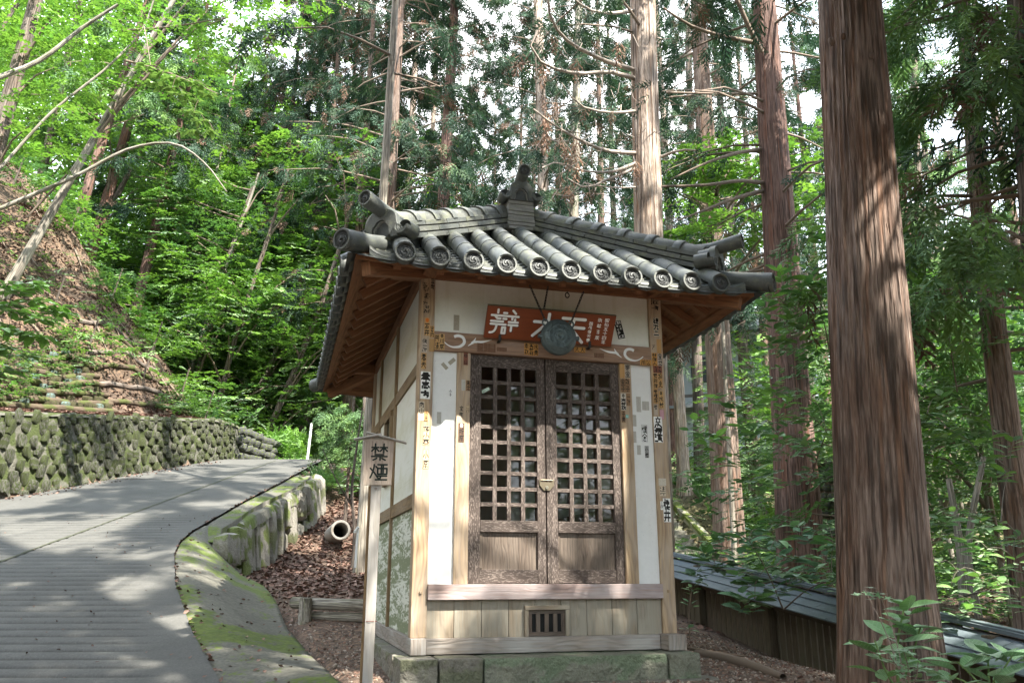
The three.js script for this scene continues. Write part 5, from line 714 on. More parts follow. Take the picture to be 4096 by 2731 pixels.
// ---------------------------------------------------------------- litter: fallen leaves, grit, roots
{
  const pm0 = std({ color: new THREE.Color(1, 1, 1), roughness: 1 });
  const leaf = (() => { const P = [], I = []; [[0, -0.5, 0], [0.26, -0.12, 0.1], [0.2, 0.25, 0.02], [0, 0.5, 0.12], [-0.22, 0.22, 0.13], [-0.26, -0.15, 0.0], [0, 0.05, -0.02]].forEach((p) => P.push(p[0], p[2], p[1])); for (let i = 0; i < 6; i++) I.push(6, (i + 1) % 6, i); const g = new THREE.BufferGeometry(); g.setAttribute('position', new THREE.Float32BufferAttribute(P, 3)); g.setIndex(I); const q = g.toNonIndexed(); q.computeVertexNormals(); return q; })();
  const lm = std({ color: new THREE.Color(1, 1, 1), roughness: 0.85, side: THREE.DoubleSide }), r = rng(81), L = [], E = new THREE.Euler(), Q = new THREE.Quaternion(), cl = [];
  const add = (x, d, s, y = 0) => { E.set((r() - 0.5) * 1.1, r() * 6.3, (r() - 0.5) * 1.1); Q.setFromEuler(E); L.push(new THREE.Matrix4().compose(V(x, ground(x, d) + 0.012 + y, -d), Q, V(s, s, s))); const k = r(), b = 0.55 + 0.75 * r(); cl.push(mul3((s < 0.062 || d < 13 ? k : k * 0.9) < 0.5 ? [0.15, 0.082, 0.06] : k < 0.78 ? [0.21, 0.135, 0.105] : [0.09, 0.05, 0.036], b * (x < roadLeft(d) - 1.4 ? 0.75 : 1))); };
  for (let i = 0; i < 15000; i++) { const d = 9.6 + 13 * Math.pow(r(), 0.9), x = lerp(-3.95, -0.4, r()); if (d < 12.4 && x < apronEdge(d) + 0.03) continue; if (d > 10.6 || r() < 0.3) add(x, d, 0.05 + 0.055 * r(), 0.03 * r()); }
  for (let i = 0; i < 9000; i++) { const d = lerp(12.5, 25, r()), x = roadLeft(d) - 0.32 - 1.2 * r(); add(x, d, 0.06 + 0.06 * r(), 0.02 * r()); }
  for (let i = 0; i < 30000; i++) { const d = lerp(13, 26, r()), x = roadLeft(d) - 1.4 - 9 * Math.pow(r(), 0.9); if (f3(x * 0.5, d * 0.5, 2, 3, 91) > 0.46) add(x, d, 0.05 + 0.05 * r(), 0.03 * r()); }
  for (let i = 0; i < 700; i++) { const d = lerp(6, 20, r()), e = r() < 0.75; let x = e ? roadLeft(d) + 0.1 + 0.4 * Math.pow(r(), 2) : roadRight(d) + 0.03 * r(); if (e && d < 13) continue; const m = L.length; add(x, d, 0.035 + 0.04 * r(), 0.14); }
  for (let i = 0; i < 420; i++) { const d = lerp(5.9, 13, r()), x = lerp(roadLeft(d) + 1, apronEdge(d), Math.pow(r(), 0.4)); if (x > roadRight(d) - 0.1) { if (d < 12.3) { const f = clamp((x - roadRight(d)) / (apronEdge(d) - roadRight(d))); add(x, d, 0.03 + 0.03 * r()); L[L.length - 1].elements[13] = lerp(roadY(d) - 0.035, terrace(apronEdge(d), d) + 0.06, sm(f)) + 0.02; } } else { if (r() < 0.6) { add(x, d, 0.02 + 0.02 * r()); L[L.length - 1].elements[13] = roadY(d) + 0.012; } } }
  for (let i = 0; i < 2600; i++) { const d = lerp(5.8, 11.5, r()), x = lerp(apronEdge(Math.min(d, 12.2)) + 0.05, 4.2, r()); const b = toLocal(x, d); if (b) continue; add(x, d, 0.018 + 0.04 * r() * r()); }
  for (let i = 0; i < 9000; i++) { const d = lerp(11, 34, r()), x = lerp(0, 14, r()); add(x, d, 0.06 + 0.08 * r()); }
  function toLocal(x, d) { const dx = x - ORIGIN.x, dz = -d - ORIGIN.z, X = dx * Math.cos(TURN) - dz * Math.sin(TURN), Z = dx * Math.sin(TURN) + dz * Math.cos(TURN); return X > -0.13 && X < 2.3 && Z < 0.4 && Z > -4; }
  inst(scene, 'fallen_leaves', leaf, lm, L, (i) => cl[i]);
  { const T = [], tc = []; for (let i = 0; i < 420; i++) { const yard = i < 240, d = yard ? lerp(5.8, 10.5, r()) : lerp(10.5, 20, r()), x = yard ? lerp(apronEdge(Math.min(d, 12.2)) + 0.05, 4.2, r()) : lerp(-3.9, -0.6, r()); if (toLocal(x, d) || (d < 12.4 && x < apronEdge(d))) continue; const s = 0.04 + 0.14 * r() * r(); E.set((r() - 0.5) * 0.3, r() * 6.3, (r() - 0.5) * 0.2); T.push(new THREE.Matrix4().compose(V(x, ground(x, d) + 0.008, -d), new THREE.Quaternion().setFromEuler(E), V(s, s * 0.5, s * 0.5))); tc.push(mul3([0.17, 0.115, 0.085], 0.5 + r())); } inst(scene, 'fallen_twigs', tube([V(-1, 0, 0), V(-0.3, 0.06, 0.08), V(0.4, 0.02, -0.05), V(1, 0.05, 0.1)], [0.045, 0.02], 5, 3), pm0, T, (i) => tc[i]); }
  // grit and cedar needles on the yard
  const pm = std({ color: new THREE.Color(1, 1, 1), roughness: 1 }), G = [], gc = []; for (let i = 0; i < 9000; i++) { const d = lerp(5.7, 10.5, Math.pow(r(), 1.3)), x = lerp(apronEdge(Math.min(d, 12.2)) + 0.03, 4.4, r()); if (toLocal(x, d)) continue; const s = 0.006 + 0.012 * r() * r(); E.set(r() * 6, r() * 6, r() * 6); G.push(new THREE.Matrix4().compose(V(x, ground(x, d) + s * 0.3, -d), new THREE.Quaternion().setFromEuler(E), V(s, s * 0.7, s * 1.3))); gc.push(mul3(r() < 0.6 ? [0.3, 0.25, 0.21] : [0.2, 0.12, 0.09], 0.5 + r())); }
  inst(scene, 'grit', new THREE.IcosahedronGeometry(1, 0), pm, G, (i) => gc[i]);
  { const o = thing('bank_roots', 'tangle of bare hanging roots on the face of the earth bank', 'roots'), L2 = []; for (let i = 0; i < 50; i++) { const d = lerp(16, 22.4, r()), s = lerp(2.2, 8, r()), x = roadLeft(d) - s; const pts = []; let px = x, pd = d; for (let k = 0; k < 4; k++) { pts.push(V(px, ground(px, pd) + 0.05 + (k === 3 ? -0.06 : 0.02), -pd)); px += 0.12 + 0.22 * r(); pd += (r() - 0.5) * 0.3; } L2.push(tube(pts, [0.022 + 0.014 * r(), 0.008], 5, 4)); } part(o, 'root_strands', merged(L2), M.branch, 'stuff'); }
  const rt = (pts, rad, label) => { const o = thing('tree_root', label, 'root'); part(o, 'root_length', tube(pts.map(([px, py, d]) => { const p = at(px, py, d); p.y = ground(p.x, d) + 0.015; return p; }), rad, 7, 8), M.branch); };
  rt([[1600, 1500, 8.2], [1660, 1508, 7.9], [1740, 1530, 7.3], [1800, 1560, 6.8]], [0.04, 0.05, 0.03], 'thick grey root crossing the soil right of the shrine base'); rt([[1575, 1478, 8.8], [1640, 1486, 8.4], [1720, 1492, 8.2]], [0.012, 0.018, 0.008], 'thin reddish root close behind the right foundation corner');
}
// ---------------------------------------------------------------- trees
const SUNHOLES = [];
const hole = (p, r) => SUNHOLES.push([p, r]);
for (const [x, y, r] of [[0.2, 0.62, 0.24], [0.2, 1.0, 0.22], [0.2, 1.3, 0.18], [0.05, 0.25, 0.2], [0.06, 0.9, 0.18], [0.3, 0.06, 0.18], [1.35, 0.25, 0.08], [1.4, 0.44, 0.08], [0.45, 0.2, 0.12], [0.95, 0.44, 0.06], [0.8, 0.1, 0.1]]) hole(V(...toW(x, y, 0)), r);
hole(V(...toW(2.15, -0.1, 0.3)), 0.2); hole(V(...toW(0.2, -0.05, 0.3)), 0.25); hole(at(50, 670, 9), 0.8); hole(at(120, 720, 8.9), 0.7); hole(at(40, 790, 8.8), 0.8); hole(V(...toW(1.55, 3.05, 0.4)), 0.1); hole(at(600, 1200, 13.8), 0.35); hole(at(620, 1270, 13.4), 0.3); hole(at(700, 1250, 13.5), 0.35); hole(at(790, 1320, 11.2), 0.35); hole(at(690, 1320, 11.2), 0.3); hole(at(2300, 1480, 7), 0.4); hole(at(1850, 1050, 14), 0.3); hole(at(760, 1540, 6.4), 0.25); hole(at(1680, 1550, 6.5), 0.25); hole(at(430, 985, 19), 0.5); hole(at(395, 1020, 18.5), 0.5); hole(at(190, 830, 17), 0.5); hole(at(260, 760, 19), 0.6); hole(at(858, 1180, 6.2), 0.25); hole(at(850, 1300, 6.2), 0.22); hole(at(865, 1080, 6.2), 0.2); hole(at(845, 1450, 6.2), 0.2); hole(at(640, 1230, 14), 0.3); hole(at(730, 1310, 11.5), 0.35); hole(at(760, 1100, 17), 0.6);
for (const [x, y, d, r] of [[1492, 380, 13.5, 0.7], [1490, 220, 13.5, 0.4], [1492, 470, 13.5, 0.6]]) hole(at(x, y, d), r);
for (const [x, d, r] of [[-5.2, 12, 0.22], [-4.9, 13.3, 0.3], [-6.3, 11.3, 0.25], [-7.2, 10.4, 0.3], [-4.2, 9.4, 0.2], [-5.6, 15, 0.3], [-5.6, 17.5, 0.4], [-3.9, 8.3, 0.22], [-5, 9, 0.2], [-3.2, 8.5, 0.2], [-6.4, 19, 0.4], [-2.2, 7.2, 0.25], [-3.0, 6.6, 0.2], [-4.4, 7.4, 0.25]]) hole(V(x, roadY(d), -d), r);
for (const [px, py, d, r] of [[560, 800, 27, 0.7], [660, 860, 27, 0.7], [480, 700, 28, 0.7], [420, 560, 27, 0.6]]) hole(at(px, py, d).addScaledVector(SUN, 3.5), r);
function inHole(p, ex = 0.4) { for (const [q, r] of SUNHOLES) { const dx = p.x - q.x, dy = p.y - q.y, dz = p.z - q.z, t = dx * SUN.x + dy * SUN.y + dz * SUN.z; if (t < 0.6) continue; if (dx * dx + dy * dy + dz * dz - t * t < (r + ex) * (r + ex)) return true; } return false; }
// sprays: cedar ropes, flat cypress fans, layered broadleaf twigs
function bladesGeo(list) { const P = [], I = []; for (const [a, b, w, up] of list) { const d = b.clone().sub(a), s = V().crossVectors(d, up).normalize().multiplyScalar(w / 2), m = a.clone().addScaledVector(d, 0.45), k = P.length / 3; for (const p of [a, m.clone().add(s), b, m.clone().sub(s)]) P.push(p.x, p.y, p.z); I.push(k, k + 1, k + 2, k, k + 2, k + 3); } const g = new THREE.BufferGeometry(); g.setAttribute('position', new THREE.Float32BufferAttribute(P, 3)); g.setIndex(I); const q = g.toNonIndexed(); q.computeVertexNormals(); return q; }
function sugi(seed, droop) { const r = rng(seed), L = []; for (let i = 0; i < 20; i++) { const t = 0.06 + 0.94 * i / 20, c = V(0, -droop * t * t, t), a = i * 2.4, len = 0.42 * (1 - 0.55 * t) * (0.7 + 0.6 * r()), dir = V(Math.cos(a) * 0.85, Math.sin(a) * 0.55 - 0.15, 0.75).normalize(), e = c.clone().addScaledVector(dir, len); e.y -= 0.1 * len; L.push([c, e, 0.06, V(0, 1, 0.2)]); if (i % 2) L.push([c, e, 0.05, V(1, 0.1, 0)]); const m = c.clone().lerp(e, 0.55), k = dir.clone(); for (const s of [1, -1]) L.push([m, m.clone().add(V(dir.y * s * 0.5 + dir.x * 0.5, -dir.x * s * 0.4 + 0.05, dir.z * 0.8).normalize().multiplyScalar(len * 0.55)), 0.04, V(0.2, 1, 0.1)]); } return bladesGeo(L); }
function twig(seed, n, size, wide, flatness = 0.25) { const r = rng(seed), L = [], P = [], I = []; for (let i = 0; i < n; i++) { const t = (i + 0.5) / n, s = i % 2 ? 1 : -1, c = V(0.05 * Math.sin(t * 5), -0.12 * t * t, t), len = size * (0.75 + 0.5 * r()), dir = V(s * (0.9 - 0.4 * t), (r() - 0.5) * flatness - 0.12, 0.45 + 0.5 * t).normalize(); const off = V(s * 0.28 * (1 - t) * r(), 0.06 * (r() - 0.5), 0.1 * r()); c.add(off); const e = c.clone().addScaledVector(dir, len), sd = V().crossVectors(dir, V((r() - 0.5) * 0.7, 1, (r() - 0.5) * 0.7)).normalize().multiplyScalar(len * wide / 2), m = c.clone().lerp(e, 0.42); m.y -= len * 0.07; const k = P.length / 3; for (const p of [c, m.clone().add(sd).add(V(0, len * 0.1, 0)), e, m.clone().sub(sd).add(V(0, len * 0.1, 0)), m]) P.push(p.x, p.y, p.z); I.push(k, k + 1, k + 4, k + 1, k + 2, k + 4, k + 2, k + 3, k + 4, k + 3, k, k + 4); } const g = new THREE.BufferGeometry(); g.setAttribute('position', new THREE.Float32BufferAttribute(P, 3)); g.setIndex(I); const q = g.toNonIndexed(); q.computeVertexNormals(); return q; }
const SPR = { sugi: [sugi(1, 0.25), sugi(2, 0.5), sugi(3, 0.1)], maple: [twig(5, 20, 0.2, 0.62), twig(6, 20, 0.22, 0.7), twig(7, 16, 0.24, 0.6, 0.6)] };
const LM = { sugi: leafMat(1, 1, 1, 0.22), maple: leafMat(1, 1, 1, 0.5) };
const PAL = { sugi: [[0.036, 0.088, 0.042], [0.028, 0.07, 0.038], [0.055, 0.115, 0.042], [0.045, 0.105, 0.06]], sugiLight: [[0.125, 0.24, 0.07], [0.105, 0.21, 0.08], [0.15, 0.27, 0.06]], maple: [[0.14, 0.29, 0.03], [0.115, 0.25, 0.028], [0.17, 0.33, 0.034], [0.09, 0.215, 0.026]], mapleDark: [[0.07, 0.17, 0.035], [0.085, 0.19, 0.035], [0.055, 0.14, 0.035]], dead: [[0.2, 0.12, 0.08], [0.15, 0.09, 0.06]] };
const up = V(0, 1, 0), _q = new THREE.Quaternion(), _m = new THREE.Matrix4();
function orient(p, dir, roll, s, sy = s) { const m = new THREE.Matrix4().lookAt(dir, V(0, 0, 0), up); m.multiply(new THREE.Matrix4().makeRotationZ(roll)); m.scale(V(s, sy, s)); m.setPosition(p); return m; }
function addCrown(tree, kind, pal, spr, tint = 1, name = 'crown') { // spr: [position local, direction, size]
  const base = tree.position, keep = spr.filter(([p, d, s]) => !inHole(_v.copy(p).add(base), 0.3 * s) && !inHole(_v.copy(p).add(base).addScaledVector(d, s * 0.6), 0.4 * s) && !inHole(_v.copy(p).add(base).addScaledVector(d, s * 1.1), 0.25 * s)), P = PAL[pal], r = rng(keep.length * 7 + 3); if (!keep.length) return;
  const B = [[], [], []]; keep.forEach((s, i) => B[i % 3].push(s));
  B.forEach((b, k) => { if (b.length) inst(tree, name, SPR[kind][k], LM[kind], b.map(([p, d, s]) => orient(p, d, (r() - 0.5) * 0.9, s)), () => mul3(P[Math.floor(r() * P.length)], tint * (0.75 + 0.5 * r()))); });
}
const _v = V();
// trunk standing at the origin: leaning by (lx, lz) metres per metre of height
function trunkGeo(r0, taper, h, lx, lz, seg, rows, relief, seed, flare = 0.35, bend = 0) {
  const P = [], U = [], I = []; for (let i = 0; i <= rows; i++) { const t = Math.pow(i / rows, 1.25), y = -0.6 + t * (h + 0.6), R = Math.max(0.02, r0 - taper * Math.max(0, y)) * (1 + flare * Math.exp(-Math.max(0, y) / 0.45)), cx = lx * y + bend * Math.sin(y * 0.55 + seed), cz = lz * y; for (let j = 0; j <= seg; j++) { const a = j / seg * Math.PI * 2, ca = Math.cos(a), sa = Math.sin(a); const aw = a + 0.05 * Math.sin(y * 1.1 + seed), n = f3(Math.cos(aw) * 9 * r0 * 4 + 30, y * 0.55 + 30, Math.sin(aw) * 9 * r0 * 4 + 30, 2, seed), w = Math.abs(n - 0.5) * 2, lob = 0.06 * Math.exp(-Math.max(0, y) / 0.9) * Math.sin(a * 5 + seed); const rr = R * (1 + lob) + relief * (0.5 - Math.pow(1 - w, 6)) ; P.push(cx + ca * rr, y, cz + sa * rr); U.push(j / seg * Math.max(1, Math.round(2 * Math.PI * r0 / 0.9)), y / 2.2); } }
  for (let i = 0; i < rows; i++) for (let j = 0; j < seg; j++) { const a = i * (seg + 1) + j, b = a + seg + 1; I.push(a, b, a + 1, a + 1, b, b + 1); }
  const g = new THREE.BufferGeometry(); g.setAttribute('position', new THREE.Float32BufferAttribute(P, 3)); g.setAttribute('uv', new THREE.Float32BufferAttribute(U, 2)); g.setIndex(I); g.computeVertexNormals(); return g;
}
// a trunk known at two heights of the sketch: [px, py, width in px] low and high, at distance d
function tree(name, label, category, lo, hi, d, o = {}) {
  const p0 = at(lo[0], lo[1], d), p1 = at(hi[0], hi[1], d), sx = (p1.x - p0.x) / (p1.y - p0.y), ra = lo[2] / pxAt(p0) / 2, rb = hi[2] / pxAt(p1) / 2, taper = (ra - rb) / (p1.y - p0.y);
  let x = p0.x, y = p0.y; for (let i = 0; i < 6; i++) { y = ground(x, d, true); x = p0.x + (y - p0.y) * sx; }
  const h = o.h ?? 22, r0 = ra + taper * (p0.y - y), t = thing(name, label, category, [x, y, -d], 0, o.group), seed = Math.round(lo[0] + lo[1]);
  t.userData.r0 = r0; part(t, 'trunk', trunkGeo(r0, Math.min(taper, (r0 - 0.03) / h), h, sx, o.lz ?? 0, o.seg ?? 20, o.rows ?? 40, o.relief ?? 0.015, seed, o.flare ?? 0.3, o.bend ?? 0), M[o.bark ?? 'bark']); delete t.userData.r0;
  const axis = (yy) => V(sx * yy, yy, (o.lz ?? 0) * yy), rad = (yy) => Math.max(0.02, r0 - Math.min(taper, (r0 - 0.03) / h) * yy); t.axis = axis; t.rad = rad; t.h = h;
  if (o.crown) conifer(t, seed, o.crown);
  return t;
}
function conifer(t, seed, c) { // c: from, to (heights), reach, n branches, per (sprays), size, pal, gap
  const r = rng(seed * 13 + 5), spr = [], br = [], dead = []; const H = Math.min(t.h, c.to ?? t.h);
  for (let i = 0; i < c.n; i++) {
    const q = (i + r()) / c.n, y = lerp(c.from, H, q), a = c.az ? c.az[0] + (c.az[1] - c.az[0]) * r() : r() * 6.283, len = c.reach * (1 - 0.62 * q) * (0.6 + 0.6 * r()), o = t.axis(y), out = V(Math.cos(a), 0, Math.sin(a)), dr = 0.22 + 0.3 * r(), pt = (s) => o.clone().addScaledVector(out, len * s).add(V(0, len * (0.16 * s - dr * s * s), 0));
    const bp = t.position; if ([0.25, 0.4, 0.55, 0.7, 0.85, 1].some((s) => inHole(pt(s).add(bp), 0.08))) { if (r() < 0.75) continue; } br.push(tube([pt(0), pt(0.5), pt(1)], [0.014 + 0.007 * len, 0.005], 5, 1.2));
    const n = Math.round(c.per * (0.6 + 0.6 * len / c.reach)); for (let k = 0; k < n; k++) { const s = 0.25 + 0.8 * Math.sqrt(r()), p = pt(s).add(V((r() - 0.5), (r() - 0.6) * 0.7, (r() - 0.5)).multiplyScalar(0.34 * len * 0.5 + 0.12)), dir = out.clone().multiplyScalar(0.55).add(V((r() - 0.5) * 1.3, -0.25 - 0.6 * r(), (r() - 0.5) * 1.3)).normalize(); (r() < (c.dead ?? 0.05) ? dead : spr).push([p, dir, c.size * (0.6 + 0.8 * r())]); }
  }
  part(t, 'branches', merged(br), M.branch, 'stuff'); addCrown(t, 'sugi', c.pal ?? 'sugi', spr, c.tint ?? 1); if (dead.length) addCrown(t, 'sugi', 'dead', dead, 1, 'dead_foliage');
}
function leafy(t, seed, c) { // broadleaf crown: c.blobs [[x,y,z,rx,ry,rz], ...] local
  const r = rng(seed * 17 + 11), spr = [], br = [];
  for (const [x, y, z, rx, ry, rz, n] of c.blobs) { const ce = V(x, y, z); if (c.limbs !== false) br.push(tube([t.axis(Math.max(0.3, y - 0.6 * Math.hypot(x, z) - 0.4)), t.axis(y * 0.9).lerp(ce, 0.55), ce], [0.045, 0.012], 5, 1)); for (let i = 0; i < n; i++) { const v = V(r() * 2 - 1, r() * 2 - 1, r() * 2 - 1); const L = v.length(); if (L > 1) { i--; continue; } v.multiplyScalar(Math.pow(L, -0.35)); const layer = Math.round(v.y * 3) / 3 * 0.8 + v.y * 0.2, p = V(x + v.x * rx, y + layer * ry, z + v.z * rz); spr.push([p, V(v.x + (r() - 0.5), (r() - 0.6) * 0.35, v.z + (r() - 0.5)).normalize(), c.size * (0.65 + 0.7 * r())]); } }
  if (br.length) part(t, 'branches', merged(br), M.branch, 'stuff'); addCrown(t, 'maple', c.pal ?? 'maple', spr, c.tint ?? 1);
}
// drooping dead limbs
function limb(t, pts, rad, m = M.branch) { part(t, 'branch', tube(pts.map(([x, y, d]) => at(x, y, d).sub(t.position)), rad, 7, 3), m); }

// the large trunks one can name
const giant = tree('cedar_tree', 'massive cedar trunk with stripy bark in the right foreground', 'cedar', [2030, 1300, 200], [1952, 0, 132], 6.6, { h: 24, seg: 170, rows: 240, relief: 0.024, flare: 0.16, crown: { from: 10.5, to: 23, reach: 4.4, n: 100, per: 22, size: 0.5, dead: 0.02 } });
for (const [x, y, s] of [[1908, 100, 0.035], [1934, 88, 0.03], [1998, 133, 0.032]]) { const p = at(x, y, 6.34).sub(giant.position), g = lump(s, s * 1.4, s * 0.8, x, 2, 0.5, 0.2); g.translate(p.x, p.y, p.z + 0.03); part(giant, 'knot', g, M.bark); }
const second = tree('cedar_tree', 'tall red barked cedar standing left of the giant foreground trunk', 'cedar', [1822, 1000, 92], [1762, 100, 54], 14.5, { h: 22, seg: 64, rows: 110, relief: 0.025, bark: 'barkRed', flare: 0.4, crown: { from: 5.8, reach: 3.2, n: 60, per: 16, size: 0.44, pal: 'sugi' } });
limb(second, [[1752, 420, 14.4], [1700, 415, 14], [1620, 425, 13.6], [1520, 428, 13.4]], [0.045, 0.02]); limb(second, [[1752, 438, 14.4], [1680, 458, 14], [1600, 490, 13.6], [1545, 510, 13.4]], [0.045, 0.03, 0.012]); limb(second, [[1748, 342, 14.4], [1690, 352, 14], [1620, 375, 13.6], [1540, 412, 13.4]], [0.04, 0.03, 0.012]); limb(second, [[1735, 98, 14.4], [1650, 80, 14], [1580, 55, 13.6], [1525, 18, 13.4]], [0.05, 0.035, 0.02]); limb(second, [[1740, 215, 14.4], [1640, 215, 14], [1530, 212, 13.6]], [0.03, 0.02]); limb(second, [[1750, 120, 14.2], [1720, 60, 14], [1690, -10, 13.8]], [0.05, 0.04]);
const sunlit = tree('cedar_tree', 'pale sunlit cedar trunk rising straight behind the shrine roof', 'cedar', [1490, 520, 64], [1477, 30, 57], 13.5, { h: 20, seg: 72, rows: 120, relief: 0.025, bark: 'barkPale', crown: { from: 10, reach: 3, n: 36, per: 16, size: 0.44 } });
for (const [pts, rad] of [[[[1460, 352, 13.4], [1390, 345, 13], [1330, 320, 12.6], [1270, 285, 12.2], [1225, 250, 12]], [0.0405, 0.027, 0.0135]], [[[1458, 180, 13.4], [1400, 165, 13], [1320, 168, 12.6], [1240, 140, 12.2], [1218, 100, 12], [1235, 70, 12]], [0.0432, 0.0297, 0.0162]], [[[1455, 160, 13.4], [1380, 135, 13], [1300, 90, 12.6], [1265, 40, 12.2], [1258, -10, 12]], [0.0459, 0.0338, 0.0189]], [[[1460, 375, 13.4], [1400, 395, 13], [1330, 390, 12.6], [1280, 372, 12.2], [1245, 385, 12]], [0.0338, 0.0189, 0.0108]], [[[1462, 385, 13.4], [1400, 410, 13], [1340, 430, 12.6], [1300, 405, 12.4], [1312, 370, 12.2]], [0.0297, 0.0189, 0.0108]], [[[1462, 255, 13.4], [1400, 258, 13], [1330, 240, 12.6], [1290, 190, 12.2]], [0.0324, 0.0189, 0.0108]], [[[1457, 25, 13.4], [1400, 30, 13], [1350, 20, 12.6], [1310, -10, 12.2]], [0.0405, 0.027, 0.0162]], [[[1460, 430, 13.4], [1400, 430, 13], [1340, 420, 12.6]], [0.02, 0.008]], [[[1520, 360, 13.4], [1560, 345, 13.2], [1600, 345, 13]], [0.03, 0.014]]]) limb(sunlit, pts, rad, M.branchPale);
{ const r = rng(171), P = [], L = []; for (let i = 0; i < 60; i++) { const x = 1215 + 240 * r(), y = 40 + 420 * r(), a = at(x, y, 12.2 + 0.9 * r()).sub(sunlit.position), dx = (r() - 0.5) * 1.1, dy = -0.3 * r() - 0.1; P.push(tube([a, a.clone().add(V(dx * 0.5, dy * 0.9, (r() - 0.5) * 0.4)), a.clone().add(V(dx, dy * 0.3, (r() - 0.5) * 0.7))], [0.009, 0.004], 4, 4)); if (r() < 0.5) L.push([a.clone().add(V(dx * 0.6, -0.05, 0)), V(0.1, -1, 0.1), 0.3 + 0.2 * r()]); } part(sunlit, 'twigs', merged(P), M.branchPale, 'stuff'); addCrown(sunlit, 'sugi', 'dead', L, 1.4, 'dead_foliage'); }
tree('cedar_tree', 'reddish cedar trunk between the sunlit trunk and the tall red one', 'cedar', [1668, 1100, 68], [1606, 60, 33], 19, { h: 24, seg: 40, rows: 80, relief: 0.02, crown: { from: 7, reach: 3, n: 60, per: 16, size: 0.44 } });
tree('cedar_tree', 'dark slim cedar trunk beside the pale house behind the shrine', 'cedar', [1606, 1000, 26], [1600, 780, 23], 36, { h: 24, bark: 'barkDark', crown: { from: 9, reach: 3, n: 50, per: 15, size: 0.46 } });
tree('cedar_tree', 'leaning brown cedar at the right edge above the leafy shrub', 'cedar', [2334, 1130, 62], [2222, 150, 27], 11, { h: 16, seg: 40, rows: 70, relief: 0.02, bend: 0.04, crown: { from: 3.6, reach: 2.6, n: 60, per: 17, size: 0.5, pal: 'sugiLight', dead: 0.03 } });
tree('cedar_tree', 'dark cedar trunk cut off by the top right corner', 'cedar', [2352, 200, 40], [2338, 0, 34], 9, { h: 20, seg: 40, rows: 60, bark: 'barkDark', crown: { from: 4.2, to: 16, reach: 2.6, n: 44, per: 16, size: 0.5, pal: 'sugiLight', az: [1.6, 4.2] } });
tree('cedar_tree', 'thin dark cedar just right of the giant trunk in the bright wood', 'cedar', [2112, 560, 18], [2107, 350, 14], 22, { h: 22, bark: 'barkDark', crown: { from: 6, reach: 3, n: 60, per: 15, size: 0.46, pal: 'sugiLight' } });
tree('cedar_tree', 'straight brown cedar above the upturned left roof corner', 'cedar', [894, 470, 27], [916, 60, 21], 24, { h: 24, seg: 32, bark: 'bark', crown: { from: 8, reach: 3.6, n: 110, per: 19, size: 0.46, dead: 0.1 } });
tree('cedar_tree', 'brown cedar in the bright gap left of the roof ornament', 'cedar', [1018, 470, 28], [1041, 60, 21], 25, { h: 24, seg: 32, bark: 'barkRed', crown: { from: 10, reach: 2.8, n: 80, per: 19, size: 0.46 } });
tree('cedar_tree', 'grey brown cedar directly behind the central roof ornament', 'cedar', [1249, 470, 26], [1237, 60, 21], 23, { h: 24, seg: 32, bark: 'barkPale', crown: { from: 9, reach: 2.8, n: 84, per: 19, size: 0.46, dead: 0.1 } });
tree('cedar_tree', 'moss streaked cedar behind the dry branches right of the roof ornament', 'cedar', [1319, 450, 23], [1328, 60, 18], 27, { h: 24, bark: 'barkGrey', crown: { from: 6, reach: 3.4, n: 95, per: 19, size: 0.46 } });
tree('cedar_tree', 'very thin pale cedar in the sky gap above the left ridge', 'cedar', [986, 470, 13], [1000, 150, 9], 33, { h: 26, bark: 'barkPale', crown: { from: 13, reach: 2.2, n: 60, per: 18, size: 0.46 } });
tree('cedar_tree', 'pale cedar close behind the straight brown one on the left', 'cedar', [938, 440, 17], [952, 160, 13], 31, { h: 26, bark: 'barkPale', crown: { from: 11, reach: 3, n: 70, per: 18, size: 0.46 } });
tree('cedar_tree', 'slim grey trunk behind the no smoking notice', 'cedar', [827, 1300, 25], [850, 930, 16], 13, { h: 24, seg: 32, bark: 'barkGrey', relief: 0.008, crown: { from: 8.5, reach: 2.4, n: 50, per: 16, size: 0.45, dead: 0.12 } });
tree('cedar_tree', 'thin pale sunlit trunk under the left eaves', 'cedar', [840, 1000, 11], [838, 925, 10], 16, { h: 4.2, bark: 'barkPale', relief: 0.004 });
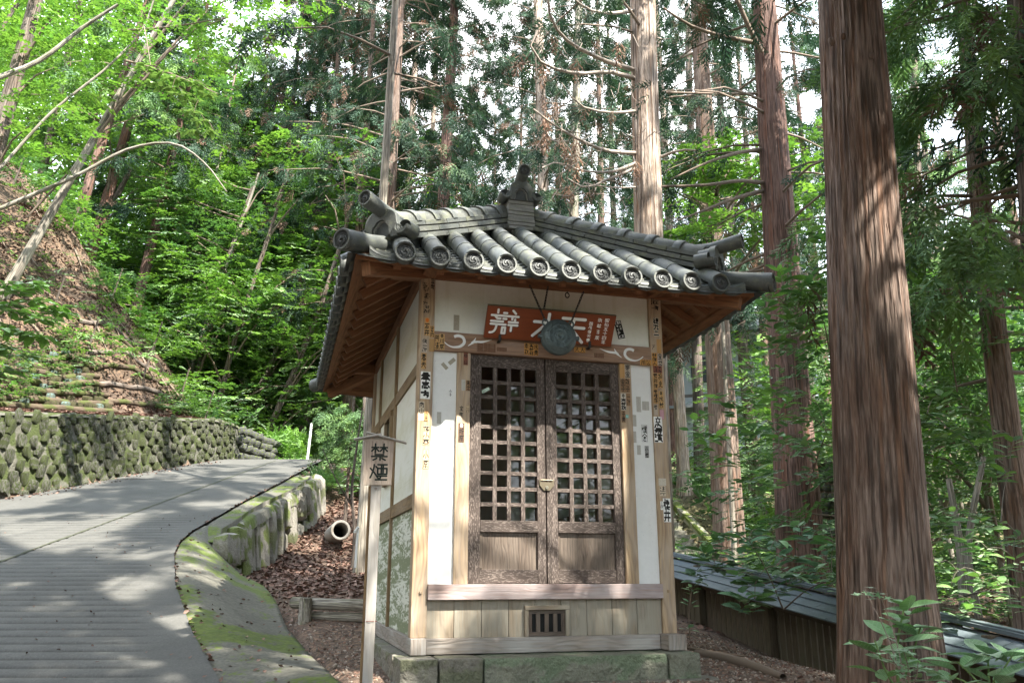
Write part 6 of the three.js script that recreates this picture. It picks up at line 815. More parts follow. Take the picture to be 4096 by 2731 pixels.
// ---------------------------------------------------------------- the wood on the left slope
const sketch = (p) => { const z = -p.z * CP + (p.y - 0.5607) * SP; return [1176 + FPX * p.x / z, 784 - FPX * ((p.y - 0.5607) * CP + p.z * SP) / z]; };
{
  const rr = rng(201), B = (n, H, reach, per, lean = 0.4) => Array.from({ length: n }, (_, i) => { const q = i / (n - 1), y = lerp(H * 0.3, H, q), a = rr() * 6.283, R = reach * (1 - 0.5 * q) * (0.4 + 0.7 * rr()); return [Math.cos(a) * R + lean * y * 0.15, y, Math.sin(a) * R * 0.8 + 0.3, 1.2 + 0.5 * rr(), 0.7 + 0.4 * rr(), 1.1, per]; });
  const T = (label, lo, hi, d, bark, o = {}) => tree(o.name ?? 'tree', label, 'tree', lo, hi, d, { h: o.h ?? 13, bark, relief: o.relief ?? 0.008, flare: 0.25, seg: 20, rows: 44, ...o });
  // named trunks
  const l1 = T('dark trunk at the top left corner of the wood', [18, 235, 34], [76, 20, 28], 17, 'barkDark', { h: 9 }); leafy(l1, 3, { blobs: B(7, 8.5, 2.4, 60), size: 0.5 });
  const l2 = T('long pale trunk leaning right from the earth bank', [45, 612, 23], [330, 118, 13], 18, 'barkGrey', { h: 9.5 }); leafy(l2, 4, { blobs: [[3.2, 6.0, 0.4, 1.3, 0.8, 1, 60], [4.6, 7.2, 0.3, 1.5, 0.8, 1.2, 80], [5.6, 8.4, 0, 1.6, 0.9, 1.2, 80], [4.9, 9.4, 0, 1.5, 0.8, 1.2, 60]], size: 0.45 });
  for (const [pts, rad, m] of [[[[0, 478, 16.5], [170, 405, 16.8], [300, 340, 17], [400, 330, 17], [470, 375, 17], [520, 440, 17]], [0.05, 0.035, 0.012], M.barkGrey], [[[-10, 396, 16], [120, 255, 16.3], [250, 150, 16.6], [330, 60, 17], [355, -10, 17]], [0.035, 0.02], M.barkGrey], [[[-10, 180, 15.5], [90, 138, 15.8], [190, 62, 16], [270, 10, 16]], [0.06, 0.035], M.barkGrey], [[[60, 500, 18], [170, 380, 18], [240, 300, 18.4], [330, 262, 18.6]], [0.03, 0.012], M.branch], [[[280, 70, 17], [400, 60, 17], [530, 38, 17]], [0.03, 0.01], M.branch], [[[285, 138, 17], [380, 165, 17], [500, 215, 17]], [0.03, 0.01], M.branch]]) limb(l2, pts, rad, m);
  const red = [['stout red trunk second in the row on the left slope', [165, 540, 26], [242, 300, 20], 26, 'barkRed'], ['red brown trunk third in the row on the left slope', [206, 590, 26], [290, 300, 21], 27, 'barkRed'], ['red trunk at the lip of the earth bank above the road', [311, 715, 26], [380, 420, 18], 27.5, 'barkRed'], ['grey dark trunk behind the red ones on the left slope', [90, 420, 20], [130, 240, 16], 29, 'barkDark'], ['pale brown trunk low on the slope beyond the bank', [414, 850, 16], [438, 720, 13], 32, 'barkPale'], ['reddish trunk rightmost of the row on the lower slope', [470, 890, 20], [494, 735, 14], 33, 'barkPale'], ['slim grey trunk between the red ones and the road', [350, 690, 14], [395, 470, 11], 33, 'barkGrey'], ['dark forked trunk in the middle of the bright slope', [395, 640, 17], [412, 520, 14], 34, 'barkDark'], ['thin brown trunk behind the leaning pale one', [130, 560, 16], [185, 370, 13], 31, 'barkRed'], ['pale slim trunk near the middle of the slope', [560, 800, 12], [590, 560, 9], 36, 'barkPale'], ['thin dark trunk close to the conifer edge on the slope', [640, 820, 12], [655, 560, 9], 38, 'barkDark']];
  red.forEach(([label, lo, hi, d, bark], i) => { const t = T(label, lo, hi, d, bark, { h: 17 }); if (i % 2) leafy(t, 20 + i, { blobs: B(9, 15, 3.4, 60), size: 0.62 }); else conifer(t, 40 + i, { from: 6, reach: 2.6, n: 46, per: 14, size: 0.6, pal: i % 4 ? 'sugi' : 'sugiLight', dead: 0.03 }); });
  const sap = T('thin curved sapling reaching right over the lower slope', [430, 880, 11], [505, 655, 8], 27, 'barkGrey', { h: 9, bend: 0.05 }); leafy(sap, 60, { blobs: B(7, 9, 2.4, 70), size: 0.5 }); limb(sap, [[428, 778, 27], [470, 700, 27], [540, 620, 27]], [0.03, 0.012]);
  // broadleaf trees all along the slope, alike in their masses of bright leaves
  const spots = []; for (let i = 0; i < 34; i++) { const d = lerp(26, 52, rr()), lo = roadLeft(d) - 1.5, x = lo - (3 + d * 0.42) * rr() + (d > 30 ? 2.5 : 0); spots.push([x, d]); }
  spots.push([-6.6, 31], [-5.2, 34], [-4.2, 38], [-3.2, 30], [-2.2, 33], [-4.9, 29]); for (const [px, d] of [[430, 27], [500, 26], [560, 28], [615, 26], [675, 27.5], [720, 30], [540, 31], [640, 31], [470, 30]]) spots.push([at(px, 900, d).x, d]);
  spots.forEach(([x, d], i) => {
    const h = 7 + 6 * rr(), lean = 0.1 + 0.25 * rr(), pc = sketch(V(x + lean * h * 0.6, ground(x, d) + h * 0.7, -d)), dk = i % 4 === 0, far = d > 40 ? 'far back ' : d > 32 ? '' : 'near the bank ', cell = (pc[1] < 300 ? 'high' : pc[1] < 620 ? 'midway' : 'low') + ' ' + (pc[0] < 120 ? 'at the left edge' : pc[0] < 300 ? 'above the earth bank' : pc[0] < 480 ? 'above the mossy wall' : pc[0] < 640 ? 'over the road crest' : 'beside the dark cedars');
    const t = thing('broadleaf_tree', (dk ? 'deep green' : 'bright green') + ' broadleaf tree ' + far + cell, 'tree', [x, ground(x, d), -d], 0, 'broadleaf trees ' + far + cell + (dk ? ', deep green' : ''));
    part(t, 'trunk', trunkGeo(0.07 + 0.05 * rr(), 0.006, h, lean, 0, 9, 14, 0.004, i, 0.3, 0.12), i % 3 === 0 ? M.barkGrey : M.barkDark); t.axis = (y) => V(lean * y, y, 0);
    leafy(t, 100 + i, { blobs: B(8, h * 1.02, 2.8, d < 30 ? 60 : 46, lean * 6).concat(B(3, h * 0.5, 2.4, 40, lean * 6)), size: d < 30 ? 0.5 : 0.75, pal: i % 4 === 0 ? 'mapleDark' : 'maple', tint: 1 });
  });
  // brightly lit spray of leaves against the wood
  [[470, 945, 21.6], [415, 880, 21.8], [350, 800, 22.2], [255, 700, 22.4], [150, 600, 22.2], [70, 545, 21.5], [20, 470, 21], [330, 850, 20.4], [200, 790, 19], [120, 720, 19]].forEach(([px, py, d], i) => { const b = at(px, py, d), t = thing('bank_bush', ['low bush at the foot of the bank by the boulder wall', 'low bush on the lip of the bank above the boulder wall', 'bush on the lip of the bank below the leaning red trunk', 'bush on the lip of the bank left of the leaning red trunk', 'bush high on the lip of the bank by the pale leaning trunk', 'bush under the foot of the pale leaning trunk', 'topmost bush of the bank at the left edge', 'small bush on the bank face above the right end of the cribbing', 'small bush on the bank face above the middle of the cribbing', 'small bush on the bank face above the left end of the cribbing'][i], 'bush', [b.x, ground(b.x, d), -d], 0, 'bushes on the earth bank'); part(t, 'stem', trunkGeo(0.025, 0.01, 0.9, 0.2, 0, 7, 6, 0.002, i), M.barkDark); t.axis = (y) => V(0.2 * y, y, 0); leafy(t, 700 + i, { blobs: [[0.2, 0.35, 0.2, 0.8, 0.4, 0.7, i > 6 ? 14 : 34], [0.6, 0.2, 0.5, 0.7, 0.35, 0.6, i > 6 ? 8 : 22]], size: 0.34, limbs: false, pal: i % 3 ? 'maple' : 'mapleDark' }); });
  // dark cedars between the wood and the roof
  for (const [px, d, h, lab] of [[610, 34, 27, 'dark green cedar whose drooping boughs edge the bright wood'], [715, 31, 26, 'dense dark cedar left of the tiled roof'], [800, 27, 25, 'dark cedar mixing dead brown sprays above the left roof corner'], [650, 33, 26, 'tall cedar mostly hidden behind the dense dark ones'], [760, 34, 27, 'cedar deeper in the wood between the dense dark ones']]) { const b = at(px, 900, d), t = thing('cedar_tree', lab, 'cedar', [b.x, ground(b.x, d), -d]); part(t, 'trunk', trunkGeo(0.24, 0.009, h, 0.01, 0, 20, 40, 0.012, px), M.bark); t.axis = (y) => V(0.01 * y, y, 0); t.h = h; conifer(t, px, { from: d > 30 ? 7.5 : 5.5, reach: 3.6, n: 100, per: 23, size: 0.5, dead: 0.14 }); }
  // farther cedars behind the shrine and on the right
  const far = [[1130, 48], [1225, 37], [1075, 44], [1180, 42], [1330, 50], [1385, 31], [1420, 39], [1290, 44], [860, 44], [1560, 33], [1540, 42], [1720, 30], [1640, 45], [1770, 38], [1860, 29], [1900, 38], [2065, 32], [2150, 28], [2210, 38], [2400, 24]];
  const marks = [[894, 'cedar over the left roof corner'], [1018, 'cedar in the bright gap'], [1204, 'central roof ornament'], [1484, 'pale sunlit trunk'], [1640, 'slim reddish trunk'], [1790, 'tall red cedar'], [1960, 'giant trunk'], [2250, 'leaning right cedar']], seen = new Set();
  far.sort((u, v) => u[1] - v[1]).forEach(([px, d], i) => { const b = at(px, 900, d), k = marks.reduce((m, n) => (Math.abs(n[0] - px) < Math.abs(m[0] - px) ? n : m)); let lab = 'distant cedar in the wood ' + (Math.abs(px - k[0]) < 70 ? 'just ' : 'well ') + (px < k[0] ? 'left' : 'right') + ' of the ' + k[1]; if (seen.has(lab)) lab = lab.replace('distant', 'farther'); seen.add(lab); const t = thing('cedar_tree', lab, 'cedar', [b.x, ground(b.x, d), -d], 0, px < 1500 ? 'distant cedars behind the shrine' : 'distant cedars on the right'), h = 23 + 7 * rr(), lx = (rr() - 0.5) * 0.04; part(t, 'trunk', trunkGeo(0.2 + 0.08 * rr(), 0.008, h, lx, 0, 14, 26, 0.01, i), [M.bark, M.barkRed, M.barkPale, M.barkDark][i % 4]); t.axis = (y) => V(lx * y, y, 0); t.h = h; conifer(t, 500 + i, { from: px > 1900 ? 5 : 7, reach: 3.2, n: px < 1350 ? 70 : 66, per: 17, size: 0.52, dead: 0.1, pal: px > 1900 ? (i % 2 ? 'sugiLight' : 'sugi') : 'sugi' }); });
  // broadleaf understorey on the right
  const rs = []; for (let i = 0; i < 16; i++) { const d = lerp(13, 34, rr()), px = lerp(1720, 2420, rr()); rs.push([at(px, 1000, d).x, d]); } rs.push([5.6, 12.5], [6.8, 15], [7.8, 13.5], [9.5, 18]);
  rs.forEach(([x, d], i) => { const h = 3.5 + 3.5 * rr(), lean = (rr() - 0.5) * 0.3, pc = sketch(V(x, ground(x, d) + h * 0.7, -d)), cell = (pc[0] < 1780 ? 'left of the tall red cedar' : pc[0] < 2010 ? 'between the red cedar and the giant trunk' : pc[0] < 2200 ? 'just right of the giant trunk' : 'by the leaning right cedar') + (d < 16 ? ' near the fence' : d < 25 ? ' farther back' : ' far back'); const t = thing('understorey_tree', (i % 3 === 0 ? 'bright' : 'dark') + ' slender leafy tree ' + cell, 'tree', [x, ground(x, d), -d], 0, 'slender leafy trees ' + cell); part(t, 'trunk', trunkGeo(0.05, 0.006, h, lean, 0, 8, 12, 0.003, i, 0.3, 0.08), M.barkGrey); t.axis = (y) => V(lean * y, y, 0); leafy(t, 300 + i, { blobs: B(7, h, 1.7, 46, 0), size: 0.48, pal: i % 3 === 0 ? 'maple' : 'mapleDark' }); });
  { const t = thing('maple_tree', 'fresh green maple with flat layered foliage behind the right ridge of the roof', 'maple', [4.4, ground(4.4, 17), -17]); part(t, 'trunk', trunkGeo(0.06, 0.005, 7, 0.02, 0, 9, 16, 0.003, 5), M.barkGrey); t.axis = (y) => V(0.02 * y, y, 0); const bl = [[1690, 362, 17, 1.1], [1610, 378, 17, 0.7], [1740, 390, 16.5, 0.8], [1660, 395, 17.5, 1], [1830, 420, 16.5, 0.8], [1860, 470, 16, 0.8], [1690, 520, 16.5, 0.7], [1620, 545, 16.5, 0.8], [1880, 330, 16.5, 0.7], [1560, 440, 18, 0.7]].map(([px, py, d, r]) => { const p = at(px, py, d).sub(t.position); return [p.x, p.y, p.z, r, 0.18, 0.9, 70]; }); leafy(t, 77, { blobs: bl, size: 0.42, limbs: true }); }
  // crowns outside the frame that shade the yard and the road
  for (const [x, d, h, reach, from] of [[6.1, 2.8, 21, 4.6, 6.5], [8.4, 0.4, 23, 4.6, 6], [9.6, 6.6, 22, 4.2, 6.5], [3.4, -3, 22, 4.6, 7.5], [11.5, 3.4, 24, 4.8, 7], [-0.6, -3.5, 20, 4.4, 9], [2.5, 1.9, 21, 4.4, 9], [-2.6, 1.2, 20, 4.4, 9.5], [-4.4, 3.6, 21, 4.6, 11], [3.95, 4.3, 22, 4.6, 10.5], [8.8, 4.6, 20, 4.4, 5.5], [-6.5, -1.5, 20, 4.4, 8]]) { const t = thing('cedar_tree', 'cedar outside the picture whose crown shades the yard', 'cedar', [x, ground(x, d), -d], 0, 'cedars outside the picture'); part(t, 'trunk', trunkGeo(0.32, 0.011, h, 0, 0, 24, 40, 0.02, x * 10), M.bark); t.axis = (y) => V(0, y, 0); t.h = h; conifer(t, 900 + Math.round(x * 7), { from, reach, n: 105, per: 24, size: 0.62, dead: 0.03 }); }
}
// ---------------------------------------------------------------- low growth nobody could count
{
  const r = rng(401), L = [], cs = [];
  const add = (x, d, h, s) => { const p = V(x, ground(x, d) + h, -d); if (inHole(p)) return; L.push(orient(p, V(r() - 0.5, 0.25 * (r() - 0.3), r() - 0.5).normalize(), (r() - 0.5) * 0.6, s)); const P = PAL[r() < 0.55 ? 'maple' : 'mapleDark']; cs.push(mul3(P[Math.floor(r() * P.length)], 0.7 + 0.6 * r())); };
  for (let i = 0; i < 6500; i++) { const d = lerp(23, 60, Math.pow(r(), 1.3)), x = roadLeft(d) - 0.4 - (6 + 0.5 * d) * r(); if (d < 27 && roadLeft(d) - x < 6) { if (r() < 0.5) continue; } add(x, d, 0.1 + 1.6 * r() * r(), 0.5 + 0.5 * r()); }
  for (let i = 0; i < 3600; i++) { const d = lerp(19, 60, Math.pow(r(), 1.2)), x = lerp(roadRight(Math.min(d, 40)) + 0.6, 2, r()); add(x, d, 0.1 + 1.5 * r() * r(), 0.45 + 0.5 * r()); }
  for (let i = 0; i < 6500; i++) { const d = lerp(13, 60, Math.pow(r(), 1.1)), x = lerp(1.5, 6 + d * 0.75, r()); const qx = 1176 + 1909 * x / (d * 1.0), onSteps = (d < 33 && qx > 1535 && qx < 1668) || (d > 24.5 && d < 34 && Math.abs(x - 5.8) < 1.5); if (onSteps) continue; add(x, d, 0.08 + 0.9 * r() * r(), 0.35 + 0.45 * r()); }
  for (let i = 0; i < 1900; i++) { const d = lerp(14, 23, r()), x = roadLeft(d) - 1.3 - 6 * r() * r(); if (f3(x * 0.8, d * 0.8, 3, 2, 7) > 0.49) add(x, d, 0.06 + 0.2 * r(), 0.22 + 0.2 * r()); }
  inst(scene, 'undergrowth', SPR.maple[0], LM.maple, L, (i) => cs[i]);
  const G = [], gc = [], blade = bladesGeo(Array.from({ length: 12 }, (_, i) => { const a = i * 2.4, e = 0.25 + 0.5 * h2(i, 1, 1); return [V(0.05 * Math.cos(a), 0, 0.05 * Math.sin(a)), V(e * Math.cos(a), 0.9 - 0.5 * e, e * Math.sin(a)), 0.1, V(Math.sin(a), 0.2, -Math.cos(a))]; }));
  for (let i = 0; i < 2600; i++) { const d = lerp(17, 36, r()), x = lerp(2.5, 13, r()); const onSteps = d > 24.5 && d < 34 && Math.abs(x - 5.6) < 1.4; if (onSteps || f3(x * 0.4, d * 0.4, 1, 2, 66) < 0.46) continue; const s = 0.25 + 0.3 * r(); G.push(new THREE.Matrix4().compose(V(x, ground(x, d), -d), new THREE.Quaternion().setFromAxisAngle(up, r() * 6), V(s, s, s))); gc.push(mul3([0.07, 0.17, 0.03], 0.6 + 0.6 * r())); }
  inst(scene, 'ground_plants', blade, LM.maple, G, (i) => gc[i]);
  // far wood that closes the view
  const W2 = [], wc = []; for (let i = 0; i < 9000; i++) { const d = lerp(55, 95, r()), x = (r() * 2 - 1) * (d * 0.95 + 8), g0 = ground(x, d), left = x < -0.18 * d, q0 = x / d, hmax = left ? 27 : q0 < 0.3 ? 9 : 13, p = V(x, g0 + hmax * r(), -d); W2.push(orient(p, V(r() - 0.5, -0.2 * r(), r() - 0.5).normalize(), 0, 2 + 1.6 * r())); const P = PAL[left ? (r() < 0.7 ? 'maple' : 'sugiLight') : (r() < 0.5 ? 'sugi' : 'mapleDark')]; wc.push(mul3(P[Math.floor(r() * P.length)], 0.7 + 0.6 * r())); }
  for (let i = 0; i < 9500; i++) { const a = r() * 6.283, R = lerp(19, 46, r()), x = Math.cos(a) * R * 1.1, d = Math.sin(a) * R; if (d > 0 && Math.abs(x) < d * 0.95 + 4) continue; if (d > 8) continue; const p = V(x, ground(clamp(x, -90, 90), Math.max(d, -88)) + 13 * Math.pow(r(), 1.5), -d); W2.push(orient(p, V(r() - 0.5, -0.2 * r(), r() - 0.5).normalize(), 0, 1.7 + 1.3 * r())); const P = PAL[r() < 0.5 ? 'mapleDark' : 'sugi']; wc.push(mul3(P[Math.floor(r() * P.length)], 0.7 + 0.6 * r())); }
  inst(scene, 'distant_wood', SPR.maple[2], LM.maple, W2, (i) => wc[i]);
}
// ---------------------------------------------------------------- shrubs and branches whose leaves can be told apart
const leafShape = (len, wid, tip = 0.3, curl = 0.15) => { const n = 5, P = [], U = [], I = []; for (let i = 0; i <= n; i++) { const t = i / n, w = wid * Math.pow(Math.sin(Math.PI * Math.min(0.985, Math.pow(t, 0.85) * (1 - tip * 0.12) + 0.02)), 0.9) * (t > 0.97 ? 0.05 : 1) / 2, y = -curl * len * t * t; for (const s of [-1, 0, 1]) { P.push(s * w, y + (s ? 0.16 * w : -0.02 * len * Math.sin(Math.PI * t)), t * len); U.push(0.5 + s * 0.5, t); } } for (let i = 0; i < n; i++) for (let k = 0; k < 2; k++) { const a = i * 3 + k; I.push(a, a + 3, a + 1, a + 1, a + 3, a + 4); } const g = new THREE.BufferGeometry(); g.setAttribute('position', new THREE.Float32BufferAttribute(P, 3)); g.setAttribute('uv', new THREE.Float32BufferAttribute(U, 2)); g.setIndex(I); g.computeVertexNormals(); return g; };
const veinTex = (c, v, s) => tex(128, 256, (u, t) => { const a = Math.abs(u - 0.5) * 2, mid = ss(0.06, 0.0, a), side = ss(0.72, 0.95, Math.sin((t * 9 - a * 0.9) * 6.283) * 0.5 + 0.5) * 0.35; return mul3(mix3(c, v, Math.max(mid * 0.7, side)), 0.8 + 0.4 * fb(u, t, 8, 8, 3, s)); });
const veinBump = tex(128, 256, (u, t) => { const a = Math.abs(u - 0.5) * 2; return 0.6 - 0.4 * ss(0.08, 0, a) - 0.25 * ss(0.6, 1, Math.sin((t * 9 - a * 0.9) * 6.283) * 0.5 + 0.5); }, true);
const broad = (r, g, b, s, t = 0.35, rough = 0.9) => [0.8, 1, 1.25].map((k, i) => new THREE.MeshPhysicalMaterial({ map: veinTex(mul3([r, g, b], k), mul3([r * 1.6, g * 1.35, b * 1.8], k), s + i), bumpMap: veinBump, bumpScale: 0.003, transmission: t, thickness: 0, roughness: rough, side: THREE.DoubleSide }));
function plant(name, label, category, root, o) { // o.stems: [[points], radius]; o.tips: [point, direction, leaves, size, spread]
  const t = thing(name, label, category, root.toArray()), r = rng(o.seed), shapes = [leafShape(1, o.wide, 0.3, 0.12), leafShape(1, o.wide * 0.9, 0.3, 0.3), leafShape(1, o.wide * 1.05, 0.3, 0.05)];
  for (const [pts, rad] of o.stems) part(t, 'stem', tube(pts.map((p) => p.clone().sub(root)), rad, 6, 12), o.stemMat ?? M.branch);
  for (const [p, dir, n, size, spread] of o.tips) for (let i = 0; i < n; i++) {
    const a = i * 2.39 + r(), k = (i + 0.5) / n, out = V(Math.cos(a), 0, Math.sin(a)), pos = p.clone().sub(root).addScaledVector(dir, -spread * (1 - k) * (0.6 + 0.4 * r())).add(out.clone().multiplyScalar(0.02)), d = out.clone().multiplyScalar(0.75 + 0.25 * (1 - k)).addScaledVector(dir, 0.45).add(V(0, (o.rise ?? 0) - 0.1 + (r() - 0.5) * 0.35, 0)).normalize(), m = part(t, 'leaf', shapes[Math.floor(r() * 3)], o.mats[Math.floor(r() * o.mats.length)]), s = size * (0.6 + 0.6 * r()), B = new THREE.Matrix4().lookAt(d, V(0, 0, 0), up);
    m.quaternion.setFromRotationMatrix(B.multiply(new THREE.Matrix4().makeRotationZ((r() - 0.5) * 0.9))); m.position.copy(pos); m.scale.setScalar(s);
  }
  return t;
}
{
  const r = rng(431), darkL = broad(0.09, 0.22, 0.1, 1101, 0.3), midL = broad(0.1, 0.24, 0.055, 1111, 0.4), brightL = broad(0.16, 0.33, 0.05, 1121, 0.5), paleL = broad(0.14, 0.29, 0.12, 1131, 0.35);
  const fan = (from, list, rad = 0.012) => { const N = [from], out = []; list.map((l) => at(...l)).sort((a, b) => a.distanceTo(from) - b.distanceTo(from)).forEach((e) => { const n = N.reduce((m, k) => (k.distanceTo(e) + 0.35 * k.distanceTo(from) < m.distanceTo(e) + 0.35 * m.distanceTo(from) ? k : m)); const w = rad * (n === from ? 0.8 : 0.42); out.push([[n, n.clone().lerp(e, 0.5).add(V(0.02 * (r() - 0.5), 0.05, 0)), e], [w, w * 0.5]]); N.push(e); }); return out; };
  const tipsOf = (list, n, size, spread, dirf) => list.map(([px, py, d]) => [at(px, py, d), dirf ? dirf() : V((r() - 0.5) * 0.9, 0.15 + 0.2 * r(), 0.5 * r()).normalize(), n, size, spread]);
  { // shrub over the fence roof
    const root = at(1800, 1400, 9.4), L = [[1610, 1255, 9], [1660, 1225, 9.2], [1700, 1270, 8.8], [1740, 1215, 9.3], [1790, 1240, 8.9], [1830, 1205, 9.3], [1880, 1225, 9], [1915, 1250, 9.2], [1640, 1300, 8.8], [1690, 1320, 8.6], [1740, 1330, 8.5], [1780, 1300, 8.6], [1830, 1320, 8.6], [1875, 1300, 8.7], [1910, 1330, 8.9], [1705, 1360, 8.4], [1735, 1375, 8.4], [1850, 1275, 8.7], [1770, 1265, 8.8], [1600, 1310, 8.9], [1900, 1200, 9.4], [1720, 1240, 9.1], [1650, 1265, 9], [1810, 1345, 8.6]];
    plant('broadleaf_shrub', 'dark green shrub with large pointed leaves drooping over the fence roof', 'shrub', root, { seed: 1, wide: 0.42, mats: darkL.concat(midL), stems: fan(root, L), tips: tipsOf(L, 12, 0.21, 0.26) });
  }
  { // layered boughs above it
    const root = at(1850, 1150, 12.5), L = [[1610, 950, 11], [1650, 905, 11], [1690, 930, 11], [1700, 890, 11.4], [1750, 915, 11], [1780, 880, 11.4], [1820, 905, 11], [1600, 985, 10.6], [1650, 1000, 10.6], [1700, 975, 10.6], [1745, 960, 10.6], [1790, 1000, 10.8], [1840, 950, 11], [1640, 1050, 10.4], [1600, 1075, 10.2], [1690, 1045, 10.4], [1730, 1075, 10.2], [1880, 930, 11.2], [1900, 990, 11], [1850, 1010, 10.8], [1790, 1105, 10.6]];
    plant('leafy_bough', 'spreading green boughs with layered leaves between the shrine and the giant trunk', 'tree branch', root, { seed: 2, wide: 0.44, mats: midL.concat(brightL), stems: fan(root, L, 0.016), tips: tipsOf(L, 12, 0.21, 0.34) });
  }
  { const root = at(1905, 800, 10), L = [[1790, 615, 9.4], [1830, 600, 9.5], [1870, 625, 9.4], [1800, 660, 9.3], [1845, 670, 9.3], [1890, 650, 9.5], [1870, 530, 9.6], [1895, 515, 9.6], [1810, 700, 9.3], [1760, 690, 9.2], [1850, 740, 9.3], [1885, 720, 9.4], [1780, 750, 9.3], [1820, 765, 9.4]];
    plant('leafy_bough', 'fresh bright leaves at the right end of the tiled eaves', 'tree branch', root, { seed: 3, wide: 0.45, mats: brightL.concat(midL), stems: fan(root, L, 0.012), tips: tipsOf(L, 13, 0.2, 0.34) }); }
  { const root = at(2200, 900, 9.5), L = [[2090, 610, 9], [2130, 625, 9], [2170, 605, 9.1], [2200, 640, 9], [2120, 660, 9], [2165, 680, 9], [2090, 700, 9], [2230, 600, 9.2]];
    plant('leafy_bough', 'bright leaves on a bough just right of the giant trunk', 'tree branch', root, { seed: 4, wide: 0.46, mats: brightL, stems: fan(root, L, 0.012), tips: tipsOf(L, 13, 0.2, 0.34) }); }
  { const root = at(2210, 1370, 9), L = [[2160, 905, 8.6], [2200, 935, 8.4], [2240, 955, 8.4], [2290, 990, 8.4], [2330, 1010, 8.4], [2180, 985, 8.4], [2130, 950, 8.6], [2150, 1180, 8], [2200, 1170, 8], [2250, 1185, 8], [2300, 1200, 8], [2340, 1230, 8], [2170, 1230, 7.9], [2220, 1240, 7.9], [2270, 1260, 7.9], [2330, 1280, 8], [2160, 1290, 7.8], [2200, 1310, 7.8], [2250, 1320, 7.8], [2300, 1340, 7.9], [2340, 1370, 8], [2180, 1370, 7.8], [2230, 1385, 7.7], [2150, 1340, 7.8], [2260, 1050, 8.3], [2320, 1080, 8.3]];
    plant('broadleaf_shrub', 'loose shrub of dark glossy leaves right of the giant trunk', 'shrub', root, { seed: 5, wide: 0.46, mats: midL.concat(brightL), stems: fan(root, L, 0.014).concat([[[at(2215, 1400, 9), at(2205, 1250, 9), at(2180, 1100, 9.2)], [0.045, 0.04, 0.03]], [[at(2250, 1420, 9.2), at(2225, 1270, 9.2), at(2260, 1050, 9.4)], [0.04, 0.03]]]), tips: tipsOf(L, 11, 0.17, 0.3), stemMat: M.barkGrey }); }
  { // foreground plant before the giant trunk
    const root = at(2065, 1590, 4.9), a = at(2050, 1560, 4.85), b = at(2080, 1385, 4.9), c = at(2010, 1470, 4.8), e = at(2060, 1500, 4.8), f = at(2115, 1440, 4.9), L = [[b, V(0, 1, 0), 8, 0.19, 0.1], [at(2072, 1420, 4.9), V(0, 1, 0), 4, 0.2, 0.08], [at(2062, 1462, 4.9), V(0.1, 1, 0), 5, 0.2, 0.1], [c, V(-0.3, 1, 0.1), 6, 0.19, 0.12], [f, V(0.3, 1, 0), 5, 0.17, 0.1], [e, V(0, 1, 0.2), 5, 0.18, 0.12], [at(2030, 1545, 4.8), V(-0.3, 1, 0.2), 5, 0.17, 0.1], [at(2130, 1525, 4.8), V(0.3, 1, 0.2), 6, 0.17, 0.12]];
    plant('leafy_plant', 'tall green plant with large veined leaves at the foot of the giant trunk', 'plant', root, { seed: 6, wide: 0.5, mats: paleL.concat(midL), stems: [[[root, at(2062, 1480, 4.9), b], [0.009, 0.005]], [[root, at(2035, 1540, 4.8), c], [0.007, 0.004]], [[root, at(2095, 1510, 4.9), f], [0.007, 0.004]]], tips: L, stemMat: flat(0.12, 0.2, 0.06) });
    const r2 = at(2275, 1600, 3.9), T2 = [[at(2270, 1500, 3.9), V(-0.2, 1, 0.1), 8, 0.16, 0.06], [at(2200, 1520, 3.9), V(-0.4, 1, 0.2), 5, 0.14, 0.06], [at(2330, 1500, 3.9), V(0.4, 1, 0.1), 6, 0.15, 0.06], [at(2290, 1550, 3.8), V(0.1, 1, 0.3), 7, 0.15, 0.08], [at(2180, 1550, 3.9), V(-0.5, 1, 0.1), 5, 0.12, 0.06]];
    plant('leafy_plant', 'pale fresh green plant in the bottom right corner', 'plant', r2, { seed: 7, wide: 0.46, mats: paleL, stems: T2.map(([p]) => [[r2, r2.clone().lerp(p, 0.5).add(V(0, 0.01, 0)), p], [0.006, 0.003]]), tips: T2, stemMat: flat(0.14, 0.22, 0.07) });
    // maple seedling: star leaves
    const star = (() => { const s = new THREE.Shape(), n = 5; for (let i = 0; i <= n * 2; i++) { const a = Math.PI / 2 + (i - n) / n * 2.5, R = i % 2 ? 0.5 : i === 0 || i === 2 * n ? 0.12 : 0.2; const x = Math.cos(a) * R, y = Math.sin(a) * R; i ? s.lineTo(x, y) : s.moveTo(x, y); } s.closePath(); return new THREE.ShapeGeometry(s).rotateX(-Math.PI / 2).toNonIndexed(); })(); star.computeVertexNormals();
    const r3 = at(2085, 1600, 4.5), t = thing('maple_seedling', 'small maple seedling with pale star shaped leaves in front of the giant trunk', 'seedling', r3.toArray()), q = rng(77); for (const [px, py] of [[2040, 1500], [2075, 1490], [2110, 1520], [2060, 1530], [2020, 1360], [1985, 1350]]) { const e = at(px, py, px < 2030 ? 4.9 : 4.5).sub(r3); part(t, 'stem', tube([V(0, 0, 0), e.clone().multiplyScalar(0.5).add(V(0.02, 0.01, 0)), e], [0.004, 0.002], 5, 12), M.branch); for (let i = 0; i < 6; i++) { const m = part(t, 'leaf', star, paleL[i % 3]); m.position.copy(e).add(V((q() - 0.5) * 0.13, (q() - 0.7) * 0.06, (q() - 0.5) * 0.08)); m.scale.setScalar(0.07 + 0.03 * q()); m.rotation.set(0.5 * (q() - 0.2), q() * 6, (q() - 0.5) * 0.6); } }
  }
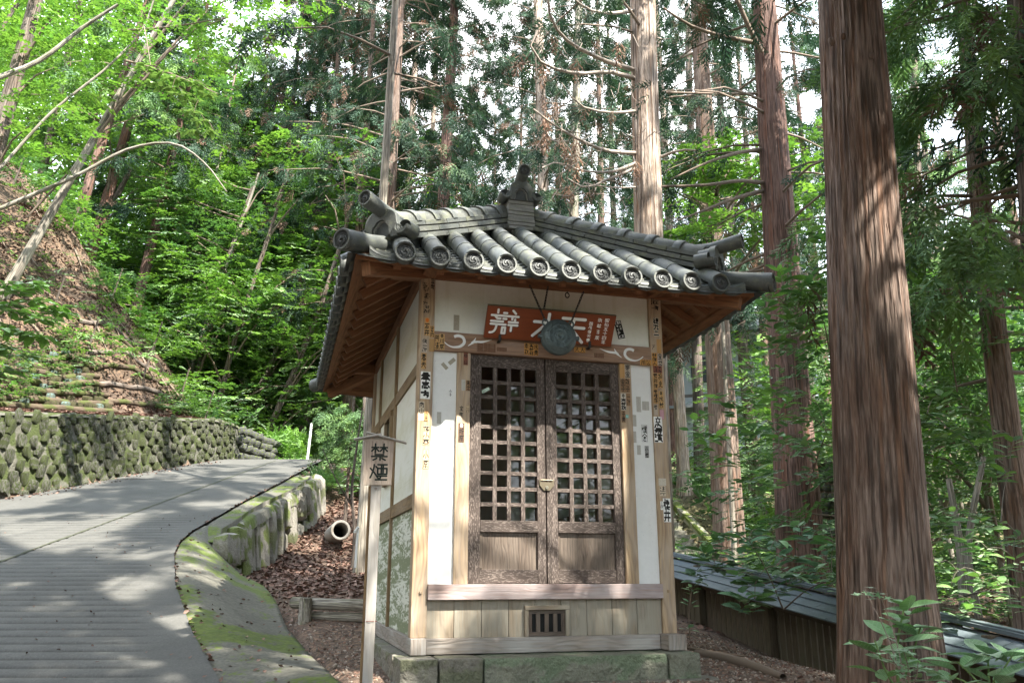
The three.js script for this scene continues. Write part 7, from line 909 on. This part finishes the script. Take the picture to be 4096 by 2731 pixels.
  { // left branch
    const root = at(-120, 700, 9.2), L = [[20, 650, 9], [60, 665, 9], [110, 690, 9], [150, 705, 9], [30, 700, 8.9], [80, 720, 8.9], [130, 735, 8.9], [20, 745, 8.8], [70, 765, 8.8], [115, 775, 8.8], [30, 800, 8.7], [75, 815, 8.7], [10, 845, 8.6], [50, 850, 8.6], [0, 690, 8.9], [100, 655, 9.1], [165, 720, 9], [0, 790, 8.7]];
    plant('leafy_bough', 'green leafy bough entering from the left edge before the bank', 'tree branch', root, { seed: 8, wide: 0.56, mats: brightL, stems: fan(root, L, 0.014), tips: tipsOf(L, 17, 0.165, 0.4, () => V(0.6, -0.1 + 0.2 * r(), (r() - 0.5) * 0.6).normalize()) });
    const r2 = at(330, 60, 13.6), S2 = [[345, 150, 13], [375, 165, 13], [405, 178, 13], [440, 185, 13], [470, 195, 13], [395, 200, 13], [425, 215, 13], [455, 230, 13], [490, 215, 13], [445, 255, 13], [470, 275, 13], [450, 300, 13], [490, 300, 13], [360, 190, 13]];
    plant('leafy_bough', 'sunlit yellow green leaf spray high in the left wood', 'tree branch', r2, { seed: 9, wide: 0.55, mats: broad(0.15, 0.27, 0.05, 1151, 0.4), stems: fan(r2, S2, 0.014), tips: tipsOf(S2, 14, 0.16, 0.4, () => V(0.7, -0.15, 0.3).normalize()) }); for (const [px, py, d] of S2) hole(at(px, py, d), 0.5);
  }
  { // hedge and bush at the crest, hemlock-like shrub behind the notice
    const h = at(648, 1050, 24.5), t = thing('clipped_hedge', 'tall clipped bright green hedge beside the road at the crest', 'hedge', [h.x, ground(h.x, 24.5) - 0.2, h.z]); part(t, 'stem', trunkGeo(0.05, 0.01, 1, 0, 0, 8, 6, 0.002, 1), M.barkGrey); const sp = [], q = rng(91); for (let i = 0; i < 900; i++) { const p = V((q() - 0.5) * 1.2, 0.3 + 1.15 * q(), (q() - 0.5) * 1.4); sp.push([p, V(q() - 0.5, q() - 0.3, q() - 0.3).normalize(), 0.24]); } t.axis = (y) => V(0, y, 0); addCrown(t, 'maple', 'maple', sp, 1.25); hole(at(640, 1000, 24.5), 0.7); hole(at(690, 1045, 26), 0.9);
    const h2_ = at(698, 1052, 28), t2 = thing('low_hedge', 'sunlit low hedge continuing along the road past the crest', 'hedge', [h2_.x, ground(h2_.x, 28) - 0.1, h2_.z]); part(t2, 'stem', trunkGeo(0.04, 0.01, 0.5, 0, 0, 8, 4, 0.002, 1), M.barkGrey); const s2 = []; for (let i = 0; i < 700; i++) s2.push([V((q() - 0.5) * 1.4 + 0.2, 0.2 + 0.6 * q(), (q() - 0.5) * 3), V(q() - 0.5, q() - 0.3, q() - 0.3).normalize(), 0.26]); addCrown(t2, 'maple', 'maple', s2, 1.4);
    const b = at(790, 1075, 15.5), t3 = thing('evergreen_shrub', 'feathery evergreen shrub hanging over the leafy bank behind the notice', 'shrub', [b.x, ground(b.x, 15.5), b.z]); const sp3 = []; part(t3, 'stem', trunkGeo(0.035, 0.006, 3, 0.05, 0, 8, 12, 0.002, 2, 0.3, 0.06), M.barkDark); for (let i = 0; i < 170; i++) { const px = 735 + 100 * q(), py = 925 + 135 * q(), p = at(px, py, 15 + q()).sub(t3.position); sp3.push([p, V(q() - 0.7, -0.2, q() - 0.2).normalize(), 0.24 + 0.13 * q()]); } t3.axis = (y) => V(0.05 * y, y, 0); addCrown(t3, 'sugi', 'sugiLight', sp3, 1);
    const c = at(742, 1072, 18.6), t4 = thing('round_bush', 'dark round bush at the road edge just before the crest', 'bush', [c.x, ground(c.x, 18.6), c.z]); part(t4, 'stem', trunkGeo(0.04, 0.01, 0.5, 0, 0, 8, 4, 0.002, 1), M.barkDark); const s4 = []; for (let i = 0; i < 420; i++) { const v = V(q() - 0.5, q() - 0.5, q() - 0.5).normalize().multiplyScalar(0.42 * Math.sqrt(q())); v.y = Math.abs(v.y) + 0.05; s4.push([v, v.clone().normalize().add(V(0, 0.1, 0)).normalize(), 0.2]); } addCrown(t4, 'maple', 'mapleDark', s4, 0.8);
    const e = at(812, 1215, 13.4), sm2 = thing('sapling', 'thin dark sapling stem on the leaf strewn bank', 'sapling', [e.x, ground(e.x, 13.4), e.z]); part(sm2, 'stem', tube([V(0, -0.1, 0), V(0.02, 0.6, 0), V(-0.06, 1.2, 0), V(-0.02, 1.9, 0), V(0.05, 2.6, 0)], [0.03, 0.025, 0.012], 7, 5), M.barkDark); part(sm2, 'side_branch', tube([V(-0.05, 1.0, 0), V(-0.3, 1.4, 0.1), V(-0.55, 1.9, 0.1)], [0.014, 0.006], 6, 5), M.barkDark);
    const pl = at(1590, 1340, 8.6); plant('young_plant', 'small dark leaved plant between the corner post and the fence', 'plant', V(pl.x, pl.y - 0.35, pl.z), { seed: 12, wide: 0.45, mats: darkL.concat(midL), stems: [[[at(1585, 1470, 8.6), at(1583, 1400, 8.6), at(1590, 1350, 8.6)], [0.007, 0.004]]], tips: [[at(1590, 1345, 8.6), V(0, 1, 0), 9, 0.1, 0.12], [at(1586, 1380, 8.6), V(0, 1, 0), 5, 0.08, 0.08], [at(1580, 1440, 8.6), V(0, 1, 0.1), 4, 0.11, 0.05]] });
  }
}
renderer.render(scene, camera);
